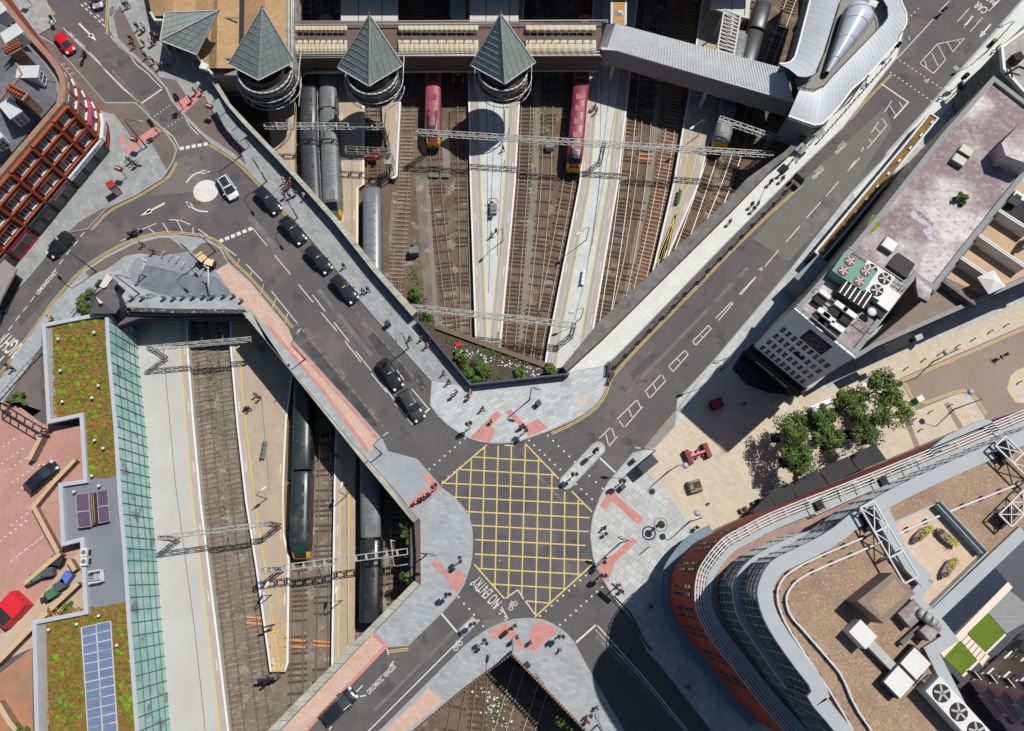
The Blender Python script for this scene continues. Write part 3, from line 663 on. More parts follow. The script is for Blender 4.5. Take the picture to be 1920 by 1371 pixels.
# ================================================================ platforms
m_pw = mat('white_platform_slabs', C(212, 216, 212), rough=0.9, var=0.07, scale=0.5, fine=0.06, brick=(1.2, 1.2, 5, 0.1, 0.03), rgb2=C(196, 200, 198), mscale=0.4)
m_pt = mat('tan_platform', C(188, 172, 152), rough=0.9, var=0.08, scale=0.5, fine=0.09, rgb2=C(178, 160, 140), mscale=0.3, brick=(0.8, 0.8, 3, 0.1, 0.04))
m_pg = mat('grey_platform', C(196, 195, 192), rough=0.9, var=0.1, scale=0.5, fine=0.1, rgb2=C(184, 181, 176), mscale=0.25)
m_pink_edge = mat('platform_edge_pavers', C(186, 172, 164), rough=0.9, var=0.08)
m_edgew = mat('white_edge', C(238, 236, 232), rough=0.8, var=0.05)
m_grit = mat('grey_edge_strip', C(168, 168, 170), rough=0.9, var=0.1)
m_yline = mat('platform_yellow', C(226, 200, 70), rough=0.8, var=0.12)
def platform(label, left, right, m, edges='LR', white='LR', yl='LR', yd=1.75, grit=True, drain=None):
    L_, R_ = SX(left, ZPL), SX(right, ZPL); mid = L_[len(L_) // 2]
    t = thing('railway_platform', label, 'platform', (mid.x, mid.y, ZB))
    MB().prism(L_ + R_[::-1], ZB, ZPL).build('surface', m, t)
    up = Vector((0, 0, 1))
    for side, l, sg in (('L', L_, 1), ('R', R_, -1)):
        if side in edges:
            MB().ribbon(offset_line(l, sg * 0.55) if False else [p + up * 0.006 for p in offset_line(l, sg * 0.62)], 0.95).build('edge_pavers', m_pink_edge, t, fixn=False)
            if grit: MB().ribbon([p + up * 0.006 for p in offset_line(l, sg * 1.42)], 0.5).build('grey_strip', m_grit, t, fixn=False)
        if side in white: MB().ribbon([p + up * 0.012 for p in offset_line(l, sg * 0.14)], 0.26).build('white_edge', m_edgew, t, fixn=False)
        if side in yl: MB().ribbon([p + up * 0.012 for p in offset_line(l, sg * yd)], 0.13).build('yellow_line', m_yline, t, fixn=False)
        if side in white:
            b = MB(); q = [p + up * 0.014 for p in offset_line(l, sg * 0.62)]
            for d in dashes(q, 1.5, 7.5): 
                n = 5
                for i in range(n): b.ribbon([d[0].lerp(d[-1], (i + .05) / n), d[0].lerp(d[-1], (i + .7) / n)], 0.15)
            b.build('edge_lettering', m_edgew, t, fixn=False)
    if drain:
        b = MB()
        for s in drain: b.ribbon(SX(s, ZPL + 0.012), 0.09)
        b.build('drain_slot', m_greywall, t, fixn=False)
    return t
platform('wide white slabbed platform below the right hand pyramid tower', '876,-40 877,140 881,343 891,640 892,690', '985,-40 975,190 967,343 940,643 936,690', m_pw, drain=('912,140 915,480', '946,140 940,330 932,480', '925,60 926,250 920,400 916,550'))
platform('central white slabbed platform right of the maroon loco', '1115,-40 1100,185 1086,343 1027,643 1020,690', '1200,-40 1175,207 1160,343 1110,640 1103,690', m_pw, drain=('1146,140 1120,380 1098,520 1077,600', '1128,100 1124,340 1110,460', '1160,170 1128,360 1105,480'))
platform('tan platform ending at the grey parapet with a white edge', '1322,-40 1292,172 1280,240 1262,343 1227,492 1200,600', '1385,-40 1357,192 1325,287 1312,343 1256,475 1215,600', m_pt, yd=1.5, grit=True)
platform('narrow tan platform between the stone parapet and the white sided train', '480,60 500,190 510,290 560,380', '556,60 555,195 553,325 600,460', m_pt, edges='R', white='', yl='R', yd=0.5, grit=False)
platform('tan platform under the overhead gantry beside the orange buffer stop', '634,40 634,200 635,410 640,480', '684,40 683,250 683,345 672,352 671,560', m_pt, edges='', white='LR', yl='R', yd=0.35, grit=False, drain=('660,240 660,440',))
platform('thin platform strip beside the lattice mast', '716,40 716,190 717,240 722,250', '756,40 752,190 745,330 735,335', m_pt, edges='R', white='R', yl='R', yd=1.5, grit=False)
platform('wide grey platform along the glass front of the green roofed station', '225,540 232,660 280,1371 290,1470', '351,540 353,650 364,790 378,943 415,1243 430,1371 440,1450', m_pg, edges='R', white='R', yl='R', yd=1.3, grit=False, drain=('305,640 328,900 365,1180 385,1371',))
platform('tapered tan platform ending in a yellow hatched tip', '430,540 431,652 444,800 460,943 480,1070 506,1260', '570,540 538,787 533,900 533,1000 543,1047 541,1243 535,1260', m_pt, edges='L', white='LR', yl='L', yd=1.3, grit=False, drain=('490,740 505,920',))
platform('narrow tan platform with twin yellow lines beside the black train', '640,640 629,800 626,900 621,1243 618,1330', '669,640 666,945 665,1220 664,1330', m_pt, edges='L', white='L', yl='LR', yd=0.9, grit=False, drain=('650,900 652,1210',))
b = MB()
for l in ('533,905 530,1000 524,1065 522,1160', '500,1163 536,1165', '500,1163 510,1259 534,1258', '536,1165 533,1258', '502,1180 536,1198', '536,1175 503,1195', '504,1195 536,1215', '536,1195 505,1215', '505,1212 535,1232', '535,1212 506,1232', '507,1229 534,1250', '534,1230 508,1250', '508,1245 525,1258'):
    b.ribbon(SX(l, ZPL + 0.016), 0.12)
b.build('yellow_hatching', mat('orange_yellow_paint', C(226, 176, 70), var=0.1), bpy.data.objects['railway_platform.007'], fixn=False)
# ================================================================ overhead gantries
m_galv = mat('galvanised_steel', C(178, 178, 174), rough=0.6, metal=0.2, var=0.15, scale=2)
m_mast = mat('mast_steel', C(120, 118, 114), rough=0.6, metal=0.2, var=0.15)
def gantry(label, a, b, z=-0.15, masts=(), lattice=True, depth=0.7, wd=0.7, arms=(), m=m_galv, step=0.9, name='overhead_line_gantry'):
    A, B = P(*a, z), P(*b, z); d = (B - A); Ln = d.length; d.normalize(); n = Vector((-d.y, d.x, 0)); up = Vector((0, 0, 1))
    t = thing(name, label, 'gantry', (A.x, A.y, ZB)); bm = MB(); r = 0.09
    for i in (-1, 1):
        for k in (0, -depth): bm.bar(A + n * i * wd / 2 + up * k, B + n * i * wd / 2 + up * k, r)
    k = max(2, int(Ln / step))
    for i in range(k):
        p, q = A + d * (Ln * i / k), A + d * (Ln * (i + 1) / k); sg = 1 if i % 2 else -1
        for h in (0, -depth):
            if lattice: bm.bar(p + n * sg * wd / 2 + up * h, q - n * sg * wd / 2 + up * h, 0.06)
            if not lattice or i == 0: bm.bar(p + n * wd / 2 + up * h, p - n * wd / 2 + up * h, 0.1 if lattice else 0.18)
        for w in (-1, 1): bm.bar(p + n * w * wd / 2 + up * (0 if sg > 0 else -depth), q + n * w * wd / 2 + up * (-depth if sg > 0 else 0), 0.05)
    bm.bar(B + n * wd / 2, B - n * wd / 2, 0.1)
    bm.build('truss', m, t)
    for f in masts:
        p = A + d * Ln * f; mm = MB()
        for i in (-1, 1):
            for j in (-1, 1): mm.bar(p + n * i * .22 + d * j * .22 + up * 0.05, Vector((p.x, p.y, ZB)) + n * i * .28 + d * j * .28, 0.1)
        hh = z - ZB
        for i in range(6):
            z0, z1 = z - hh * i / 6, z - hh * (i + 1) / 6; sg = 1 if i % 2 else -1
            for j in (-1, 1):
                mm.bar(Vector((p.x, p.y, z0)) + n * .24 * sg + d * j * .24, Vector((p.x, p.y, z1)) - n * .24 * sg + d * j * .24, 0.05)
                mm.bar(Vector((p.x, p.y, z0)) + d * .24 * sg + n * j * .24, Vector((p.x, p.y, z1)) - d * .24 * sg + n * j * .24, 0.05)
        mm.build('mast', m_mast, t)
    for f in arms:
        p = A + d * Ln * f; c = MB(); q = p - up * (depth + 0.9)
        c.bar(p - up * depth, q, 0.07); c.bar(q, q + n * 1.3 + up * 0.35, 0.06); c.bar(p - up * depth + n * 0.3, q + n * 1.3 + up * 0.35, 0.05)
        c.build('cantilever_arm', m_mast, t)
    return t
gantry('long pale lattice gantry crossing both white platforms', (784, 246), (1450, 288), masts=(0.005, 0.525, 0.985), arms=(.04, .13, .28, .38, .45, .63, .7, .78, .88, .94))
gantry('short lattice gantry above the yellow fronted train', (1350, 221), (1452, 256), masts=(0.97,), arms=(.4, .7))
gantry('lattice gantry between the weedy bank and the central platform', (772, 575), (1081, 609), z=-0.4, masts=(0.985,), arms=(.15, .3, .6, .8))
gantry('ladder gantry across the grey trains below the left tower', (496, 234), (720, 235), z=-0.2, masts=(0.985,), lattice=False, arms=(.3, .5, .9), step=1.7)
gantry('low double beam gantry beside the orange buffer stop', (648, 279), (731, 283), z=-1.2, masts=(0.95,), lattice=False, step=1.5, wd=0.9, m=m_mast)
gantry('lattice gantry reaching from the glass front over the two southwest tracks', (274, 652), (470, 635), z=-0.2, masts=(0.02, 0.99), arms=(.5, .7), wd=0.55)
gantry('thin twin wire gantry between the glass front and the tapered platform', (296, 1009), (504, 981), z=-0.2, masts=(0.02, 0.98), arms=(.45, .65), wd=0.5, step=1.6)
gantry('ladder gantry over the nose of the dark green train', (490, 1070), (764, 1034), z=-0.2, masts=(0.05,), lattice=False, arms=(.3, .45, .9), step=1.35, wd=0.75)
t = thing('lattice_mast', 'tall grey lattice mast with platforms beside the thin platform strip', 'mast', P(736, 325, ZB)); b = MB()
p0 = P(736, 325, ZB); 
for i in (-1, 1):
    for j in (-1, 1): b.bar(p0 + Vector((i * .45, j * .9, 0)), p0 + Vector((i * .45, j * .9, 4.6)), 0.12)
for k in range(7):
    for i in (-1, 1): b.bar(p0 + Vector((i * .45, -.9, k * .65)), p0 + Vector((i * .45, .9, k * .65 + .65)), 0.06)
b.build('frame', m_galv, t)
b = MB()
for k in range(6): b.box(p0 + Vector((0, -.9 + k * .36, 4.65)), (0.9, 0.28, 0.06))
b.build('deck', m_galv, t)
t = thing('wiring_frame', 'white bent wiring frame over the shaded track by the bushes', 'frame', P(736, 1060, ZB)); b = MB()
q = SX('733,1013 738,1058 741,1062', -0.1); b.path(q, 0.09); b.tube(q[-1], P(765, 1058, -0.1), 0.07); b.tube(q[0], Vector((q[0].x, q[0].y, ZB)), 0.1); b.build('pipe', m_galv, t)
# ================================================================ trains
def roof_sec(w, h, k=9, side=0.55):
    "half profile of a coach: from left sill over the roof to the right sill (x across, z up from rail)"
    pts = [(-w / 2, 0.9), (-w / 2 - 0.02, 1.6), (-w / 2, h - side)]
    for i in range(1, k):
        a = math.pi * i / k; pts.append((-math.cos(a) * w / 2 * 0.97, h - side + side * math.sin(a) ** 0.8))
    return pts + [(w / 2, h - side), (w / 2 + 0.02, 1.6), (w / 2, 0.9)]
def vehicle(t, A, B, m_roof, m_side, w=2.75, h=3.7, front=None, rear=None, m_front=None, vents='coach', m_vent=None, m_glass=None):
    """one rail vehicle between A and B (B = front end); parts under t"""
    d = (B - A); Ln = d.length; d.normalize(); rz = math.atan2(d.y, d.x)
    M_ = Matrix.Translation(Vector((A.x, A.y, ZRAIL))) @ Matrix.Rotation(rz, 4, 'Z')
    pr = roof_sec(w, h); n = len(pr)
    def sec(x, k=1.0, drop=0.0, z0=0.0): return [Vector((x, y * k, (z - drop * (z - 0.9) / (h - 0.9)))) for y, z in pr]
    body = []
    fl = 2.2 if front else 0.0
    if front == 'round': body_end = [(Ln - 2.2, 1, 0), (Ln - 1.2, .97, .12), (Ln - .5, .86, .55), (Ln - .08, .66, 1.4)]
    elif front == 'cab': body_end = [(Ln - 2.4, 1, 0), (Ln - 1.9, .98, .1), (Ln - .9, .9, 1.0), (Ln - .15, .8, 1.55), (Ln, .7, 1.9)]
    else: body_end = [(Ln - 0.3, 1, 0), (Ln, .95, .12)]
    st = [(0, .95, .12), (0.3, 1, 0)] if rear != 'round' else [(0.05, .7, 1.2), (.5, .88, .5), (1.2, .97, .12), (2.0, 1, 0)]
    if rear == 'round' and not front: pass
    x0, x1 = st[-1][0], body_end[0][0]; k = max(2, int((x1 - x0) / 3)); xs = [(x0 + (x1 - x0) * i / k, 1, 0) for i in range(1, k)]
    ss = [sec(*a) for a in st + xs + body_end]
    lo = MB().loft([[s[i] for i in (0, 1, 2)] for s in ss], cap=False, close=False); lo.loft([[s[i] for i in (n - 3, n - 2, n - 1)] for s in ss], cap=False, close=False)
    for s, r in ((ss[0], True), (ss[-1], False)): lo.add([s[i] for i in range(n)], [list(range(n))])
    lo.xf(M_).build('body', m_side, t)
    MB().loft([s[2:n - 2] for s in ss], cap=False, close=False).xf(M_).build('roof', m_roof, t)
    g = MB()
    nwin = max(1, int((x1 - x0 - 2) / 2.2)) if vents == 'coach' else 0
    for i in range(nwin):
        x = x0 + 1 + (x1 - x0 - 2) * (i + .5) / nwin
        for sg in (-1, 1): g.box((x, sg * (w / 2 + 0.005), 2.25), (1.4, 0.03, 0.75))
    if front == 'cab': 
        a, b2 = sec(Ln - 1.8, .86, .12), sec(Ln - .75, .8, 1.1)
        i0, i1 = 4, n - 5
        g.add([a[i0] + Vector((0, 0, .1)), a[i1] + Vector((0, 0, .1)), b2[i1] + Vector((0, 0, .08)), b2[i0] + Vector((0, 0, .08))], [(0, 1, 2, 3)])
    if g.v: g.xf(M_).build('window', m_glass or m_glassd, t)
    v = MB()
    if vents == 'coach':
        for x in [x0 + .5 + i * 2.6 for i in range(int((x1 - x0) / 2.6))]: v.box((x, 0, h + .01), (0.35, 0.4, 0.1)); v.box((x + 1.3, random.choice((-.5, .5)), h - .03), (0.5, 0.35, 0.1))
        for x in [x0 + i * 1.3 for i in range(1, int((x1 - x0) / 1.3))]: v.box((x, 0, h - .02), (.05, w * .55, .05))
        for x in (x0 + .3, x1 - .5): v.box((x, 0, h - .06), (1.6, 1.3, 0.14))
    elif vents == 'loco':
        for f in (.2, .34, .5, .66): v.box((Ln * f, 0, h - .04), (1.0, 1.3, 0.16)); 
        v.box((Ln * .8, .45, h - .03), (.7, .5, .12)); v.box((Ln * .8, -.45, h - .03), (.7, .5, .12))
    if v.v: v.xf(M_).build('roof_vent', m_vent or m_roof, t)
    if m_front and front:
        f = MB(); s1 = ss[-2]; s2 = ss[-1]
        f.add([p + Vector((0.03, 0, 0)) for p in s2], [list(range(n))])
        f.loft([[p * 1.0 + Vector((.02, p.y * .02, .02)) for p in s1], [p + Vector((.03, p.y * .02, .02)) for p in s2]], cap=False, close=False)
        if front == 'cab':
            s0 = ss[-3]
            for rng in ((0, 5), (n - 5, n)): f.loft([[p + Vector((.0, p.y * .02, .02)) for p in s0[rng[0]:rng[1]]], [p + Vector((.02, p.y * .02, .02)) for p in s1[rng[0]:rng[1]]]], cap=False, close=False)
        f.xf(M_).build('front_panel', m_front, t)
    u = MB(); u.box((Ln / 2, 0, 0.62), (Ln - 1.0, w - 0.5, 0.5))
    for x in (2.2, Ln - 2.2):
        for dx in (-.9, .9): u.tube((x + dx, -.8, .45), (x + dx, .8, .45), .42, n=10)
    u.xf(M_).build('bogie', m_dark, t)
    c = MB().box((Ln + .18, 0, .95), (.4, .5, .35)); c.box((-.15, 0, .95), (.35, .5, .35)); c.xf(M_).build('coupler', m_dark, t)
m_glassd = mat('dark_glass', C(38, 44, 52), rough=0.08, var=0, spec=0.8)
m_gloss = lambda nm, rgb, **k: mat(nm, rgb, rough=k.pop('rough', 0.35), spec=0.6, var=k.pop('var', 0.08), **k)
m_tgrey = m_gloss('grey_train_roof', C(112, 114, 116), rough=.5, var=.14, streak=(90, 2, .1)); m_tdark = m_gloss('dark_train_roof', C(62, 64, 70), rough=.4, var=.15, streak=(90, 2, .15))
m_tblue = m_gloss('blue_grey_roof', C(120, 126, 132), rough=.35, var=.1); m_tgreen = m_gloss('green_black_train', C(46, 56, 58), rough=.35, var=.15, rgb2=C(92, 90, 78), mix=(.55, .7), mscale=.35)
m_maroon = m_gloss('maroon_paint', C(128, 40, 62), rough=.4, rgb2=C(146, 66, 84), mscale=.4); m_marpale = m_gloss('worn_maroon_roof', C(156, 72, 88), rough=.5, var=.18, scale=.8)
m_ywarn = m_gloss('warning_yellow', C(232, 180, 40), rough=.4); m_tside = m_gloss('white_train_side', C(222, 222, 222)); m_black = m_gloss('black_train', C(40, 42, 46), rough=.35, var=.2)
def train(label, segs, name='train', **kw):
    "segs: list of (u0, v0, u1, v1, options) at roof height, first is the one whose end shows"
    zt = ZRAIL + 3.6; A = P(segs[0][0], segs[0][1], zt); t = thing(name, label, 'train', (A.x, A.y, ZRAIL))
    for s in segs:
        a, b = P(s[0], s[1], zt), P(s[2], s[3], zt); vehicle(t, a, b, **s[4])
    return t
train('dark roofed train with a white side beside the stone parapet', [(577, 40, 577, 232, dict(m_roof=m_tdark, m_side=m_tside, h=3.6)), (577, 236, 586, 420, dict(m_roof=m_tdark, m_side=m_tside, h=3.6))])
train('grey multiple unit train with a yellow corner on its nose', [(611, 30, 614, 200, dict(m_roof=m_tgrey, m_side=m_tgrey)), (614, 204, 621, 398, dict(m_roof=m_tgrey, m_side=m_tgrey, front='cab', m_front=m_ywarn))])
train('blue grey train below the orange buffer stop, with a yellow end', [(697, 600, 696, 342, dict(m_roof=m_tblue, m_side=m_tblue, front='round', m_front=m_ywarn))])
train('left maroon locomotive with yellow cab sides and black roof grille', [(813, 40, 810, 260, dict(m_roof=m_marpale, m_side=m_maroon, w=2.5, front='cab', m_front=m_ywarn, vents='loco', m_vent=m_maroon))], name='locomotive')
train('right maroon locomotive with long maroon coach and yellow nose', [(1098, 20, 1091, 148, dict(m_roof=m_marpale, m_side=m_maroon, w=2.55, rear='round')), (1090.5, 152, 1077, 308, dict(m_roof=m_maroon, m_side=m_maroon, w=2.55, front='cab', m_front=m_ywarn, vents='loco', m_vent=m_marpale))], name='locomotive')
train('grey train with an orange yellow front under the silver walkway', [(1390, 60, 1354, 268, dict(m_roof=m_tgrey, m_side=m_tgrey, front='round', m_front=m_ywarn))])
train('two car dark grey train at the top beside the white stairs', [(1434, 2, 1421, 50, dict(m_roof=m_tdark, m_side=m_tdark, vents='')), (1419, 55, 1396, 140, dict(m_roof=m_tdark, m_side=m_tdark, vents=''))])
train('dark green train with a sloping windscreen and thin yellow nose', [(567, 700, 563, 880, dict(m_roof=m_tgreen, m_side=m_tgreen, w=2.6)), (563, 884, 558, 1048, dict(m_roof=m_tgreen, m_side=m_tgreen, w=2.6, front='cab', m_front=m_ywarn, vents='loco', m_glass=mat('green_glass', C(44, 84, 70), rough=.08, var=0)))])
train('long black train in the shade of the brick parapet', [(692, 820, 694, 1008, dict(m_roof=m_tgrey, m_side=m_black)), (694, 1012, 692, 1168, dict(m_roof=m_black, m_side=m_black, rear=None, vents='coach'))])
train('green grey rounded train end in the dark above the cream roofs', [(859, -140, 858, 34, dict(m_roof=mat('grey_green_roof', C(150, 170, 168), var=.1), m_side=m_tgrey, front='round'))])
# marks across black grilles on the two locomotives
for nm, a, b2 in (('locomotive', (810.5, 203), (810, 246)), ('locomotive.001', (1081, 250), (1078, 296))):
    zt = ZRAIL + 3.66; A, B = P(*a, zt), P(*b2, zt); d = (B - A); n_v = 7; g = MB(); rz = math.atan2(d.y, d.x)
    M_ = Matrix.Translation(A) @ Matrix.Rotation(rz, 4, 'Z')
    secs = [[Vector((x, .92 * math.cos(q) * k, .1 * math.sin(q) - .08)) for q in [math.pi * i / 8 for i in range(9)]] for x, k in ((0, .6), (.5, .95), (d.length * .6, 1), (d.length, .8))]
    g.loft(secs, cap=False, close=False).xf(M_).build('roof_grille', m_black, bpy.data.objects[nm])
# orange buffer stop and yellow buffer
def buffer_stop(label, u, v, m, w=2.2):
    p = P(u, v, ZRAIL); t = thing('buffer_stop', label, 'buffer stop', (p.x, p.y, ZB)); b = MB()
    b.box(p + Vector((0, 0, 1.0)), (w, 0.4, 0.5)); 
    for i in (-.8, .8): b.bar(p + Vector((i, 0, 1.1)), p + Vector((i, 2.2, 0)), .2); b.bar(p + Vector((i, 0, 1.1)), p + Vector((i, -.8, 0)), .2)
    b.box(p + Vector((0, 1.4, .4)), (w, .3, .25)); b.build('frame', m, t)
    c = MB()
    for i in (-.6, .6): c.tube(p + Vector((i, -.2, 1.0)), p + Vector((i, -.8, 1.0)), .22)
    c.build('buffer', m_dark, t)
buffer_stop('bright orange buffer stop at the end of the blue grey train track', 698, 300, m_gloss('buffer_orange', C(226, 96, 66), rough=.6))
buffer_stop('yellow buffer stop in the shade beneath the concourse', 860, 146, m_ywarn, 1.2)
# ================================================================ buildings
m_frame = mat('white_frame', C(226, 226, 224), rough=0.6, var=0.04); m_pane = mat('window_glass', C(52, 62, 68), rough=0.06, var=0, spec=0.9)
m_ledge = mat('pale_grey_ledge', C(176, 181, 184), rough=0.7, var=0.05, scale=0.6); m_gravel = mat('brown_gravel', C(168, 144, 120), rough=1, var=0.1, scale=0.4, fine=0.3, fscale=7, rgb2=C(150, 124, 106), mscale=0.3, rgb3=C(196, 178, 154), m3=(.55, .7), m3scale=5)
m_gravelp = mat('pink_gravel', C(172, 146, 134), rough=1, var=0.1, scale=0.4, fine=0.28, fscale=7, rgb2=C(156, 130, 122), mscale=0.3)
def wframe(a, ex, z0, w, h, out, bars=(0.5,), hbar=(0.5,), bw=0.09):
    "window frame (bars) and pane on an upright wall; a = bottom left corner, ex along the wall, out outward normal"
    up = Vector((0, 0, 1)); a = Vector((a.x, a.y, z0)); f = MB()
    o = out * 0.03
    for p, q in ((a, a + ex * w), (a + up * h, a + ex * w + up * h)): f.bar(p + o, q + o, 0.06, bw, up=out)
    for s in (0, 1) + tuple(bars): f.bar(a + ex * w * s + o, a + ex * w * s + up * h + o, 0.06, bw, up=out)
    for s in hbar: f.bar(a + up * h * s + o, a + ex * w + up * h * s + o, 0.06, bw * .8, up=out)
    g = MB().add([a + out * .012, a + ex * w + out * .012, a + ex * w + up * h + out * .012, a + up * h + out * .012], [(0, 1, 2, 3)])
    return f, g
def windows(t, A, B, zs, xs, w, h, out=None, sill=True, mf=None, mg=None, bars=(0.5,), hbar=(), bw=0.09, name='window'):
    A = Vector((A.x, A.y, 0)); B = Vector((B.x, B.y, 0)); ex = (B - A).normalized(); n = Vector((ex.y, -ex.x, 0)) if out is None else out
    for z in zs:
        for x in xs:
            f, g = wframe(A + ex * (x - w / 2), ex, z, w, h, n, bars, hbar, bw)
            if sill: f.box(A + ex * x + n * .1 + Vector((0, 0, z - .1)), (w + .25, .3, .1), math.atan2(ex.y, ex.x))
            fo = f.build(name, mf or m_frame, t); g.build('pane', mg or m_pane, fo)
def parapet(t, pts, z0, z1, w, m, name='parapet', closed=True): return MB().wall(inset(pts, w / 2) if closed else pts, w, z0, z1, closed).build(name, m, t)
# ---------------------------------------------------------------- red brick hotel with shops
m_brick = mat('red_brick', C(150, 64, 46), rough=0.85, var=0.14, scale=0.8, fine=0.1, rgb2=C(122, 50, 40), mscale=0.35); m_terra = mat('terracotta', C(164, 84, 56), rough=0.85, var=0.12, scale=1.5)
m_slate = mat('slate_roof', C(122, 122, 130), rough=0.8, var=0.1, scale=0.5, brick=(0.5, 0.3, 0, 0.22, 0.1), rgb2=C(106, 106, 116), mscale=0.3); m_copbrn = mat('brown_coping_stone', C(168, 122, 100), rough=0.9, var=0.2, scale=1.0, rgb2=C(146, 132, 118), mscale=0.6)
m_lead = mat('white_lead', C(206, 210, 210), rough=0.7, var=0.08)
HZ = 12.2
ht = SX('-110,-160 8,0 58,62 95,102 112,125 120,142 123,163 120,190 0,330 -120,470 -300,300 -300,-160', HZ)
t = thing('brick_building', 'red brick corner building with slate roof, dormers, white windows and shops', 'building', (ht[7].x, ht[7].y, 0))
MB().prism(ht, 0, HZ - 0.9, top=False).build('wall', m_brick, t); MB().poly([p + Vector((0, 0, -1.0)) for p in inset(ht, 0.3)]).build('gutter', m_conc, t, fixn=False)
MB().wall(inset(ht, 0.35), 0.75, HZ - 0.95, HZ, True).build('parapet', m_copbrn, t)
q = inset(ht, 2.0); rf = MB(); RIDGE = SX('-40,40 30,95 40,180 -40,260', HZ + 3.2)
def roofquad(*a): rf.add(a, [tuple(range(len(a)))])
e = [Vector((p.x, p.y, HZ - 0.6)) for p in inset(ht, 1.5)]
r0, r1, r2 = P(-60, -40, HZ + 3.0), P(42, 140, HZ + 3.0), P(-60, 255, HZ + 3.0)
roofquad(e[0], e[1], e[2], e[3], r1, r0); roofquad(e[3], e[4], e[5], r1); roofquad(e[5], e[6], e[7], r1); roofquad(e[7], e[8], e[9], r2, r1)
roofquad(r0, r1, P(-160, 110, HZ - 1)); roofquad(r1, r2, P(-160, 110, HZ - 1))
rf.build('roof', m_slate, t, fixn=False)
rl = MB(); rl.bar(r1, r0, .22); rl.bar(r1, r2, .22); rl.bar(r1, e[5], .18); rl.build('ridge_tile', m_copbrn, t)
def dormer(u, v, ang):
    c = P(u, v, HZ + 1.3); d = Vector((math.cos(R(ang)), math.sin(R(ang)), 0)); n = Vector((-d.y, d.x, 0)); up = Vector((0, 0, 1))
    b = MB().box(c + up * 0.6 - d * .5, (2.6, 1.6, 2.0), R(ang)); o = b.build('dormer', m_lead, t)
    MB().box(c + up * 1.68 - d * .4, (2.9, 1.9, 0.14), R(ang)).build('dormer_roof', m_lead, o)
    f, g = wframe(c + d * 0.81 - n * 0.6, n, HZ + 0.95, 1.2, 1.5, d, (0.5,), (0.5,)); f.build('frame', m_frame, o); g.build('pane', m_pane, o)
for u, v, a in ((10, 35, 42), (40, 76, 42), (72, 150, 2), (38, 221, -48), (3, 268, -48), (-25, 300, -48)): dormer(u, v, a)
for a, b2 in (((14, 95), (34, 84)), ((14, 163), (46, 180))):
    A, B = P(*a, HZ + 4.6), P(*b2, HZ + 4.6); d = (B - A); rz = math.atan2(d.y, d.x); c = (A + B) / 2
    ch = MB().box(Vector((c.x, c.y, HZ + 2.6)), (d.length, 1.0, 3.4), rz).build('chimney', m_brnwall, t); MB().box(Vector((c.x, c.y, HZ + 4.35)), (d.length + .2, 1.25, .22), rz).build('chimney_cap', m_copbrn, ch)
    pp = MB(); d.normalize(); n = Vector((-d.y, d.x, 0))
    for i in range(6):
        for j in (-.3, .3): w = Vector((c.x, c.y, HZ + 4.4)) + d * (i - 2.5) * .42 + n * j; pp.tube(w, w + Vector((0, 0, .75)), .17, .13, 7)
    pp.build('chimney_pot', m_terra, ch)
A, B = ht[7], ht[9]; ex = (B - A); ex.z = 0; ex.normalize(); no = Vector((ex.y, -ex.x, 0)) * 1.0
if no.dot(Vector((0, -1, 0))) < 0: no = -no
bays = [0.2, 3.2] + [3.2 + 4.45 * (i + 1) for i in range(6)]
rows = (4.45, 7.1, 9.75)
pl = MB()
for x in bays:
    p = A + ex * x + no * .22; pl.box(Vector((p.x, p.y, (HZ - .9 + 3.6) / 2)), (.42, .5, HZ - 4.5), math.atan2(ex.y, ex.x))
for z in (3.7, 6.5, 9.15, 11.25):
    for k in range(len(bays) - 1):
        p = A + ex * ((bays[k] + bays[k + 1]) / 2) + no * .14; pl.box(Vector((p.x, p.y, z)), (bays[k + 1] - bays[k] - .3, .3, .2), math.atan2(ex.y, ex.x)); pl.box(Vector((p.x, p.y, z + .35)) + no * .12, (bays[k + 1] - bays[k] - .2, .5, .12), math.atan2(ex.y, ex.x))
pl.build('terracotta_trim', m_terra, t)
ac = MB()
for k in range(len(bays) - 1):      # arched hood in each bay, one per storey
    for z in rows:
        for s in range(6):
            a0, a1 = math.pi * s / 6, math.pi * (s + 1) / 6; hw = (bays[k + 1] - bays[k]) / 2 - .25; cx = (bays[k] + bays[k + 1]) / 2
            f = lambda a: A * 1 + ex * (cx - math.cos(a) * hw) + no * (.1 + .3 * math.sin(a))
            p, q = f(a0), f(a1); ac.bar(Vector((p.x, p.y, z + 1.72)), Vector((q.x, q.y, z + 1.72)), .18, .14)
ac.build('hood_mould', m_terra, t)
windows(t, A, B, rows, [1.7] + [x + d for x in bays[1:-1] for d in (1.32, 3.05)], 1.15, 1.55, out=no)
for i in (4, 5, 6):     # short curved front towards the crossing
    a, b2 = ht[i], ht[i + 1]; dd = (b2 - a).length; nn = Vector(((b2 - a).y, -(b2 - a).x, 0)).normalized()
    if nn.x < 0: nn = -nn
    windows(t, a, b2, rows, [dd / 2], min(1.05, dd * .6), 1.55, out=nn)
    w = MB().wall([a + nn * .15, b2 + nn * .15], .3, 9.1, 9.3); w.wall([a + nn * .15, b2 + nn * .15], .3, 6.45, 6.65); w.wall([a + nn * .15, b2 + nn * .15], .3, 3.6, 3.8); w.build('terracotta_trim', m_terra, t)
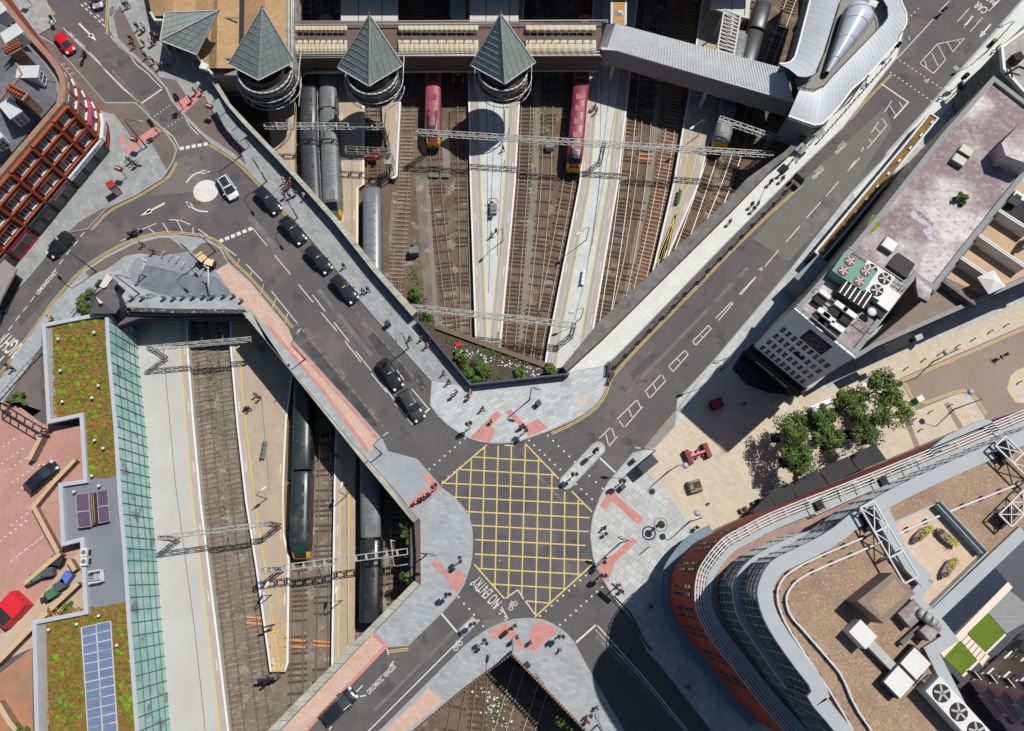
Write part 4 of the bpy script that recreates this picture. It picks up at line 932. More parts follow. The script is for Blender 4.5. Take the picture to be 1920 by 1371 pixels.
# shop fronts
cols = [('CITY CENTRE CONVENIENCE', C(226, 230, 230), C(40, 60, 120), (0.1, 7.4), C(40, 70, 58)), ('BAKERY', C(96, 70, 84), C(190, 180, 180), (7.8, 11.9), C(60, 54, 58)), ('', C(52, 58, 60), C(240, 230, 200), (12.2, 16.4), C(44, 50, 52)), ('LOANS & BONDS', C(110, 26, 56), C(220, 190, 200), (16.7, 20.9), C(206, 40, 40)), ('', C(90, 94, 92), C(220, 220, 220), (21.2, 27), C(60, 64, 64))]
for txt, cb, ct, (x0, x1), cw in cols:
    rz = math.atan2(ex.y, ex.x); p = A + ex * (x0 + x1) / 2
    i = len([o for o in bpy.data.objects if o.name.startswith('shop_front')])
    sf = MB().box(Vector((p.x, p.y, 1.35)) + no * .12, (x1 - x0, .3, 2.7), rz).build('shop_front', mat('shop_front_%d' % i, cw, rough=.5, var=.08), t)
    sg = MB().box(Vector((p.x, p.y, 3.05)) + no * .45, (x1 - x0 + .1, .5, .75), rz, 0).build('shop_sign', mat('shop_sign_%d' % i, cb, rough=.5, var=.05), sf)
    if txt:
        b = MB(); text_on(b, txt, Vector((p.x, p.y, 3.05)) + no * .71, -ex, Vector((0, 0, 1)), (x1 - x0) * .78 if len(txt) > 8 else 2.6, .44, .012); b.build('lettering', mat('shop_letters_%d' % i, ct, var=0), sf)
    n = max(2, int((x1 - x0) / 1.9))
    windows(sf, A + no * .28, B + no * .28, (.55,), [x0 + (x1 - x0) * (k + .5) / n for k in range(n)], (x1 - x0) / n * .8, 1.75, out=no, sill=False, bars=(), mf=MATS['shop_front_%d' % i], name='shop_window')
a, b2 = ht[6], ht[7]; nn = Vector((1, -.08, 0)).normalized(); ee = (b2 - a).normalized()
a2 = SX('112,125 120,142 123,163', HZ); cs_ = MB().wall([p + Vector((.45, 0, 0)) for p in (a2[1], a2[2], b2 + Vector((0, -.2, 0)))], .5, 2.6, 3.5); cs_.build('shop_sign', mat('shop_sign_0', C(226, 230, 230)), t)
b = MB(); text_on(b, 'CITY CENTRE', Vector((ht[6].x, ht[6].y, 3.05)) + nn * .75 + ee * .5, ee, Vector((0, 0, 1)), 2.4, .35, .01); b.build('lettering', mat('shop_letters_0', C(40, 60, 120), var=0), t)
bn = MB(); p = A + ex * 1.6 + no * .3; bn.box(Vector((p.x, p.y, 6.35)), (2.5, .1, .55), math.atan2(ex.y, ex.x)); a, b2 = ht[5], ht[6]; bn.wall([a + Vector((.35, 0, 0)), b2 + Vector((.35, 0, 0)), ht[7] + Vector((.3, .2, 0))], .08, 6.0, 6.65)
bn.build('pink_banner', mat('pink_banner', C(222, 96, 160), rough=.6, var=.12), t)
# shop canopy further down the street
cp = SX('-60,560 0,480 31,505 2,560 -10,590', 3.2); t2 = thing('shop_canopy', 'flat grey canopy over the pavement below the red shop front', 'canopy', (cp[1].x, cp[1].y, 0)); MB().prism(cp, 2.9, 3.2, bottom=True).build('roof', m_conc, t2); MB().prism(inset(cp, .8), 0, 2.9, top=False).build('wall', m_dark, t2)
# ---------------------------------------------------------------- railway station over the tracks
m_tan = mat('tan_tiles', C(188, 154, 112), rough=0.85, var=0.1, scale=0.5, brick=(0.55, 0.45, 0, 0.3, 0.1), rgb2=C(166, 134, 96), mscale=0.25); m_cream = mat('cream_panels', C(206, 198, 176), rough=0.8, var=0.08, scale=0.6, streak=(0, 6, .1), rgb2=C(198, 178, 142), mscale=0.15)
m_pyr = mat('leaded_glass', C(166, 180, 172), rough=0.45, var=0.1, scale=0.6, rgb2=C(148, 162, 152), mscale=0.5, spec=.5); m_fascia = mat('streaked_fascia', C(190, 186, 184), rough=0.9, var=0.1, scale=.6, streak=(90, 3, .4)); m_wpipe = mat('white_pipe', C(206, 206, 204), rough=.5, var=.05)
m_drum = mat('drum_glass', C(66, 66, 60), rough=0.15, var=0.25, scale=0.8, spec=.7, rgb2=C(120, 116, 92), mix=(.5, .7), mscale=.7); m_brnroof = mat('brown_roof', C(110, 92, 84), rough=0.9, var=.2, streak=(0, 3, .15))
st = thing('railway_station', 'station concourse with green pyramid towers, tan tiled roofs and cream panels', 'building', P(700, 110, 0))
RZ = 3.2
def tile_roof(pts): return MB().add([P(u, v, z) for u, v, z in pts], [tuple(range(len(pts)))])
for k, pl_ in enumerate(([(262, -80, RZ), (325, -80, RZ + 1.2), (325, 30, RZ + 1.2), (285, 30, RZ)], [(325, -80, RZ + 1.2), (367, -80, RZ), (367, 103, RZ), (325, 30, RZ + 1.2)], [(367, -80, RZ), (409, -80, RZ + 1.4), (406, 128, RZ + 1.4), (390, 128, RZ), (367, 103, RZ)], [(409, -80, RZ + 1.4), (450, -80, RZ), (447, 128, RZ), (406, 128, RZ + 1.4)], [(460, -80, RZ), (499, -80, RZ + 1.4), (494, 140, RZ + 1.4), (456, 128, RZ)], [(499, -80, RZ + 1.4), (536, -80, RZ), (536, 128, RZ), (494, 140, RZ + 1.4)])):
    tile_roof(pl_).build('tiled_roof', m_tan, st, fixn=False)
MB().add([P(450, -80, RZ - .1), P(460, -80, RZ - .1), P(456, 128, RZ - .1), P(447, 128, RZ - .1)], [(0, 1, 2, 3)]).build('gutter', m_dark, st, fixn=False)
MB().prism(SX('262,-80 285,30 309,40 369,104 400,139 441,140 536,128 536,-80', RZ), -1.0, RZ - .15).build('wall', m_conc, st)
wl = MB(); wl.wall(SX('369,104 399,139', RZ + .1), .35, RZ - .8, RZ + .15); wl.wall(SX('282,22 291,37 306,37', RZ + .1), .4, RZ - .8, RZ + .1); wl.build('white_gutter', m_wpipe, st)
sk2 = MB()
for u, v in ((428, 33), (418, 109)): sk2.box(P(u, v, RZ + .9), (3.0, .3, .12), 0)
sk2.build('walk_board', m_conc, st)
# parapet strip and side structure right of the tiled roof
MB().prism(SX('537,-80 553,-80 550,128 536,128', RZ), -1, RZ + .1).build('service_strip', mat('weathered_white', C(190, 190, 178), var=.25, scale=1.5, rgb2=C(120, 124, 96), mscale=.6), st)
pb = MB()
for x in (540, 546): pb.path(SX('%d,-80 %d,125' % (x, x), RZ + .6), .08)
pb.build('pipe', m_wpipe, st)
# bridge between the towers
MB().prism(SX('536,40 1128,40 1128,106 536,106', 1.6), -1.9, 1.5).build('bridge_deck', m_brnroof, st)
for s in ('545,104 1125,104',): MB().wall(SX(s, 1.6), .35, -2.1, 1.72).build('fascia', m_fascia, st)
w = MB(); w.path(SX('552,102 1125,97', 1.85), .1); w.path(SX('552,40 1140,38', 2.6), .07); w.path(SX('552,47 1140,42', 2.2), .1); w.path(SX('556,109 1115,103', 1.5), .07)
for x in range(560, 1130, 38): w.bar(P(x, 40, 2.6), P(x, 47, 2.2), .05)
w.path(SX('556,138 1110,132', -1.6), .08); w.path(SX('560,200 565,145 575,137 640,135', -1.8), .08)
w.build('white_rail', m_wpipe, st)
for x0, x1, c in ((552, 651, 13), (747, 897, 16), (986, 1118, 10)):
    for y0, y1, zz in ((47, 62, .9), (75, 101, .8)):
        n = c; b = MB(); k = 5
        for i in range(n):
            u0, u1 = x0 + (x1 - x0) * i / n, x0 + (x1 - x0) * (i + .97) / n; secs = []
            for j in range(k + 1):
                v = y0 + (y1 - y0) * j / k; z = 1.6 + zz * math.sin(math.pi * (.15 + .75 * j / k)); secs.append([P(u0, v, z - .1), P((u0 + u1) / 2, v, z), P(u1, v, z - .1)])
            b.loft(secs, cap=False, close=False, smooth=False)
        b.build('cream_roof', m_cream, st, fixn=False)
    b = MB()
    for i in range(9):
        u = x0 + (x1 - x0) * (i + .5) / 9; b.bar(P(u, 62, 2.4), P(u, 74, 2.6), .07); b.bar(P(u, 74, 1.6), P(u, 74, 3.0), .09)
    b.path(SX('%d,61 %d,61' % (x0, x1), 2.9), .06); b.path(SX('%d,73 %d,73' % (x0, x1), 3.0), .06); b.build('roof_bracket', m_mast, st)
def pyramid(base, apex, z0, z1, nlines=6, ridge=m_wpipe):
    b = [P(u, v, z0) for u, v in base]; ap = P(*apex, z1)
    py = MB()
    for i in range(len(b)): py.add([b[i], b[(i + 1) % len(b)], ap], [(0, 1, 2)])
    o = py.build('pyramid_roof', m_pyr, st)
    r = MB()
    for p in b: r.bar(p, ap, .16)
    for i in range(len(b)): r.bar(b[i], b[(i + 1) % len(b)], .14)
    r.tube(ap, ap + Vector((0, 0, .5)), .12, .03); r.build('ridge_bar', ridge, o)
    g = MB()
    for i in range(len(b)):
        p, q = b[i], b[(i + 1) % len(b)]; nn = (q - p).cross(ap - p).normalized(); nn = nn if nn.z > 0 else -nn
        for k in range(1, nlines + 4): s = k / (nlines + 4); g.bar(p.lerp(ap, s) + nn * .03, q.lerp(ap, s) + nn * .01, .035)
        for k in range(1, nlines): s = k / nlines; m_ = p.lerp(q, s); tt = min(1.0, 2 * min(s, 1 - s)); e2 = m_.lerp(ap, .02); d_ = (ap - (p + q) / 2) * tt; g.bar(m_ + nn * .03, m_ + d_ * .98 + nn * .01, .035)
    g.build('glazing_bar', m_galv, o)
    return o
PY = [([(428, 121), (485, 151), (553, 116), (497, 88)], (492, 13)), ([(633, 127), (692, 162), (756, 123), (697, 92)], (693, 28)), ([(883, 123), (947, 158), (1004, 118), (941, 88)], (939, 26))]
for (bs, ap), (dc, dr) in zip(PY, (((491, 122), 3.95), ((695, 127), 3.7), ((943, 121), 3.65))):
    pyramid(bs, ap, 6.2, 13.6)
    c = P(dc[0], dc[1], 6.2); c.z = 0
    ring = lambda r, z, n=28: [c + Vector((r * math.cos(2 * math.pi * i / n), r * math.sin(2 * math.pi * i / n), z)) for i in range(n)]
    d = MB().loft([ring(dr, 1.7), ring(dr, 5.0)], cap=True).build('drum', m_drum, st)
    MB().loft([ring(dr * .8, 5.0), ring(dr * .8, 6.1)], cap=False).build('lantern', mat('dark_lantern', C(84, 66, 60), var=.3), d)
    r = MB()
    for z, rr, tk in ((5.0, dr + .02, .14), (4.1, dr + .04, .07), (1.8, dr + .04, .08)):
        q = ring(rr, z); r.path(q + q[:1], tk)
    r.build('drum_rail', m_wpipe, d)
    mu = MB()
    for i in range(28): a_, b_ = ring(dr + .02, 1.75)[i], ring(dr + .02, 5.0)[i]; mu.bar(a_, b_, .07)
    for z in (2.5, 3.3): q = ring(dr + .03, z); mu.path(q + q[:1], .04)
    mu.build('drum_mullion', m_mast, d)
    q = [p for p in ring(dr + .75, .4) if p.y < c.y + 1.5]; q.sort(key=lambda p: math.atan2(-(p.x - c.x), -(p.y - c.y) + 1e-6) if False else p.x)
    cg = [c + Vector(((dr + .7) * math.cos(a_), (dr + .55) * math.sin(a_), 3.4)) for a_ in [R(x) for x in range(170, 371, 12)]]
    cr = MB().path(cg, .08); cr.path([p + Vector((0, 0, -1.8)) for p in cg], .06)
    for p in cg[::3]: cr.bar(p, p + Vector((0, 0, -1.8)), .06)
    cr.path([cg[0], cg[0] + Vector((0, 4, 0))], .08); cr.path([cg[-1], cg[-1] + Vector((0, 4, 0))], .08); cr.build('cradle_rail', m_wpipe, d)
ent = thing('entrance_canopy', 'pale glass pyramid canopy over the station entrance crowd', 'canopy', P(340, 70, 0)); st_, st = st, ent
pyramid([(309, 24), (300, 76), (369, 103), (381, 48)], (410, 20), 4.6, 9.2, 5)
b = MB()
for u, v in ((309, 26), (302, 75), (368, 101), (380, 49)): p = P(u, v, 4.6); b.tube(Vector((p.x, p.y, 0)), p, .15)
b.build('post', m_wpipe, ent); st = st_
# glass wall below the left tower and link roof
MB().wall(SX('399,141 455,141', 1.8), .3, -3.5, 1.6).build('glass_wall', mat('blue_grey_glass', C(106, 118, 118), rough=.25, var=.1), st)
# ---------------------------------------------------------------- platform canopies and other roofs at the top edge
m_canopy = mat('canopy_panels', C(206, 204, 198), rough=.8, var=.06, scale=.5)
def slab_thing(name, label, cat, s, z0, z1, m, posts=True, mw=None):
    pts = SX(s, z1); t = thing(name, label, cat, (pts[0].x, pts[0].y, ZPL)); MB().prism(pts, z0, z1, bottom=True).build('roof', m, t)
    if posts:
        b = MB(); c = sum((p for p in pts), Vector()) / len(pts)
        for k in (-.35, 0, .35): p = c + Vector((0, 12 * k, 0)); b.tube((p.x, p.y, ZPL), (p.x, p.y, z0), .15)
        b.build('post', m_mast, t)
    return t
def seam(t, s, z, m=m_dark, w=.12):
    b = MB()
    for l in s.split(';'): b.ribbon(SX(l.strip(), z), w)
    b.build('roof_seam', m, t, fixn=False)
c_ = slab_thing('platform_canopy', 'pale platform canopy behind the middle pyramid tower', 'canopy', '639,-120 746,-120 746,52 639,52', -2.6, -2.2, m_canopy); seam(c_, '672,-120 672,50;716,-120 716,50', -2.19); seam(c_, '641,-120 641,50;744,-120 744,50', -2.18, m_wpipe, .35)
c_ = slab_thing('platform_canopy', 'pale platform canopy behind the right pyramid tower', 'canopy', '881,-120 972,-120 972,52 881,52', -2.6, -2.2, m_canopy); seam(c_, '911,-120 911,50;955,-120 955,50', -2.19); seam(c_, '883,-120 883,50;970,-120 970,50;935,-120 935,50', -2.18, m_wpipe, .35)
c_ = slab_thing('platform_canopy', 'pale grey canopy roof above the white lattice stairs', 'canopy', '1345,-120 1412,-120 1405,35 1372,28 1333,14', -1.6, -1.2, m_canopy); seam(c_, '1375,-120 1372,20;1400,-120 1396,30', -1.19)
c_ = slab_thing('wooden_ramp', 'narrow tan boarded ramp roof with white edges at the top', 'canopy', '1147,-120 1176,-120 1174,48 1145,48', -.5, -.1, mat('tan_boards', C(184, 146, 100), var=.1, streak=(0, 6, .12))); seam(c_, '1148,-120 1147,46;1175,-120 1173,46', -.08, m_wpipe, .35)
c_ = MB().box(P(1161, 24, .1), (1.6, 1.2, .6), 0, 0, .3); c_.build('rooflight', m_wpipe, bpy.data.objects['wooden_ramp'])
t = thing('stair_tower', 'white lattice framed stair rising beside the dark grey train', 'stairs', P(1368, 60, ZPL)); b = MB(); q = SX('1358,18 1388,30 1376,104 1345,95', .6)
for a, c in ((0, 1), (1, 2), (2, 3), (3, 0)): b.bar(q[a], q[c], .22)
for k in range(1, 11):
    s = k / 11; a, c = q[0].lerp(q[3], s), q[1].lerp(q[2], s); b.bar(a, c, .16); a2, c2 = q[0].lerp(q[3], s - .09), q[1].lerp(q[2], s); b.bar(a2, c2, .07)
for p in q: b.bar(p, Vector((p.x, p.y, ZPL)), .2)
b.build('frame', m_wpipe, t); b = MB()
for k in range(16): s = k / 16; a, c = q[0].lerp(q[3], s), q[1].lerp(q[2], s); m_ = (a + c) / 2; m_.z = -1 - 4.5 * s * 0.9; b.box(m_, (2.2, .32, .08), R(-14))
b.build('stair_tread', m_mast, t)
rb = SX('556,-420 1440,-420 1440,-47 556,-47', 4); t = thing('shade_slab', 'unseen slab beyond the top edge, added to shade the tracks', 'roof', (rb[3].x, rb[3].y, ZB)); MB().prism(rb, 3.5, 4.2, bottom=True).build('roof', m_conc, t)  # unseen slab standing in for a building, added to shade the tracks
b = MB()
for u in (600, 780, 1000, 1250, 1420): p = P(u, -60, 3.5); b.tube((p.x, p.y + 3, ZB), (p.x, p.y + 3, 3.5), .4)
b.build('column', m_conc, t)
# ---------------------------------------------------------------- silver walkway
m_rib = mat('ribbed_metal', C(226, 228, 228), rough=.6, metal=.0, var=.04, streak=(-14, 9, .12)); m_side = mat('grey_cladding', C(150, 146, 144), rough=.7, var=.06)
up_, lo_ = SX('1155,44 1470,128 1500,150', 4.2), SX('1128,91 1155,93 1488,190', 2.2)
t = thing('covered_walkway', 'silver ribbed roofed walkway crossing the tracks to the curved building', 'walkway', (lo_[0].x, lo_[0].y, 0))
ru, rl_ = SX('1155,44 1468,128', 4.2), SX('1139,90 1488,189', 2.3)
wr = MB().add([ru[0], ru[1], rl_[1], rl_[0]], [(0, 1, 2, 3)]); wr.add([ru[0], rl_[0], rl_[0] + Vector((0, 0, -.25)), ru[0] + Vector((0, 0, -.25))], [(0, 1, 2, 3)]); wr.build('roof', m_rib, t, fixn=False)
rib = MB(); nrib = 62
for i in range(nrib + 1): s = i / nrib; rib.bar(ru[0].lerp(ru[1], s) + Vector((0, 0, .03)), rl_[0].lerp(rl_[1], s) + Vector((0, 0, .03)), .09, .07)
rib.build('roof_rib', m_rib, t)
MB().wall(SX('1130,91 1155,93 1488,190', 2.2), .25, -1.6, 2.0).build('side_wall', m_side, t); MB().wall(SX('1155,46 1468,130', 4.0), .25, -1.6, 3.9).build('side_wall', m_side, t)
MB().add([P(1128, 92, -1.55), P(1488, 190, -1.55), P(1478, 130, -1.55), P(1150, 50, -1.55)], [(0, 1, 2, 3)]).build('floor', m_side, t)
b = MB().wall(SX('1127,91 1155,93 1490,190', 2.25), .4, 2.05, 2.3); b.build('white_gutter', m_wpipe, t)
MB().add([P(1155, 44, 4.18), P(1139, 90, 2.28), P(1121, 93, 1.9), P(1138, 45, 2.4)], [(0, 1, 2, 3)]).build('end_cladding', m_side, t)
b = MB()
for k in range(1, 9): s = k / 9; p = P(1155 + 333 * s, 93 + 97 * s, 2.2); b.wall([p + Vector((0, -.14, 0)), p + Vector((.08, -.14, 0))], .05, -1.55, 1.9)
b.build('panel_joint', m_galv, t)
b = MB()
for u, v in ((1150, 120), (1325, 170)): p = P(u, v, -1.6); b.bar((p.x, p.y, ZPL), p, .5); b.bar((p.x - 1.2, p.y + .6, -1.9), (p.x + 2.4, p.y - .4, -1.9), .35)
b.build('support', m_wpipe, t)
# ---------------------------------------------------------------- silver curved building with a teardrop skylight
m_silver = mat('silver_roof', C(200, 206, 210), rough=.5, metal=.05, var=.05, scale=.3, rgb2=C(184, 190, 196), mscale=.12); m_edge = mat('bright_edge', C(228, 228, 228), rough=.4, var=.04)
t = thing('curved_silver_building', 'silver curved building with a shiny teardrop skylight beside the street', 'building', P(1600, 100, 0))
outL = SX('1461,120 1472,120 1482,117 1490,108 1497,85 1508,42 1519,0 1545,-110', 5.4); inL = SX('1496,143 1510,145 1519,143 1528,138 1535,128 1545,96 1575,0 1605,-110', 6.6)
outR = SX('1478,218 1505,228 1527,235 1541,233 1554,222 1575,198 1597,168 1632,138 1660,105 1685,77 1692,61 1699,44 1699,26 1688,0 1660,-60 1610,-110', 5.4); inR = SX('1500,166 1515,171 1530,170 1545,163 1562,143 1590,114 1620,83 1650,52 1660,42 1666,28 1664,14 1657,0 1640,-40 1612,-108', 6.6)
def strip3(a, b):
    n = max(len(a), len(b)) * 3
    def rs(l):
        L_ = [0]
        for p, q in zip(l, l[1:]): L_.append(L_[-1] + (q - p).length)
        out = []
        for i in range(n + 1):
            d = L_[-1] * i / n; k = 0
            while k < len(l) - 2 and L_[k + 1] < d: k += 1
            out.append(l[k].lerp(l[k + 1], (d - L_[k]) / max(1e-6, L_[k + 1] - L_[k])))
        return out
    A_, B_ = rs(a), rs(b); return MB().loft([A_, [p.lerp(q, .5) + Vector((0, 0, .25)) for p, q in zip(A_, B_)], B_], cap=False, close=False), A_, B_
for a, b2 in ((outL, inL), (outR, inR)):
    m_, A_, B_ = strip3(a, b2); m_.build('roof_shell', m_silver, t)
    s = MB()
    for p, q in list(zip(A_, B_))[::1]: mid_ = p.lerp(q, .5) + Vector((0, 0, .28)); s.bar(p, mid_ - Vector((0, 0, .03)), .03); s.bar(mid_ - Vector((0, 0, .03)), q, .03)
    s.build('roof_seam', mat('seam_grey', C(196, 202, 206), var=0), t)
    MB().wall(a, .22, 4.9, 5.55).build('eaves', m_edge, t)
    MB().wall([p + (q - p).normalized() * 0.35 for p, q in zip(A_, B_)], .2, -1.0, 5.0).build('wall', m_side, t)
MB().poly(SX('1490,145 1519,143 1535,128 1545,96 1575,0 1605,-110 1640,-110 1660,-20 1670,20 1664,38 1650,53 1562,144 1545,164 1527,172 1496,168', 4.9)).build('terrace', m_conc, t, fixn=False)
rr = MB(); rr.path(SX('1498,145 1519,145 1530,138 1547,98 1577,0', 6.9), .07); rr.path(SX('1500,164 1528,168 1546,160 1562,141 1650,50 1664,34 1664,14 1655,0', 6.9), .07)
for l in ('1547,98 1577,0', '1562,141 1650,50', '1500,164 1528,168', '1535,130 1547,98'):
    a, b2 = SX(l, 6.9); n = int((b2 - a).length / .55)
    for i in range(n): p = a.lerp(b2, i / n); rr.bar(p, p - Vector((0, 0, .9)), .09)
rr.build('railing', mat('dark_railing', C(88, 90, 92), var=.2), t)
k1, k2 = SX('1545,145 1580,26 1626,24 1638,38', 4.9), 0
pr_l = SX('1543,140 1550,118 1560,84 1570,50 1576,31', 5.3); pr_r = SX('1552,142 1570,120 1598,88 1620,62 1632,46', 5.3); tip = SX('1589,17 1603,13 1620,17', 5.3)
secs = []
for i, (l, r) in enumerate(zip(pr_l, pr_r)):
    h = (.9, 1.6, 2.4, 3.0, 3.3)[i]; secs.append([l.lerp(r, (1 - math.cos(math.pi * j / 10)) / 2) + Vector((0, 0, h * math.sin(math.pi * j / 10) ** .8)) for j in range(11)])
for h, w_ in ((3.0, .86), (1.9, .55), (.1, .2)):
    l, r = pr_l[-1], pr_r[-1]; c = (l + r) / 2; f = {3.0: .35, 1.9: .8, .1: 1.02}[h]; tgt = P(1603, 13, 5.3); cc = c.lerp(tgt, f); secs.append([cc + (l - c).lerp(r - c, (1 - math.cos(math.pi * j / 10)) / 2) * w_ + Vector((0, 0, h * math.sin(math.pi * j / 10) ** .8)) for j in range(11)])
MB().loft(secs, close=False, cap=False).build('skylight', mat('shiny_skylight', C(214, 222, 232), rough=.25, metal=.15, var=.05, scale=.3), t)
MB().wall([s[0] for s in secs[:5]] , .25, 4.8, 5.6).build('skylight_kerb', m_dark, t); sj = MB()
for s in secs[1:5]: sj.path([p + Vector((0, 0, .03)) for p in s], .03)
sj.build('skylight_joint', m_ledge, t)
MB().box(P(1634, 11, 5.6), (1.3, 1.2, 1.2), R(-30)).build('roof_box', m_wpipe, t)
# ---------------------------------------------------------------- green roofed station building with a glass front
m_sedum = mat('sedum_roof', C(122, 112, 48), rough=1, var=0.22, scale=.9, fine=.3, fscale=6, rgb2=C(140, 100, 62), mscale=.35, rgb3=C(118, 138, 48), m3=(.55, .72), m3scale=1.4, bump=.6)
m_moss = mat('bright_moss', C(118, 142, 38), rough=1, var=.35, scale=2, fine=.35, fscale=5); m_felt = mat('grey_felt', C(134, 138, 146), rough=.9, var=.08, scale=.6, fine=.08, rgb2=C(120, 124, 132), mscale=.3); m_par = mat('pale_parapet', C(190, 192, 200), rough=.6, var=.05)
m_gl = mat('turquoise_front_glass', C(150, 206, 198), rough=.15, var=.2, scale=.25, spec=.8, rgb2=C(178, 214, 206), mix=(.42, .6), mscale=.22, rgb3=C(120, 134, 136), m3=(.56, .64), m3scale=.35)
GZ = 2.2
east = SX('203,583 207,660 220,800 229,943 237,1028 246,1168 252,1243 261,1371 270,1480', GZ); west = SX('73,1480 65,1371 60,1164 157,1145 150,1016 115,1025 109,906 156,899 149,782 88,795 78,607', GZ)
g = thing('green_roof_building', 'long building with mossy green roof, solar panels and a turquoise glass front', 'building', P(160, 900, 0)); gp = east + west
MB().prism(inset(gp, .35), -6.9, GZ - .5, top=False).build('wall', mat('dark_cladding', C(60, 52, 66), var=.1), g); MB().poly([p + Vector((0, 0, -.55)) for p in inset(gp, .2)]).build('roof', m_felt, g, fixn=False); MB().wall(inset(gp, .26), .52, GZ - .6, GZ, True).build('parapet', m_par, g)
def roofpatch(s, z, m, nm, par=g): return MB().poly(SX(s, z)).build(nm, m, par, fixn=False)
roofpatch('98,613 200,592 204,660 217,800 224,888 200,897 160,894 154,850 151,778 142,778 108,786', GZ - .5, m_sedum, 'sedum_bed'); roofpatch('86,1166 162,1146 175,1140 240,1128 248,1243 258,1371 264,1470 92,1470 92,1371', GZ - .5, m_sedum, 'sedum_bed')
roofpatch('66,1168 86,1166 92,1371 94,1470 74,1470', GZ - .49, m_conc, 'gravel_margin'); roofpatch('84,616 97,613 107,786 92,788', GZ - .49, m_conc, 'gravel_margin')
tuft = MB(); rng = random.Random(3)
def dome(mb, c, r, h):
    n = 9; j = [rng.uniform(.75, 1.2) for _ in range(n)]
    mb.add([c + Vector((0, 0, h))] + [c + Vector((r * .6 * j[i] * math.cos(2 * math.pi * i / n), r * .6 * j[i] * math.sin(2 * math.pi * i / n), h * .8)) for i in range(n)] + [c + Vector((r * j[i] * math.cos(2 * math.pi * i / n), r * j[i] * math.sin(2 * math.pi * i / n), 0)) for i in range(n)],
           [(0, 1 + i, 1 + (i + 1) % n) for i in range(n)] + [(1 + i, 1 + n + i, 1 + n + (i + 1) % n, 1 + (i + 1) % n) for i in range(n)], True)
for u, v, r in ((106, 631, 6), (132, 611, 6), (155, 605, 5), (178, 604, 5), (167, 640, 7), (137, 636, 4), (107, 655, 5), (123, 666, 4), (141, 668, 6), (170, 657, 5), (198, 646, 5), (118, 690, 5), (130, 697, 6), (107, 700, 4), (120, 717, 3), (144, 721, 7), (163, 708, 5), (175, 717, 5), (187, 707, 3), (162, 730, 4), (150, 708, 4), (110, 736, 6), (121, 737, 4), (167, 740, 4), (146, 756, 4), (185, 762, 5), (123, 765, 4), (141, 771, 4), (165, 771, 4), (176, 772, 4), (205, 777, 3), (181, 782, 5), (175, 784, 4), (162, 810, 4), (179, 819, 5), (163, 842, 3), (168, 862, 4), (190, 842, 3), (173, 878, 7), (102, 1233, 7), (129, 1228, 5), (127, 1195, 4), (136, 1171, 4), (228, 1192, 5), (222, 1182, 5), (242, 1208, 6), (219, 1222, 5), (228, 1226, 4), (243, 1241, 4), (115, 1265, 6), (226, 1287, 5), (244, 1288, 4), (110, 1314, 7), (122, 1323, 5), (133, 1324, 5), (108, 1347, 6), (147, 1345, 5), (227, 1311, 6), (235, 1305, 5), (243, 1313, 7), (238, 1326, 8), (248, 1346, 6), (250, 1328, 5), (152, 1300, 4)):
    dome(tuft, P(u, v, GZ - .5), r / 12.5, .22)
tuft.build('moss_tuft', m_moss, g, kind='stuff')
gr = MB()
for i in range(5200):
    if rng.random() < .52: u, v = rng.uniform(100, 222), rng.uniform(600, 888); ok = (v < 778 or u > 158) and u < 199 + (v - 600) * .084
    else: u, v = rng.uniform(90, 256), rng.uniform(1140, 1372); ok = u < 240 + (v - 1140) * .07 and not (150 < u < 212 + (v - 1167) * .06 and v > 1165)
    if not ok: continue
    p = P(u, v, GZ - .46); q = rng.uniform(0, 6.28); s_ = rng.uniform(.08, .3); x = Vector((math.cos(q), math.sin(q), .1)) * s_; y = Vector((-math.sin(q), math.cos(q), .3)) * s_ * .7; gr.add([p - x, p - y, p + x, p + y + Vector((0, 0, .08))], [(0, 1, 2, 3)])
gr.build('sedum_leaves', mat('sedum_leaf', C(128, 128, 44), rough=1, var=.45, scale=1.2, rgb2=C(150, 104, 60), mix=(.45, .6), mscale=.6), g, fixn=False, kind='stuff')
vents = MB()
for u, v in ((114, 638), (181, 626), (177, 748), (122, 755), (189, 725), (118, 697), (182, 827), (198, 842), (177, 893), (190, 912), (144, 923), (176, 1283 - 0), (190, 1154), (97, 1180), (224, 1209), (149, 1170)): p = P(u, v, GZ - .5); vents.tube(p, p + Vector((0, 0, .7)), .08); vents.tube(p + Vector((0, 0, .6)), p + Vector((0, 0, .75)), .18)
vents.build('roof_vent', m_frame, g)
# glass front: panes down to the platform, bars across and along
foot = [Vector((p.x + .1, p.y, ZPL)) for p in east]
MB().loft([east, foot], cap=False, close=False, smooth=False).build('glass_front', m_gl, g, fixn=False)
bars = MB()
for i in range(len(east) - 1):
    n = max(1, round((east[i] - east[i + 1]).length / 1.55))
    for k in range(n):
        a, b2 = east[i].lerp(east[i + 1], k / n), foot[i].lerp(foot[i + 1], k / n); o = Vector((.06, 0, 0)); bars.bar(a + o, b2 + o, .07)
for s in (.2, .42, .66, .85): 
    q = [a.lerp(b2, s) + Vector((.06, 0, 0)) for a, b2 in zip(east, foot)]
    for a, b2 in zip(q, q[1:]): bars.bar(a, b2, .05)
bars.build('glazing_bar', mat('dark_green_bar', C(60, 84, 84), var=0), g)
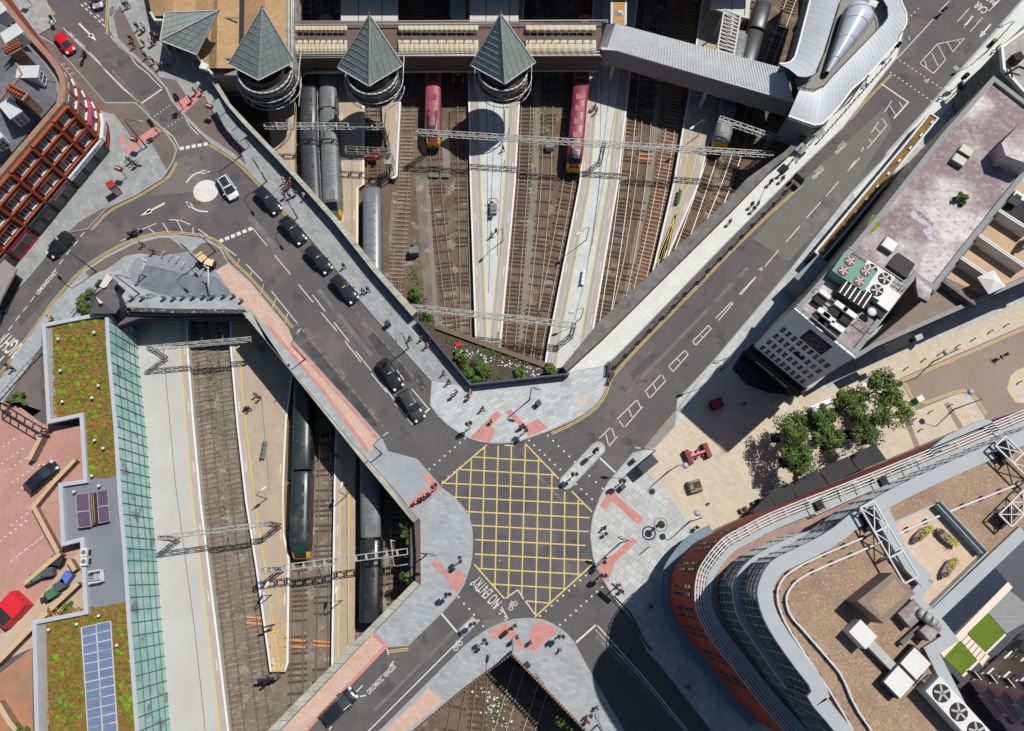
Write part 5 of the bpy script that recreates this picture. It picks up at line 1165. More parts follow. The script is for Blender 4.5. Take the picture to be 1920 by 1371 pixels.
# roof equipment
m_pv = mat('solar_panel', C(120, 134, 164), rough=.25, var=.06, spec=.7, streak=(4, 5, .12)); m_pvp = mat('purple_panel', C(104, 86, 108), rough=.3, var=.08, spec=.6)
sa = thing('solar_array', 'two long columns of pale blue solar panels on the mossy roof', 'solar panels', P(185, 1270, GZ))
def panel(a, b2, c, d, m, nm, par, fr=m_frame):
    q = [P(*x) for x in (a, b2, c, d)]; o = MB().add(q + [p + Vector((0, 0, -.08)) for p in q], [(0, 1, 2, 3), (0, 4, 5, 1), (1, 5, 6, 2), (2, 6, 7, 3), (3, 7, 4, 0)]).build(nm, m, par); f = MB()
    for i in range(4): f.bar(q[i] + Vector((0, 0, .02)), q[(i + 1) % 4] + Vector((0, 0, .02)), .07)
    f.build('panel_frame', fr, o)
for k in range(13):
    for c in range(2):
        x0, x1 = 153 + k * 1.05 + c * 27.5, 153 + k * 1.05 + c * 27.5 + 27; y = 1177 + k * 17.2 - c * 6.5; z0 = GZ + .35
        panel((x0, y, z0), (x1, y - 6, z0), (x1 + 1, y + 10.8, z0), (x0 + 1, y + 16.8, z0), m_pv, 'solar_panel', sa)
fr_ = MB(); q = SX('153,1178 207,1166 221,1385 168,1398', GZ + .2)
for a, b2 in ((0, 1), (1, 2), (2, 3), (3, 0)): fr_.bar(q[a], q[b2], .14)
fr_.build('support_frame', m_frame, sa)
sa = thing('solar_array', 'square group of purple solar panels on the grey felt roof', 'solar panels', P(174, 952, GZ))
for a in (((142, 928), (166, 924.5), (168, 957), (144, 960)), ((144, 961), (168, 958), (171, 987), (147, 990)), ((182, 921), (202, 918), (204, 947), (184, 950)), ((184, 951), (204, 948), (206, 977), (186, 981))): panel(*[(u, v, GZ + .2) for u, v in a], m_pvp, 'solar_panel', sa, m_galv)
MB().prism(SX('167,925 180,923 185,982 172,986', GZ + .2), GZ - .4, GZ + .1).build('pipe_tray', m_dark, sa); pt = MB(); pt.path(SX('170,926 175,985', GZ + .25), .08); pt.path(SX('174,924 178,980', GZ + .25), .08); pt.build('pipe', m_copbrn, sa)
for k, (u, v) in enumerate(((164, 1036), (164, 1053))):
    u_ = thing('air_conditioning_unit', ('upper', 'lower')[k] + ' white air conditioning unit on the grey felt roof', 'air conditioner', P(u, v, GZ - .5), R(3), 'air conditioning units on the felt roof')
    MB().box((0, 0, .5), (.75, 1.05, .9)).build('casing', m_frame, u_, world=False); MB().tube((0, 0, .95), (0, 0, .98), .3).build('fan_grille', m_greywall, u_, world=False); MB().box((.45, 0, .3), (.15, .7, .4)).build('coil', m_dark, u_, world=False)
hf = thing('hatch_frame', 'white guard frame round a roof hatch on the felt roof', 'roof hatch', P(186, 1081, GZ - .5), R(10)); b = MB()
for x in (-.8, .8): 
    for y in (-.7, .7): b.bar((x, y, 0), (x, y, 1.1), .1)
for z in (.6, 1.1):
    for a, c in (((-.8, .7), (.8, .7)), ((.8, .7), (.8, -.7)), ((.8, -.7), (-.8, -.7))): b.bar((*a, z), (*c, z), .13)
b.build('guard_rail', m_frame, hf, world=False); MB().box((0, 0, .15), (1.1, .9, .3)).build('hatch', m_galv, hf, world=False)
# small entrance roof in the crossroads footway
ks = SX('191,541 204,514 222,530 214,541 223,560 224,578 216,588 168,588 170,556', 3.0); k_ = thing('entrance_roof', 'dark hipped entrance roof with a white end beside the ivy', 'roof', (ks[0].x, ks[0].y, 0)); MB().prism(inset(ks, .3), 0, 2.8, top=False).build('wall', m_dark, k_)
ap1, ap2 = P(203, 541, 3.5), P(181, 556, 4.0); rf = MB()
for i in range(len(ks)): rf.add([ks[i], ks[(i + 1) % len(ks)], ap1 if i < 5 else ap2], [(0, 1, 2)])
rf.add([ks[0], ap1, ap2], [(0, 1, 2)]); rf.add([ks[8], ks[0], ap2], [(0, 1, 2)]); rf.add([ks[5], ap1, ap2], [(0, 1, 2)]); rf.build('roof', mat('dark_roof_felt', C(98, 94, 98), var=.1), k_, fixn=False)
MB().poly([p + Vector((0, 0, .55)) for p in SX('190,540 204,515 215,524 203,541 197,543', 3.0)]).build('white_roof_end', mat('cream_board', C(218, 212, 200), var=.03), k_, fixn=False); MB().poly([p + Vector((0, 0, .1)) for p in SX('180,556 187,570 194,568', 4.0)][::-1]).build('white_roof_end', MATS['cream_board'], k_, fixn=False)
# ---------------------------------------------------------------- office block with the bleached roof
TZ = 20.5
m_bleach = mat('bleached_roof', C(150, 132, 134), rough=.95, var=.12, scale=.5, fine=.1, rgb2=C(216, 208, 206), mix=(.45, .58), mscale=.13, detail=10, brick=(2.4, 1.2, 47, .1, .05), rgb3=C(176, 166, 168), m3=(.52, .66), m3scale=1.6, streak=(47, 3, .08))
m_office = mat('pale_office_front', C(244, 250, 255), rough=.7, var=.05, scale=.4); m_dkwall = mat('dark_glass_wall', C(44, 46, 52), rough=.3, var=.2)
of = SX('1491,577 1548,513 1600,457 1650,397 1715,315 1768,249 1863,142 1990,240 1905,352 1830,446 1752,545 1718,521 1700,542 1604,668', TZ)
o = thing('office_block', 'long office block with a bleached purple roof and grey windowed front', 'building', (of[0].x, of[0].y, 0))
MB().prism(of, 0, TZ - .3, top=False).build('wall', m_dkwall, o); MB().poly([p + Vector((0, 0, -.4)) for p in inset(of, .1)]).build('roof', m_bleach, o, fixn=False); MB().wall(inset(of, .3), .6, TZ - .5, TZ, True).build('parapet', mat('grey_parapet', C(150, 152, 152), var=.1), o)
fa, fb = of[0], of[-1]; ex = (fb - fa); ex.z = 0; LF = ex.length; ex.normalize(); fo = Vector((ex.y, -ex.x, 0)); fo = fo if fo.y < 0 else -fo
fc = (fa + fb) / 2; MB().box(Vector((fc.x, fc.y, (TZ + 6.0) / 2)) + fo * .1, (LF, .3, TZ - 6.0), math.atan2(ex.y, ex.x)).build('front', m_office, o)
MB().box(Vector((fc.x, fc.y, 5.0)) + fo * .5, (LF + .6, 1.1, 2.0), math.atan2(ex.y, ex.x)).build('canopy_band', mat('black_band', C(34, 34, 40), var=.2), o)
b = MB(); text_on(b, 'GROSVENOR  CASINO', Vector((fc.x, fc.y, 4.6)) + fo * 1.08, ex, Vector((0, 0, 1)), LF * .62, .5, .02); b.build('lettering', m_frame, o)
m_dk = mat('black_window', C(30, 30, 34), rough=.1, var=0)
wn = [.75 + (LF - 1.9) * k / 8 for k in range(9)]
for r_, z in enumerate((6.8, 9.3, 11.8, 14.3)):
    for k, x in enumerate(wn):
        for dz in (0, .8):
            f, gl = wframe(Vector((fa.x, fa.y, 0)) + ex * x + fo * .26, ex, z + dz, .42, .5, fo, (), (), .05); f_ = f.build('window', mat('grey_frame', C(110, 114, 118), var=0), o); gl.build('pane', m_dk, f_)
bx = MB().box(Vector((fa.x, fa.y, 12.2)) + ex * (LF * .54) + fo * .3, (1.5, .1, .5), math.atan2(ex.y, ex.x)); bx.build('dark_vent', m_dk, o)
lc = Vector((fa.x, fa.y, 17.7)) + ex * (LF * .53) + fo * .27; MB().box(lc, (3.2, .08, 3.2), math.atan2(ex.y, ex.x)).build('sign_panel', mat('black_sign', C(40, 30, 36), var=.1), o); em = MB()
for rx, rz_, wd in ((1.4, 1.45, .09), (.8, .85, .14), (.6, .62, .06), (.4, .42, .06)):
    ring = [lc + fo * .07 + ex * rx * math.cos(q) + Vector((0, 0, rz_ * math.sin(q))) for q in [2 * math.pi * i / 32 for i in range(32)]]
    for p, q in zip(ring, ring[1:] + ring[:1]): em.bar(p, q, .04, wd, up=fo)
for i in range(26):
    q = 2 * math.pi * i / 26; em.bar(lc + fo * .07 + ex * 1.0 * math.cos(q) + Vector((0, 0, 1.03 * math.sin(q))), lc + fo * .07 + ex * 1.25 * math.cos(q) + Vector((0, 0, 1.3 * math.sin(q))), .04, .09, up=fo)
em.build('sign_emblem', mat('pale_emblem', C(170, 158, 156), var=0), o)
# roof clutter
def cap(nm, s, z0, z1, m, par): return MB().prism(SX(s, z1), z0, z1).build(nm, m, par)
patch2 = lambda s, m, dz=.02: roofpatch(s, TZ - .4 + dz, m, 'roof_patch', o)
patch2('1619,436 1636,403 1654,405 1650,424 1630,440', m_moss); patch2('1704,405 1714,392 1738,404 1750,420 1746,440 1752,452 1735,450 1728,420', mat('white_stain', C(206, 206, 212), var=.2, rgb2=C(140, 118, 122), mix=(.45, .6), mscale=1.2), .025)
cap('penthouse', '1665,497 1684,473 1716,495 1701,522', TZ - .5, TZ + .3, mat('black_felt', C(70, 66, 68), var=.2, rgb2=C(180, 176, 172), mix=(.62, .7), mscale=1), o)
cap('penthouse', '1719,543 1718,519 1748,543 1740,566 1722,556', TZ - .4, TZ + .2, m_bleach, o); cap('stair_head', '1886,292 1878,268 1912,232 1960,250 1935,310', TZ - .4, TZ + 2.2, m_bleach, o)
lt = MB(); 
for a in ('1494,571 1606,664', '1530,540 1640,620', '1590,463 1700,540'):
    q = SX(a, TZ + .6); lt.path(q, .06); n = 9
    for i in range(n): p = q[0].lerp(q[1], i / (n - 1)); lt.bar(p, p - Vector((0, 0, 1)), .06)
for a in ('1540,573 1560,590', '1549,566 1570,583', '1565,600 1592,622', '1600,470 1695,535', '1604,466 1699,531', '1595,476 1690,541'): lt.path(SX(a, TZ - .1), .07)
lt.build('roof_pipe', m_wpipe, o)
def rthing(name, label, cat, u, v, ang, group=None, z=TZ - .4): return thing(name, label, cat, P(u, v, z), R(ang), group)
def ac_big(label, u, v, ang, m, mfan, w=3.4, d=3.4, h=1.6, n=(2, 2), z=TZ - .4):
    t = rthing('cooling_unit', label, 'cooling unit', u, v, ang, z=z); MB().box((0, 0, h / 2 + .2), (w, d, h)).build('casing', m, t, world=False)
    for i in range(n[0]):
        for j in range(n[1]):
            c = Vector(((i + .5) / n[0] * w - w / 2, (j + .5) / n[1] * d - d / 2, h + .2)); r = min(w / n[0], d / n[1]) * .4; f = MB()
            f.tube(c, c + Vector((0, 0, .12)), r, r, 16); fo_ = f.build('fan_shroud', mfan, t, world=False); k = MB()
            for q in range(5): k.box(c + Vector((0, 0, .15)) + Vector((math.cos(q * 1.257) * r * .5, math.sin(q * 1.257) * r * .5, 0)), (r * .9, r * .25, .03), q * 1.257)
            k.build('fan_blade', m_galv, fo_, world=False)
    f = MB()
    for x in (-w / 2 + .2, w / 2 - .2): f.box((x, 0, .1), (.2, d, .2))
    f.build('skid', m_dark, t, world=False); return t
ac_big('turquoise cooling unit with four red fans on the bleached roof', 1589, 520, -37, mat('turquoise_paint', C(122, 164, 154), var=.1), mat('red_fan', C(156, 90, 84), var=.2), 4.2, 3.0)
ac_big('white cooling unit with four black fans on the bleached roof', 1626, 535, -37, m_frame, m_dark, 3.6, 3.6, 1.4)
t = rthing('cooling_unit', 'long black ribbed plant unit between white boxes on the bleached roof', 'cooling unit', 1592, 560, -37); MB().box((0, 0, .9), (3.6, 2.2, 1.4)).build('casing', m_dark, t, world=False); b = MB()
for k in range(6): b.box((-1.5 + k * .6, 0, 1.66), (.12, 2.1, .12))
b.build('fins', m_black, t, world=False)
for k, (u, v, w, d, lb) in enumerate(((1540, 558, 1.4, .5, 'white plant box nearest the grey front on the bleached roof'), (1538, 593, 1.6, .6, 'white plant box below the black ribbed plant on the bleached roof'), (1547, 601, 1.6, .6, 'white plant box beside the railing pipes on the bleached roof'), (1563, 618, 1.7, .6, 'white plant box nearest the roof corner of the grey front'), (1570, 580, 1.6, .6, 'white topped plant box between the dark hatches'), (1586, 592, 1.7, .6, 'white topped plant box near the round white dish'), (1648, 560, 3.0, 2.6, 'large white patched plant deck on the bleached roof'))):
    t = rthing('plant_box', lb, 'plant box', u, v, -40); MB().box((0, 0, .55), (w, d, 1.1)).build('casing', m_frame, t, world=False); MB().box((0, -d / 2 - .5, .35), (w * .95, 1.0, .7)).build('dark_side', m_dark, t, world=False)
t = rthing('roof_dish', 'round white dish on the bleached roof', 'dish', 1626, 591, 0); MB().tube((0, 0, 0), (0, 0, 1), .06).build('post', m_galv, t, world=False); MB().sphere((0, 0, 1.1), .55, 12, 6, .4).build('dish', m_frame, t, world=False)
for u, v, lb, w, d in ((1663, 463, 'square white skylight on the bleached roof', 1.6, 1.5), (1806, 288, 'upper pale green skylight on the bleached roof', 1.6, 1.2), (1793, 305, 'lower pale green skylight on the bleached roof', 1.6, 1.2)):
    t = rthing('skylight', lb, 'skylight', u, v, -38); MB().box((0, 0, .3), (w, d, .7)).build('kerb', m_greywall, t, world=False); MB().box((0, 0, .7), (w, d, .12), 0, 0, .9).build('glazing', mat('pale_green_glazing', C(210, 214, 190), var=.03) if d < 1.4 else m_frame, t, world=False)
# ---------------------------------------------------------------- lower dark brick building with terraces behind the office block
BZ = 8.5
m_terr = mat('tan_terrace', C(204, 176, 148), rough=.9, var=.07, fine=.08, rgb2=C(192, 164, 138), mscale=.4); m_brkd = mat('purple_brick', C(92, 76, 82), rough=.9, var=.12, brick=(.5, .2, 0, .2, .1))
lb = SX('1604,668 1640,645 1780,583 1920,522 2050,464 2050,300 1905,352 1752,545', BZ); t = thing('brick_building', 'low dark brick building with tan roof terraces behind the office block', 'building', (lb[1].x, lb[1].y, 0)); LB = t
MB().prism(lb, 0, BZ - .5).build('wall', m_brkd, t); MB().poly([p + Vector((0, 0, -.45)) for p in inset(lb, .1)]).build('roof', mat('brown_felt', C(142, 128, 118), rough=.95, var=.12, fine=.1), t, fixn=False); MB().wall(SX('1600,671 1640,647 1780,585 1920,524 2050,466', BZ), .55, BZ - .6, BZ).build('parapet', mat('grey_parapet', C(150, 152, 152)), t)
roofpatch('1772,520 1905,352 2000,300 2000,500 1920,518 1840,552', BZ - .4, m_terr, 'terrace_floor', t)
for s in ('1803,482 1885,537', '1837,440 1925,500', '1874,393 1935,432'):
    q = SX(s, BZ + 1.6); MB().wall(q, .5, BZ - .4, BZ + 1.5).build('terrace_wall', m_frame, t); MB().wall(q, .1, BZ + 1.5, BZ + 1.52).build('wall_seam', m_mast, t)
MB().wall(SX('1768,525 1830,570', BZ + 1), .4, BZ - .4, BZ + .9).build('terrace_wall', m_greywall, t); MB().wall(SX('1752,548 1905,355', BZ + 1), .3, BZ - .4, BZ + .6).build('terrace_wall', m_greywall, t)
cap('dark_infill', '1873,400 1925,440 1925,380 1900,362', BZ - .4, BZ - .2, m_dark, t); MB().box(P(1922, 455, BZ + 1), (.4, 3, 1.5), R(-40)).build('terrace_wall', m_greywall, t)
roofpatch('1668,662 1715,640 1702,626 1655,648', BZ - .4, m_dark, 'roof_well', t); cap('roof_unit', '1715,630 1728,625 1732,634 1720,640', BZ - .4, BZ + .5, m_ledge, t)
u_ = thing('yellow_seat', 'bright yellow slab seat on the tan roof terrace', 'seat', P(1838, 454, BZ - .4), R(-35)); MB().box((0, 0, .55), (1.5, .8, .18)).build('seat', mat('yellow_plastic', C(244, 214, 30), var=.03), u_, world=False); MB().box((0, 0, .25), (1.3, .6, .5)).build('base', m_dark, u_, world=False)
u_ = thing('parasol', 'square white parasol on the tan roof terrace', 'parasol', P(1840, 540, BZ - .4), R(25)); MB().tube((0, 0, 0), (0, 0, 2.6), .05).build('pole', m_mast, u_, world=False); MB().add([(-1.3, -1.3, 2.1), (1.3, -1.3, 2.1), (1.3, 1.3, 2.1), (-1.3, 1.3, 2.1), (0, 0, 2.75)], [(0, 1, 4), (1, 2, 4), (2, 3, 4), (3, 0, 4)]).build('canopy', m_frame, u_, world=False)
u_ = thing('white_window_box', 'white framed window bay on the dark terrace wall', 'window', P(1905, 372, BZ)); MB().box(P(1905, 372, BZ + .8), (1.5, .9, 1.6), R(-35)).build('frame', m_frame, u_); MB().box(P(1909, 369, BZ + 1.62), (.9, .6, .1), R(-35)).build('pane', m_pane, u_)
# building in the top right corner and the mossy lean-to beside the footway
cb_ = SX('1876,88 1920,55 2050,-60 2150,60 2000,220 1926,182 1880,130', 12); t = thing('white_edged_building', 'flat roofed building with white roof edge in the upper right corner', 'building', (cb_[0].x, cb_[0].y, 0)); MB().prism(cb_, 0, 11.5).build('wall', m_greywall, t); MB().poly([p + Vector((0, 0, -.4)) for p in cb_]).build('roof', mat('speckled_roof', C(196, 190, 182), var=.2, scale=2, rgb2=C(130, 124, 118), mscale=1), t, fixn=False); MB().wall(inset(cb_, .2), .4, 11.4, 12.1, True).build('parapet', m_frame, t)
b = MB(); b.path(SX('1885,140 1910,125 1925,130', 12.5), .15); b.path(SX('1893,125 1898,145', 12.5), .12); b.box(P(1905, 110, 12.3), (1.4, 1.1, 1.2), .4); b.build('roof_pipe', m_dark, t)
cw = SX('1838,180 1868,150 1880,130 1876,88 1920,48 1950,20 1990,60 1935,190 1863,142', 7); MB().prism(cw, 0, 7).build('lower_roof', mat('grey_lead', C(118, 120, 124), var=.1), t)
ln = [p + Vector((-.75, .6, 0)) for p in SX('1537,480 1591,415 1656,337 1716,265 1753,218 1771,229 1720,292 1660,367 1600,440 1553,494', 3.6)]; t = thing('lean_to_roof', 'long narrow mossy brown roof strip beside the office block wall', 'roof', (ln[0].x, ln[0].y, 0)); MB().prism(ln, 0, 3.5, top=True).build('wall', m_dkwall, t)
MB().poly([p + Vector((0, 0, -.02)) for p in inset(ln, .3)]).build('moss_bed', mat('brown_moss', C(150, 116, 64), rough=1, var=.3, scale=1.2, fine=.3, rgb2=C(104, 84, 66), mscale=.4), t, fixn=False); MB().wall(inset(ln, .12), .24, 3.3, 3.75, True).build('edge', m_wpipe, t)
cap('end_block', '1490,520 1534,477 1551,492 1510,540', 0, 4.5, mat('slate_block', C(150, 154, 160), var=.05), t); wb = MB()
for k in range(11): s = k / 10; wb.box(P(1543 + 204 * s, 470 - 240 * s, 3.7), (.55, .25, .3), R(48))
wb.build('white_lamp_box', m_frame, t)
# ---------------------------------------------------------------- curved apartment building
m_brk2 = mat('red_facade_brick', C(168, 76, 58), rough=.85, var=.1, scale=.7, brick=(.8, .35, 0, .2, .1)); m_louv = mat('pale_louvre', C(206, 204, 208), rough=.5, var=.04)
Z1, Z2, Z3 = 17.0, 22.6, 28.5
L1 = '1945,760 1740,846 1600,903 1485,947 1430,970 1390,992 1360,1007 1340,1027 1325,1047 1312,1067 1306,1090 1304,1120 1308,1150 1330,1193 1355,1225 1385,1263 1432,1324 1500,1400'
O2 = '1960,830 1740,916 1600,975 1495,1004 1428,1036 1400,1057 1382,1081 1376,1105 1380,1140 1395,1175 1427,1220 1472,1285 1490,1300 1560,1395'
O3 = '1960,792 1740,893 1600,958 1495,1016 1452,1044 1435,1066 1424,1095 1422,1117 1430,1150 1447,1185 1487,1243 1530,1297 1517,1312 1562,1363 1620,1440'
O3 = '1960,790 1740,886 1660,925 1600,962 1555,1000 1495,1030 1452,1050 1435,1070 1424,1097 1422,1117 1430,1150 1447,1185 1487,1243 1530,1297 1517,1312 1562,1363 1620,1440'
BACK = '1860,1440 1747,1220 1782,1197 1750,1157 1920,996 2100,840'
def curve(s, z): return smooth_line(SX(s, z), 1)
ap = thing('apartment_building', 'curved red brick apartment building with stepped gravel roofs', 'building', P(1600, 1120, 0)); AP = ap
def tier(s, z0, z1, m, nm, back=BACK): c = curve(s, z1); pts = c + SX(back, z1); MB().prism(pts, z0, z1 - .45, top=False).build(nm, m, ap); return c, pts
c1, p1 = tier(L1, 0, Z1, m_brk2, 'brick_wall'); c1[0]
MB().poly([p + Vector((0, 0, -.45)) for p in p1]).build('gravel_roof', m_gravelp, ap, fixn=False); MB().wall([p for p in offset_line(c1, 1.35)], .7, Z1 - .5, Z1).build('ledge', m_ledge, ap)
lv = MB()
for k in range(4): lv.wall(offset_line(c1, -.1 + k * .3), .13, Z1 + .0, Z1 + .1)
for i in range(0, len(c1) - 1): 
    q = offset_line(c1, 1.1)[i]; lv.bar(c1[i] + Vector((0, 0, -.05)), q + Vector((0, 0, -.05)), .09)
lv.build('louvre', m_louv, ap)
MB().wall([p for p in offset_line(c1, -.55) if p.y < P(1420, 975, Z1).y], 1.1, 3.0, 3.3).build('street_canopy', mat('blue_canopy', C(120, 144, 156), var=.1), ap); MB().wall(offset_line(c1, .1), .3, 0, 3.0).build('shop_glass', m_dkwall, ap)
br = [p for p in c1]
acc = 0
for a, b2 in zip(c1, c1[1:]):
    dd = (b2 - a).length; acc += dd
    if b2.y > P(1400, 990, Z1).y or a.y < P(1440, 1330, Z1).y: continue
    if acc > 2.4:
        acc = 0; e_ = (b2 - a); e_.z = 0; e_.normalize(); n_o = Vector((e_.y, -e_.x, 0)); n_o = n_o if n_o.x < 0 else -n_o
        for z in (7.0, 11.6):
            for s in (0, .85): f, gl = wframe(Vector((a.x, a.y, 0)) + n_o * .03 + e_ * s, e_, z, .4, 3.2, n_o, (), (.5,), .06); f_ = f.build('window', m_mast, ap); gl.build('pane', m_dk, f_)
m_strip = mat('dark_green_glass', C(70, 84, 80), rough=.08, var=.2, scale=.4, spec=.9); m_fr2 = mat('grey_white_frame', C(170, 174, 176), var=0)
for s, z0, z1, nm in ((O2, Z1 - .5, Z2, 'a'), (O3, Z2 - .5, Z3, 'b')):
    c, p = tier(s, z0, z1, m_strip, 'glass_wall'); MB().poly([q + Vector((0, 0, -.45)) for q in p]).build('gravel_roof', m_gravel, ap, fixn=False)
    wdt = 1.0 if nm == 'a' else 1.4; MB().wall(offset_line(c, wdt / 2 - .12), wdt, z1 - .5, z1).build('ledge', m_ledge, ap); fb_ = MB(); q = offset_line(c, -.03)
    dcum = 0
    for a, b2 in zip(q, q[1:]):
        n = max(1, round((b2 - a).length / 1.7))
        for k in range(n): w = a.lerp(b2, k / n); fb_.bar((w.x, w.y, z0), (w.x, w.y, z1 - .5), .08)
        for zz in (z0 + 2.1, z0 + 2.5, z0 + 4.4, z0 + 1.0, z0 + 3.4): fb_.bar((a.x, a.y, zz), (b2.x, b2.y, zz), .07)
    fb_.build('window_frame', m_fr2, ap)
    if nm == 'b':
        rl3 = smooth_line(SX('1980,880 1740,975 1625,1029 1522,1072 1492,1090 1476,1112 1474,1130 1482,1155 1505,1180 1560,1243 1580,1268 1602,1323 1635,1371 1660,1410', z1 - .1), 1); MB().wall(rl3, .18, z1 - .35, z1 - .05).build('cradle_rail', m_wpipe, ap)
        rl4 = smooth_line(SX('1880,850 1645,943 1620,1008 1520,1050 1475,1076 1459,1099 1457,1125 1468,1160 1490,1198 1557,1297 1590,1352 1620,1410', z1 - .1)[2:], 1); MB().wall(rl4, .16, z1 - .38, z1 - .05).build('cradle_rail', m_wpipe, ap); rl5 = SX('1990,788 1875,835 1645,943', z1 - .1); MB().wall(rl5, .16, z1 - .38, z1 - .05).build('cradle_rail', m_wpipe, ap); pt_ = MB()
        for l5 in (rl3, rl4, rl5):
            for d_ in dashes(l5, .35, 1.7): pt_.box(d_[0] + Vector((0, 0, -.25)), (.4, .4, .34), .6)
        pt_.build('rail_foot', m_dark, ap)
zr = Z3 - .45
MB().wall(SX('1920,996 1750,1157 1782,1197 1747,1220 1860,1440', Z3), 1.1, Z3 - .6, Z3).build('ledge', m_ledge, ap)
roofpatch('1670,981 1762,941 1850,1035 1735,1145 1717,1125 1750,1092 1705,1050 1677,1000', zr + .02, mat('terrace_tiles', C(214, 190, 168), rough=.85, var=.05, brick=(.9, .9, 42, .14, .03)), 'terrace_floor', ap)
gt = MB(); gt.wall(SX('1762,941 1850,1035', Z3 + .4), .08, zr, Z3 + .6); gt.wall(SX('1757,946 1842,1038', Z3 + .4), .08, zr, Z3 + .5); gt.wall(SX('1672,982 1762,942', Z3), .12, zr, Z3 - .1); gt.wall(SX('1850,1035 1737,1146', Z3 + .2), .1, zr, Z3 + .4); gt.build('glass_balustrade', mat('pale_glass', C(180, 196, 200), rough=.2, var=.05), ap)
MB().wall(SX('1655,958 1668,985 1692,1040 1740,1090', Z3 + .5), 1.5, zr, Z3 + .35).build('ledge', m_ledge, ap); MB().wall(SX('1742,1090 1715,1118 1742,1150 1765,1180', Z3 + .3), 1.0, zr, Z3 + .3).build('ledge', m_ledge, ap)
cap('penthouse', '1608,1127 1674,1074 1716,1112 1658,1170', zr, Z3 + 2.2, mat('brown_render', C(142, 126, 114), var=.08), ap); roofpatch('1630,1130 1678,1085 1702,1112 1652,1158', Z3 + 2.22, m_gravel, 'gravel_roof', ap)
cap('penthouse', '1684,1149 1714,1124 1738,1150 1708,1178', zr, Z3 + .6, m_bleach, ap); cap('plant_kerb', '1688,1203 1722,1172 1726,1179 1694,1211', zr, Z3 + .2, m_greywall, ap); cap('white_hatch', '1725,1182 1742,1167 1760,1186 1744,1203', zr, Z3 + .9, m_bleach, ap)
roofpatch('1688,1205 1720,1176 1745,1205 1760,1195 1768,1205 1735,1230 1810,1371 1790,1371', zr + .03, m_brnroof, 'felt_path', ap) if False else None
def atop(name, label, cat, u, v, ang): return thing(name, label, cat, P(u, v, zr), R(ang))
t = atop('duct', 'white boxed air duct running down the gravel roof', 'duct', 1604, 1187, -48); MB().box((0, 0, .8), (2.0, 1.6, 1.5)).build('box', m_frame, t, world=False); MB().box((2.6, .1, .5), (3.6, .8, .8)).build('run', m_galv, t, world=False); MB().tube((4.4, .1, .4), (4.9, .1, .1), .45).build('elbow', m_galv, t, world=False)
t = atop('vent_hood', 'pair of square white vent covers on a dark base', 'vent', 1688, 1257, 42); MB().box((0, 0, .5), (4.6, 2.0, 1)).build('base', m_dark, t, world=False); MB().box((-1.15, -.1, 1.06), (2.0, 1.9, .12)).build('cover', m_frame, t, world=False); MB().box((1.15, -.1, 1.06), (2.0, 1.9, .12)).build('cover', m_frame, t, world=False)
t = ac_big('long white cooling unit with round fans on the gravel roof', 1790, 1345, -50, m_frame, m_dark, 8.0, 1.9, 1.7, (4, 1), zr); t = atop('pipework', 'tangle of grey pipes at the end of the long cooling unit', 'pipework', 1738, 1290, -50); b = MB()
for k in range(6): b.path([Vector((-1 + k * .3, -.7, .2)), Vector((-1 + k * .3, .7, .3 + .15 * (k % 3)))], .08)
b.path([Vector((-1, 0, .6)), Vector((1.2, 0, .8))], .12); b.build('pipe', m_galv, t, world=False)
t = atop('curved_duct', 'bent metal duct beside the roof terrace', 'duct', 1728, 1160, -40); b = MB(); b.path([Vector((1.3 * math.cos(a_), .0, 1.3 * math.sin(a_))) for a_ in [math.pi * k / 8 for k in range(9)]], .5, 10); b.build('elbow', m_galv, t, world=False)
def cradle(label, u, v, ang, s=1.0):
    t = atop('window_cleaning_gantry', label, 'gantry', u, v, ang); b = MB(); L_ = 6.6 * s
    for y in (-.75, .75):
        b.bar((-L_ / 2, y, 1.6), (L_ / 2, y, 1.6), .14)
        for x in (-L_ / 2 + .5, L_ / 6): b.bar((x, y, 0), (x, y, 1.6), .15)
    for x in (-L_ / 2, -L_ / 6, L_ / 6, L_ / 2): b.bar((x, -.75, 1.6), (x, .75, 1.6), .15)
    for x in (-L_ / 2, -L_ / 6): b.bar((x, -.75, 1.6), (x + L_ / 3, .75, 1.6), .09); b.bar((x, .75, 1.6), (x + L_ / 3, -.75, 1.6), .09)
    b.build('frame', m_wpipe, t, world=False); c = MB(); c.box((-L_ / 3, 0, .9), (1.2, 1.1, .9)); c.box((-L_ / 3, -.6, .3), (2.2, .3, .3)); c.build('winch', m_dark, t, world=False)
cradle('white cradle gantry straddling the gravel roof beside the tiled terrace', 1651, 1017, -65, 1.15); cradle('white cradle gantry at the right edge of the picture', 1905, 880, -50, 1.0); cradle('low white cradle frame beside the pink gravel', 1898, 945, 40, .8)
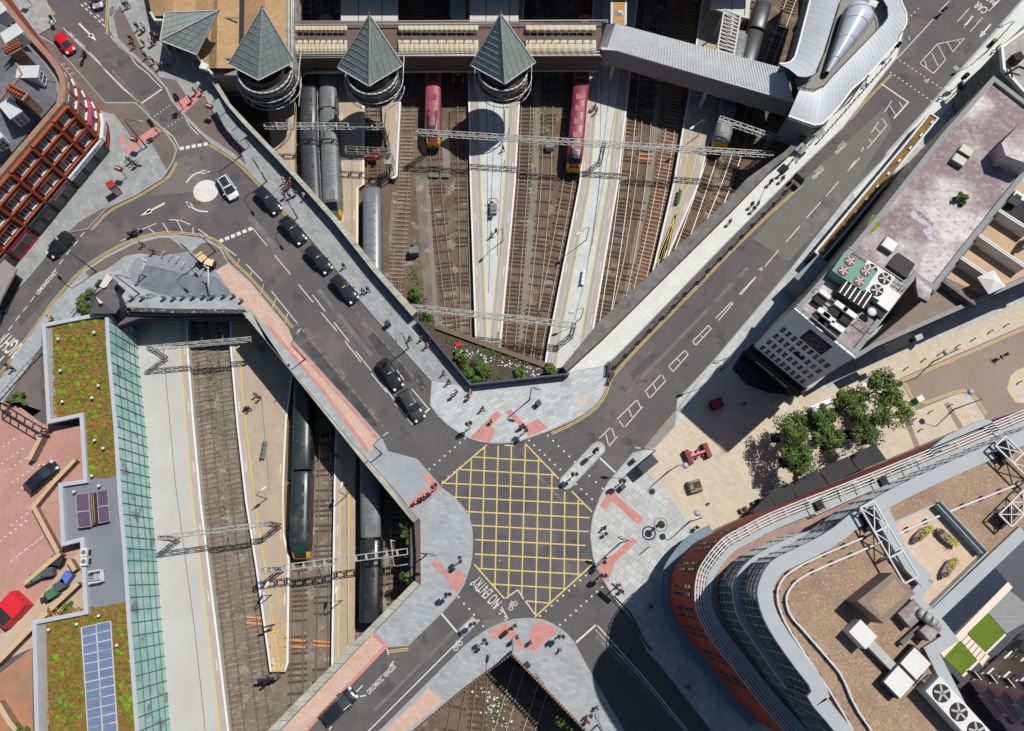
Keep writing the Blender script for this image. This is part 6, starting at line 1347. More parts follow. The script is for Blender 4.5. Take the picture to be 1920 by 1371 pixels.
# balconies with plants along the plaza side
for k, (u, v, lb_) in enumerate(((1560, 935, 'left'), (1680, 892, 'right'))):
    t = thing('balcony', ('left', 'right')[k] + ' white railed roof balcony with grass along the plaza front', 'balcony', P(u, v, Z1 - .4), R(23), 'railed balconies'); MB().box((0, 0, .06), (6.0, 1.5, .1)).build('floor', mat('balcony_grass', C(110, 128, 60), var=.3, scale=2), t, world=False); b = MB()
    for x in (-3, -1, 1, 3): b.bar((x, -.75, 0), (x, -.75, 1.1), .08); b.bar((x, .75, 0), (x, .75, 1.1), .08); b.bar((x, -.75, 1.1), (x, .75, 1.1), .08)
    for y in (-.75, .75): b.bar((-3, y, 1.1), (3, y, 1.1), .1)
    b.build('railing', m_wpipe, t, world=False); MB().box((-2, 0, .5), (.8, 1.0, .8)).build('planter', m_dark, t, world=False)
MB().wall(SX('1748,849 1778,824 1840,795 1855,795 1873,814', Z1 + .1), .9, Z1 - .5, Z1 + .1).build('ledge', m_ledge, ap); cap('terrace_floor', '1748,849 1778,824 1840,795 1855,795 1873,814 1760,870', Z1 - 1.0, Z1 - .4, m_gravelp, ap)
t = thing('shop_awning', 'row of black shop awnings along the plaza front', 'awning', P(1560, 885, 0)); aw = (('1411,957 1442,926 1456,954 1417,972', 0), ('1440,922 1479,906 1496,934 1460,957', 0), ('1481,905 1533,881 1552,908 1494,936', 0), ('1535,880 1590,856 1610,882 1554,908', 0), ('1592,855 1641,832 1662,862 1612,882', 0))
for s, _ in aw: MB().prism(SX(s, 3.3), 3.1, 3.3, bottom=True).build('awning', mat('black_awning', C(56, 58, 62), var=.08), t)
# courtyard garden, lawns, pool and grey building
gd = SX('1750,1160 1920,998 2080,860 2080,1440 1880,1440 1862,1371 1745,1222 1782,1197', 4); t = thing('podium_garden', 'sunken courtyard garden with lawns, cream paths and a dark pool', 'garden', (gd[0].x, gd[0].y, 0)); MB().prism(gd, 0, 4).build('podium', mat('dark_stone', C(64, 68, 80), rough=.4, var=.06), t)
gf = lambda nm, s, m, z=4.02: MB().poly(SX(s, z)).build(nm, m, t, fixn=False)
m_crm = mat('cream_stone', C(240, 228, 212), rough=.8, var=.03); m_lawn = mat('lawn', C(92, 124, 30), rough=1, var=.12, scale=.5, fine=.25, fscale=12, rgb2=C(112, 132, 44), mscale=.3)
gf('pool', '1757,1164 1864,1062 1890,1093 1782,1193', mat('dark_water', C(52, 60, 76), rough=.08, var=.1, spec=.7)); gf('stone_path', '1762,1222 1890,1091 1899,1102 1770,1234', m_crm, 4.03)
gf('lawn', '1770,1233 1799,1202 1831,1238 1804,1266', m_lawn, 4.04); gf('lawn', '1814,1187 1852,1150 1884,1187 1846,1222', m_lawn, 4.04); gf('stone_path', '1800,1200 1812,1188 1856,1232 1843,1250', m_crm, 4.035); gf('stone_path', '1804,1266 1884,1188 1887,1191 1807,1270', m_crm, 4.05); gf('paved_court', '1853,1149 1892,1107 1935,1140 1935,1160 1887,1188', mat('grey_deck', C(150, 152, 156), var=.05, streak=(40, 5, .1)), 4.03)
j = MB()
for k in range(7): s = k / 6; a = P(1803 + 40 * s, 1203 + 45 * s, 4.06); b2 = P(1815 + 40 * s, 1191 + 42 * s, 4.06); j.bar(a, b2, .08)
j.build('path_joint', m_mast, t)
gz = 26; gb_ = SX('1817,1278 1871,1230 1910,1190 2000,1110 2120,1300 1960,1500 1890,1372', 4); t = thing('grey_apartment_building', 'tall grey rendered building with green tinted windows in the lower right corner', 'building', (gb_[0].x, gb_[0].y, 4))
MB().prism(gb_, 4, gz).build('wall', mat('grey_render_wall', C(214, 214, 216), rough=.9, var=.06), t); a, b2 = gb_[0], gb_[3]; LG = (b2 - a).length; eo = (b2 - a).normalized(); oo = Vector((-eo.y, eo.x, 0)); oo = oo if oo.x < 0 else -oo
windows(t, Vector((a.x, a.y, 0)), b2, (6.0, 9.0, 12.0, 15.0), [2.0, 5.2, 9.5, 12.6, 15.8], 1.1, 1.3, out=oo, mg=mat('green_pane', C(44, 66, 58), rough=.1, var=0), bars=(), hbar=(.5,))
gl_ = MB().box(Vector((a.x, a.y, 11)) + eo * 7 + oo * .05, (2.0, .1, 13), math.atan2(eo.y, eo.x)); gl_.build('glazed_stair', MATS['green_pane'], t); a, b2 = gb_[6], gb_[0]; e3 = (b2 - a).normalized(); o3 = Vector((-e3.y, e3.x, 0)); o3 = o3 if o3.x < 0 else -o3
windows(t, a, b2, (6.0, 9.0, 12.0, 15.0), [2.0, 5.0, 8.0], 1.1, 1.3, out=o3, mg=MATS['green_pane'], bars=())
for k, z in enumerate((7.5, 10.5, 13.5)):
    p = Vector((a.x, a.y, z)) + e3 * 5 + o3 * .8; bo = MB().box(p, (3, 1.6, .15), math.atan2(e3.y, e3.x)).build('balcony', m_ledge, t); r = MB()
    for s in (-1.5, 1.5): r.bar(p + e3 * s + o3 * .8, p + e3 * s + o3 * .8 + Vector((0, 0, 1.1)), .08)
    r.bar(p - e3 * 1.5 + o3 * .8 + Vector((0, 0, 1.1)), p + e3 * 1.5 + o3 * .8 + Vector((0, 0, 1.1)), .1); r.build('railing', m_wpipe, bo)
# planters on the tiled terrace
m_plt = mat('grey_planter', C(150, 140, 128), var=.15); m_pl_y = mat('yellow_green_leaves', C(176, 172, 60), rough=1, var=.3); m_pl_r = mat('rust_leaves', C(140, 84, 62), rough=1, var=.3)
def boat_planter(lb, u, v, ang):
    t = thing('planter', lb, 'planter', P(u, v, zr + .03), R(ang)); n = 14; o_ = [Vector((1.25 * math.cos(q), .4 * math.sin(q) * (1 if abs(math.cos(q)) < .8 else .6), .55)) for q in [2 * math.pi * i / n for i in range(n)]]
    MB().loft([[p * .85 - Vector((0, 0, p.z * .85)) for p in o_], o_], smooth=False).build('trough', m_plt, t, world=False)
    for k, x in enumerate((-.75, 0, .75)):
        b = MB()
        for q in range(14): a_ = q * 2.4; r = (.6 if k == 2 else .35); c = Vector((x, 0, .5)); d_ = Vector((math.cos(a_) * r, math.sin(a_) * r, .25 + .1 * (q % 3))); s_ = Vector((-math.sin(a_), math.cos(a_), 0)) * .08; b.add([c - s_, c + s_, c + d_], [(0, 1, 2)])
        b.build('plant', m_pl_y if k else m_pl_r, t, world=False, fixn=False)
boat_planter('long planter with a spiky yellow palm on the tiled terrace', 1724, 1002, 38); boat_planter('long planter parallel to the glass edge of the tiled terrace', 1770, 1008, -45); boat_planter('long planter in the lower part of the tiled terrace', 1774, 1065, 50)
# ================================================================ people
def skin_mesh(verts, edges, name, mat_, sub=1):
    "verts: list of (x, y, z, r); a smooth tapered body grown over the edges"
    me = bpy.data.meshes.new(name); me.from_pydata([v[:3] for v in verts], edges, []); o = bpy.data.objects.new(name, me); COL.objects.link(o)
    o.modifiers.new('s', 'SKIN'); d = me.skin_vertices[0].data if me.skin_vertices else None
    if d is None:
        bm = bmesh.new(); bm.from_mesh(me); bm.verts.layers.skin.verify(); bm.to_mesh(me); bm.free(); d = me.skin_vertices[0].data
    for i, v in enumerate(verts): d[i].radius = (v[3], v[4] if len(v) > 4 else v[3]); d[i].use_root = (i == 0)
    if sub: sm = o.modifiers.new('u', 'SUBSURF'); sm.levels = sub; sm.render_levels = sub
    dg = bpy.context.evaluated_depsgraph_get(); ev = bpy.data.meshes.new_from_object(o.evaluated_get(dg)); bpy.data.objects.remove(o); bpy.data.meshes.remove(me)
    ev.name = name; ev.materials.clear(); ev.materials.append(mat_)
    for p in ev.polygons: p.use_smooth = True; p.material_index = 0
    return ev
m_skin = mat('skin', C(196, 146, 120), rough=.6, var=.05)
def pose(kind):
    "joints of a 1.72 m figure facing +x"
    if kind == 'walk': L, Rr = ((.16, .1, .47), (.27, .1, .08)), ((.04, -.1, .48), (-.27, -.1, .14)); aL, aR = ((-.1, .2, 1.16), (-.08, .23, .9)), ((.06, -.2, 1.16), (.24, -.2, .98)); hip = .93
    elif kind == 'stand': L, Rr = ((.03, .1, .48), (0, .1, .08)), ((.03, -.1, .48), (0, -.1, .08)); aL, aR = ((-.02, .22, 1.15), (.06, .22, .9)), ((.1, -.2, 1.15), (.28, -.1, 1.12)); hip = .93
    elif kind == 'sit': L, Rr = ((.42, .11, .5), (.44, .11, .07)), ((.42, -.11, .5), (.44, -.11, .07)); aL, aR = ((.05, .22, .75), (.3, .12, .68)), ((.05, -.22, .75), (.3, -.12, .68)); hip = .52
    else: L, Rr = ((.35, .16, .72), (.05, .16, .4)), ((.35, -.16, .72), (.05, -.16, .4)); aL, aR = ((.2, .26, 1.0), (.52, .26, .98)), ((.2, -.26, 1.0), (.52, -.26, .98)); hip = .82
    dz = hip - .93; ch = 1.3 + dz; fw = .14 if kind == 'ride' else .02
    V = [(0, 0, hip, .13), (fw * .5, 0, hip + .2, .12), (fw, 0, ch, .145), (fw, 0, ch + .15, .06), (fw + .01, 0, ch + .24, .06), (fw + .02, 0, ch + .34, .098), (fw + .115, 0, ch + .30, .016)]
    E = [(0, 1), (1, 2), (2, 3), (3, 4), (4, 5), (5, 6)]
    for s, leg, arm in ((1, L, aL), (-1, Rr, aR)):
        b = len(V); V.extend([(0, s * .09, hip - .06, .1), (*leg[0], .068), (*leg[1], .042), (leg[1][0] + .16, leg[1][1], max(.035, leg[1][2] - .045), .035)]); E.extend([(0, b), (b, b + 1), (b + 1, b + 2), (b + 2, b + 3)])
        a = len(V); k = arm[0][2] if kind in ('ride',) else arm[0][2]; V.extend([(fw, s * .18, ch + .06, .058), (*arm[0], .042), (*arm[1], .03)]); E.extend([(2, a), (a, a + 1), (a + 1, a + 2)])
        e, w = Vector(arm[0]), Vector(arm[1]); d = (w - e).normalized(); sd = Vector((0, s, 0)); p0 = w + d * .07; V.append((*p0, .03)); E.append((a + 2, a + 3)); up = d.cross(sd).normalized()
        for k, (o_, ln) in enumerate(((-.03, .065), (-.01, .08), (.01, .075), (.03, .055))):
            f = len(V); q = p0 + up * o_ + d * .03; V.append((*q, .01)); V.append((*(q + d * ln * .6 - sd * .01), .009)); V.append((*(q + d * ln - sd * .03), .008)); E.extend([(a + 3, f), (f, f + 1), (f + 1, f + 2)])
        f = len(V); q = w + d * .02 - up * .04; V.append((*q, .01)); V.append((*(q + d * .05 - up * .02), .009)); E.extend([(a + 2, f), (f, f + 1)])
    body = skin_mesh(V, E, 'person', m_skin)
    T = [(fw * .3, 0, hip + .06, .145), (fw * .6, 0, hip + .22, .14), (fw, 0, ch, .165), (fw, 0, ch + .12, .085)]; TE = [(0, 1), (1, 2), (2, 3)]
    for s, arm in ((1, aL), (-1, aR)): b = len(T); e = Vector(arm[0]); w = Vector(arm[1]); m_ = e.lerp(w, .55); T.extend([(fw, s * .19, ch + .06, .075), (*e, .056), (*m_, .046)]); TE.extend([(2, b), (b, b + 1), (b + 1, b + 2)])
    B = [(0, 0, hip + .05, .14)]; BE = []
    for s, leg in ((1, L), (-1, Rr)): b = len(B); k, f = Vector(leg[0]), Vector(leg[1]); B.extend([(0, s * .09, hip - .06, .115), (*k, .082), (*f.lerp(k, .12), .06)]); BE.extend([(0, b), (b, b + 1), (b + 1, b + 2)])
    hr = MB(); hc = Vector((fw - .005, 0, ch + .375)); hr.sphere(hc, .112, 10, 7, .92)
    hr.v = [Vector((v.x if v.x < hc.x + .05 else hc.x + .05, v.y, v.z)) for v in hr.v]
    return body, skin_mesh(T, TE, 'top', m_skin), skin_mesh(B, BE, 'trousers', m_skin), hr.mesh('hair', m_skin)
POSES = {k: pose(k) for k in ('walk', 'stand', 'sit', 'ride')}
CL = {'black': (44, 44, 48), 'navy': (46, 54, 84), 'white': (226, 224, 220), 'grey': (130, 130, 134), 'red': (190, 44, 50), 'pink': (222, 120, 160), 'magenta': (214, 60, 150), 'blue': (56, 92, 170), 'lblue': (150, 176, 204), 'yellow': (230, 200, 50), 'orange': (226, 100, 40), 'green': (72, 110, 70), 'brown': (104, 78, 62), 'cream': (222, 206, 180), 'maroon': (110, 40, 52), 'denim': (84, 100, 132), 'tan': (190, 160, 124), 'blond': (206, 176, 118), 'dark': (52, 42, 38)}
def cm(k): return mat('cloth_' + k, C(*CL[k]), rough=.9, var=.1, scale=6)
def person(u, v, du, dv, label, ps='walk', top='black', legs='navy', hair='dark', z=ZF, bag=None):
    b, t_, l_, h_ = POSES[ps]; s = random.uniform(.94, 1.05)
    o = bpy.data.objects.new('person', b); o.location = P(u, v, z); o.rotation_euler = (0, 0, math.atan2(-dv, du)); o.scale = (s * 1.08, s * 1.08, s); put(o, None, label, 'person', 'people on foot')
    for nm, me, k in (('top', t_, top), ('trousers', l_, legs), ('hair', h_, hair)):
        c = bpy.data.objects.new(nm, me); put(c, o); c.material_slots[0].link = 'OBJECT'; c.material_slots[0].material = cm(k)
    return o
PEOPLE = """238,17,1,1,person in dark jacket walking at the top of the station pavement,walk,black,navy,dark
243,14,1,1,person in grey top beside a darker companion at the top of the station pavement,walk,grey,black,dark
261,56,1,1,person in black with pale shoes near the crowd above the glass canopy corner,walk,black,navy,dark
268,62,-1,1,person in white carrying a bag towards the glass canopy,walk,white,black,dark
273,58,1,0,person in light blue top beside the shaded station wall,stand,lblue,denim,dark
249,78,1,1,person in black walking alone beside the kerb railing line,walk,black,black,dark
253,90,1,1,person in navy striding ahead of a figure in black by the kerb,walk,navy,black,dark
272,86,0,1,person in cream clothes standing left of the crowded canopy corner,stand,cream,tan,blond
287,86,-1,0,person in white shirt in the crowd at the canopy corner,stand,white,navy,dark
292,83,0,1,person in brown jacket in the crowd at the canopy corner,stand,brown,black,dark
296,74,1,0,person in grey shirt on the shadow edge of the glass canopy,stand,grey,navy,dark
276,110,1,1,person in dark clothes with a long shadow below the canopy crowd,walk,black,black,dark
290,119,0,1,person in bright yellow jacket beside the canopy shadow,stand,yellow,black,dark
301,129,1,0,person in navy crouched group under the canopy shadow,stand,navy,black,dark
310,127,-1,0,person in light blue shirt under the canopy shadow,stand,lblue,denim,dark
317,126,0,1,person in dark grey under the canopy shadow right of the light blue shirt,stand,grey,black,dark
322,96,1,1,person in black walking in the shade behind the glass canopy,walk,black,black,dark
338,101,1,1,person in maroon walking in the shade behind the glass canopy,walk,maroon,black,dark
369,177,-1,1,person in maroon crossing from the station at the red tactile strip,walk,maroon,black,dark
380,177,-1,1,person in cream with dark hair at the end of the red tactile strip,walk,cream,brown,dark
361,192,-1,1,person in black striding across the red tactile strip,walk,black,black,dark
246,305,1,1,person in grey beside the parked bicycle on the hotel corner,stand,grey,navy,dark
257,312,1,0,person in black leaning on the parked bicycle,stand,black,black,dark
534,343,1,1,person in cream hat at the head of the pavement group by the first taxi,stand,cream,grey,blond
537,349,1,1,person in white top second in the pavement group by the first taxi,stand,white,navy,blond
542,352,-1,1,person in pink top in the pavement group by the first taxi,stand,pink,navy,dark
547,350,1,1,person in red top on the wall side of the pavement group,stand,red,black,brown
540,357,1,1,person in lilac grey top in the middle of the pavement group,stand,grey,denim,dark
545,371,0,1,person in bright orange jacket near the first taxi bonnet,stand,orange,maroon,dark
535,371,-1,1,person in black between the orange jacket and the taxi,stand,black,black,dark
555,366,1,-1,person in grey top at the tail of the pavement group,walk,grey,black,dark
548,342,1,1,person in white in the parapet shade beside the group,walk,white,denim,dark
573,373,1,1,person in white hat alone in the parapet shade,walk,white,navy,cream
646,502,1,1,person in black walking alone on the taxi rank pavement,walk,black,black,dark
682,549,1,1,person in grey with a dark bag by the fourth taxi,walk,grey,black,dark
691,546,1,1,person in black with raised arms by the fourth taxi,walk,black,black,dark
770,637,-1,-1,person in blue top beside the tall street lamp on the pavement,walk,blue,black,dark
791,637,1,1,person in brown in the parapet shade near the pink top,walk,brown,black,dark
801,650,1,1,person in magenta top walking on the shadow edge,walk,magenta,white,dark
808,642,1,1,person in maroon in the parapet shade behind the magenta top,walk,maroon,black,dark
833,701,1,1,person in maroon and white walking into the corner,walk,maroon,white,dark
842,718,1,1,person in black on the corner shadow edge,walk,black,black,dark
849,744,-1,1,person in white shirt leading a companion on the pale corner,walk,white,grey,brown
857,736,-1,1,person in pink shirt just behind the white shirt on the corner,walk,pink,grey,blond
881,737,1,1,person in white and black on the corner parapet shade line,walk,white,black,dark
879,747,1,-1,person in red top near the middle of the pale corner,walk,red,black,dark
905,768,1,1,person in brown walking alone on the pale corner,walk,brown,grey,dark
922,791,-1,1,person in white on the red tactile slope of the pale corner,walk,white,black,dark
981,800,-1,1,person in maroon at the tip of the corner tactile strip,walk,maroon,black,dark
976,803,-1,1,person in black close beside the maroon top,walk,black,black,dark
779,943,1,-1,person in white pushing a pram on the west pavement,walk,white,black,dark
787,938,1,-1,person in maroon walking behind the pram,walk,maroon,black,dark
793,936,1,-1,person in navy between the pram and the blond walker,walk,navy,black,dark
798,930,1,-1,person with blond hair on the west tactile strip,walk,cream,navy,blond
964,1200,1,-1,person in white with blue bag on the south corner tactile strip,walk,white,navy,blond
970,1194,1,-1,person in maroon next to the white top on the south corner,walk,maroon,black,dark
960,1203,1,-1,person in black behind the white top on the south corner,walk,black,black,dark
994,1204,1,-1,person in red brown walking alone on the south corner,walk,maroon,maroon,dark
1052,1217,-1,-1,person in white and yellow by the eastern edge of the south corner,walk,yellow,white,blond
1132,990,1,1,upper of two people in black striding across the east pavement,walk,black,black,dark
1135,1001,-1,1,lower of two people in black striding across the east pavement,walk,black,black,dark
1160,1096,1,1,person in white on the edge of the east tactile strip,walk,white,grey,dark
1165,1107,-1,1,person in red and pink near the railing shadow,walk,red,pink,dark
1218,1136,-1,1,person in black alone in the building shade on the east pavement,walk,black,black,dark
1304,990,1,-1,person with a dark pushchair at the plaza edge near the brick building,walk,black,brown,dark
1287,1287,1,1,person in grey in deep shade below the curved building,walk,grey,black,dark
1099,1342,1,1,person in white and red at the bottom edge of the south pavement,stand,red,navy,blond
1107,1340,1,1,person in blue striped top at the bottom edge of the south pavement,stand,blue,navy,dark
1101,1351,-1,1,person in red bending at the bottom edge of the south pavement,stand,red,black,dark
1118,1325,1,0,person in grey in the shade at the bottom of the south pavement,walk,grey,black,dark
270,461,1,1,person with bare shoulders walking on the west crossroads footway,walk,tan,black,brown
290,474,1,1,person in dark grey with a backpack beside the small bike stands,walk,grey,black,dark
226,568,0,1,person in white sitting by the entrance roof,sit,white,brown,dark
101,599,1,0,person in yellow jacket behind the mossy roof corner,stand,yellow,black,dark
20,687,1,1,person in black on the narrow pavement at the left edge,walk,black,grey,dark
28,693,1,1,person in grey just below a companion in black at the left edge,walk,grey,black,dark
1462,329,-1,1,person in black nearest the two square shadows on the white pavement,walk,black,black,dark
1464,340,-1,1,person in brown nearest the kerb on the white pavement,walk,brown,black,dark
1442,346,-1,1,person in black halfway down the white pavement group,walk,navy,black,dark
1407,388,-1,1,person in black on the wall side of the lower white pavement group,walk,black,black,dark
1411,396,-1,1,person in navy on the road side of the lower white pavement group,walk,navy,black,dark
1366,420,-1,1,person in light grey alone at the lower end of the white pavement,walk,lblue,black,dark
1763,184,1,1,person in white near the white edged roof in the upper right,walk,white,black,dark
1863,97,1,1,person in white shirt in the shade at the upper right,walk,white,black,dark
1392,760,1,1,person in black in the plaza shade beside the red cart,stand,black,black,dark"""
for l in PEOPLE.splitlines():
    f = l.split(','); person(float(f[0]), float(f[1]), float(f[2]), float(f[3]), f[4], f[5], f[6], f[7], f[8])
for l in """943,283,1,1,person in red on the wide white platform,walk,red,black,dark
922,444,1,1,person carrying a white bag on the wide white platform,walk,white,black,dark
930,438,1,1,person in black beside the white bag on the wide white platform,walk,black,black,dark
1117,213,1,1,person in red beside luggage on the central platform,stand,red,black,dark
1114,206,1,1,person in grey beside luggage on the central platform,stand,grey,black,dark
482,742,1,1,person in grey with a bag on the tapered platform,stand,grey,black,dark
489,748,1,1,person in maroon on the tapered platform beside a grey companion,stand,maroon,black,dark
470,768,1,1,person in black pulling a case on the tapered platform,walk,black,black,dark
633,856,1,1,person in pink in the shade on the narrow platform,walk,pink,black,dark""".splitlines():
    f = l.split(','); person(float(f[0]), float(f[1]), float(f[2]), float(f[3]), f[4], f[5], f[6], f[7], f[8], z=ZPL)
# ================================================================ vehicles
m_tyre = mat('tyre', C(44, 44, 46), rough=.9, var=.1); m_hub = mat('wheel_rim', C(150, 152, 156), rough=.4, metal=.6, var=0); m_lamp = mat('headlight', C(230, 234, 236), rough=.15, var=0); m_tail = mat('tail_light', C(170, 30, 30), rough=.3, var=0); m_cglass = mat('car_glass', C(48, 58, 62), rough=.05, var=0, spec=.9)
def car(label, u, v, du, dv, paint, L_=4.5, W=1.8, H=1.5, kind='hatch', cat='car', name='parked_car', group=None, sunroof=False, sign=False):
    t = thing(name, label, cat, P(u, v, 0.01), math.atan2(-dv, du), group); hl, hw = L_ / 2, W / 2; rd = lambda x, w, z0, z1, k=.25: [Vector((x, y * w, z)) for y, z in ((-.86, z0), (-1, z0 + .15), (-1, z1 - .25), (-.9, z1 - .06), (-.6, z1), (0, z1 + .02), (.6, z1), (.9, z1 - .06), (1, z1 - .25), (1, z0 + .15), (.86, z0))]
    hood = .95 if kind != 'taxi' else 1.0
    secs = [rd(-hl, hw * .78, .35, .72), rd(-hl + .12, hw * .92, .25, .88), rd(-hl + .6, hw, .2, .98), rd(-hl * .3, hw, .2, 1.0), rd(hl * .25, hw, .2, 1.0), rd(hl * .55, hw, .2, hood), rd(hl - .45, hw * .95, .22, hood - .1), rd(hl - .12, hw * .82, .28, .72), rd(hl, hw * .6, .38, .62)]
    body = MB().loft(secs).build('body', paint, t, world=False)
    b0, b1, f1, f0 = {'hatch': (-hl + .15, -hl + .75, .1 * L_, .3 * L_), 'taxi': (-hl + .12, -hl + .5, .06 * L_, .22 * L_), 'estate': (-hl + .15, -hl + .7, .06 * L_, .26 * L_)}[kind]
    cs = lambda x, w, z: [Vector((x, y * w, z)) for y in (-1, -.5, 0, .5, 1)]
    gw, rw = hw * .9, hw * .74
    ring0 = [Vector((b0, -gw, .95)), Vector((f0, -gw * .96, .97)), Vector((f0 + .12, 0, .98)), Vector((f0, gw * .96, .97)), Vector((b0, gw, .95))]
    ring1 = [Vector((b1, -rw, H - .05)), Vector((f1, -rw, H - .05)), Vector((f1 + .08, 0, H - .02)), Vector((f1, rw, H - .05)), Vector((b1, rw, H - .05))]
    MB().loft([ring0, ring1], cap=False, smooth=False).build('window', m_cglass, t, world=False)
    rs = [[Vector((x, y * rw * 1.02, H - .06 + .06 * (1 - abs(y)) ** .5 + dz)) for y in (-1, -.8, -.4, 0, .4, .8, 1)] for x, dz in ((b1 - .06, -.02), (b1 + .3, .03), ((b1 + f1) / 2, .045), (f1 - .2, .03), (f1 + .05, -.02))]
    MB().loft(rs, cap=False, close=False).build('roof', paint, t, world=False)
    pl_ = MB()
    for s in (-1, 1):
        for a, c in ((ring0[0], ring1[0]), (ring0[1], ring1[1])): pl_.bar(Vector((a.x, a.y * s * (1 if a.y < 0 else -1) * -1 * (-1), a.z)) if False else Vector((a.x, abs(a.y) * s, a.z)), Vector((c.x, abs(c.y) * s, c.z)), .07)
        mx = ((b1 + f1) / 2); pl_.bar((mx, s * gw, .97), (mx, s * rw, H - .05), .07)
    pl_.build('pillar', paint, t, world=False)
    if sunroof: MB().box(((b1 + f1) / 2, 0, H + .03), ((f1 - b1) * .85, rw * 1.6, .03)).build('sunroof', m_cglass, t, world=False)
    for x in (-hl * .62, hl * .62):
        for s in (-1, 1):
            w = MB().tube((x, s * (hw - .2), .32), (x, s * (hw + .01), .32), .32, .32, 14).build('wheel', m_tyre, t, world=False); MB().tube((x, s * (hw - .02), .32), (x, s * (hw + .025), .32), .19, .19, 10).build('rim', m_hub, w, world=False)
    for s in (-1, 1):
        MB().box((hl - .2, s * hw * .66, .7), (.34, .34, .16), 0, .3).build('headlight', m_lamp, t, world=False); MB().box((-hl + .08, s * hw * .72, .78), (.16, .26, .2)).build('tail_light', m_tail, t, world=False)
        MB().box((f0 - .25, s * (hw + .1), 1.02), (.14, .24, .14)).build('wing_mirror', paint, t, world=False)
    MB().box((hl - .02, 0, .45), (.1, W * .5, .2)).build('grille', m_dark, t, world=False); MB().box((hl + .01, 0, .36), (.05, .5, .11)).build('number_plate', m_frame, t, world=False)
    if sign: MB().box((f1 - .1, 0, H + .09), (.16, .5, .12)).build('roof_sign', mat('taxi_sign', C(220, 180, 80), var=0), t, world=False)
    return t
gp_ = lambda nm, rgb: mat(nm, rgb, rough=.22, var=.03, spec=.6)
blk, blk2, red_, wht, slv = gp_('black_paint', C(38, 42, 48)), gp_('charcoal_paint', C(66, 68, 70)), gp_('red_paint', C(216, 24, 44)), gp_('white_paint', C(232, 234, 236)), gp_('silver_paint', C(166, 170, 174))
for u, v, m_, lb in ((506, 380, blk, 'black taxi at the head of the rank just below the white car'), (552, 436, blk, 'second black taxi in the rank, below the first pavement lamp'), (600, 490, blk, 'third black taxi in the rank between two other taxis'), (648, 545, blk, 'fourth black taxi in the rank beside two walkers'), (733, 704, blk, 'black taxi in the turning lane beside the white lane line'), (773, 762, blk2, 'charcoal taxi waiting at the stop line by the crossing')):
    car(lb, u, v, .67 if u < 700 else .56, .75 if u < 700 else .83, m_, 4.9, 1.95, 1.75, 'taxi', 'taxi', 'taxi', 'taxis on the street', sign=True)
car('white car with a black glass roof beside the white roundabout disc', 430, 355, .55, .84, wht, 4.4, 1.85, 1.5, 'hatch', name='car', sunroof=True)
car('red hatchback in the loading bay at the upper left', 126, 86, .62, .78, red_, 4.2, 1.8, 1.45, 'hatch')
car('black car parked at the kerb beside the red brick building', 118, 463, -.6, .8, blk, 4.3, 1.85, 1.55, 'hatch')
car('black estate car in the red paved car park', 84, 896, .66, -.75, blk, 4.8, 1.85, 1.5, 'estate')
car('black estate car with bright headlights in the diplomatic bay', 638, 1323, .72, -.7, blk, 5.0, 1.95, 1.5, 'estate')
car('silver car waiting at the top of the street left of the station', 184, 1, .3, .95, slv, 4.2, 1.8, 1.45, 'hatch', name='car')
car('white van edge parked at the very top of the wide right hand street', 1759, -24, .9, .4, wht, 5.2, 2.0, 2.0, 'estate', 'van', 'van')
def motorbike(label, u, v, du, dv, m_, rider=None):
    t = thing('motorcycle', label, 'motorcycle', P(u, v, 0.01), math.atan2(-dv, du)); b = MB()
    for x in (-.7, .7): MB().tube((x, -.07, .32), (x, .07, .32), .32, .32, 14).build('wheel', m_tyre, t, world=False)
    b.loft([[Vector((x, y * w, z + dz * h)) for y, dz in ((-1, 0), (-.7, 1), (.7, 1), (1, 0), (.6, -1), (-.6, -1))] for x, w, z, h in ((-.75, .08, .75, .05), (-.3, .16, .75, .12), (.1, .18, .8, .16), (.45, .14, .85, .12), (.65, .08, .9, .06))]); b.build('body', m_, t, world=False)
    MB().box((-.4, 0, .88), (.7, .28, .12)).build('seat', m_tyre, t, world=False); h = MB().bar((.5, -.38, 1.05), (.5, .38, 1.05), .05); h.bar((.5, 0, 1.0), (.72, 0, .4), .08); h.build('handlebar', m_hub, t, world=False); MB().sphere((.68, 0, .92), .11).build('headlight', m_lamp, t, world=False)
    MB().box((-.85, 0, .95), (.35, .45, .35)).build('top_box', m_dark, t, world=False)
    for s in (-1, 1): MB().sphere((.42, s * .42, 1.15), .07).build('mirror', m_hub, t, world=False)
motorbike('white and black motorcycle above the red hatchback', 102, 47, .3, .95, wht); motorbike('black motorcycle below the red hatchback', 159, 114, -.25, .97, blk)
motorbike('black motorcycle with white panniers on the curve above the island', 257, 439, .9, -.45, blk); motorbike('black motorcycle at the top of the wide right hand street', 1762, 28, -.75, .66, blk); motorbike('small motorbike on the brown lane paving at the right', 1871, 672, -.9, .4, mat('grey_paint', C(110, 110, 112)))
for a in ((257, 439, .9, -.45, 'rider in black on the motorcycle above the island', 'black'), (1762, 28, -.75, .66, 'rider in dark clothes on the motorcycle at the upper right', 'navy'), (1871, 672, -.9, .4, 'rider in tan on the small motorbike at the right', 'tan')):
    o = person(a[0], a[1], a[2], a[3], a[4], 'ride', a[5], 'black', 'black', z=0.05); o['group'] = 'riders'
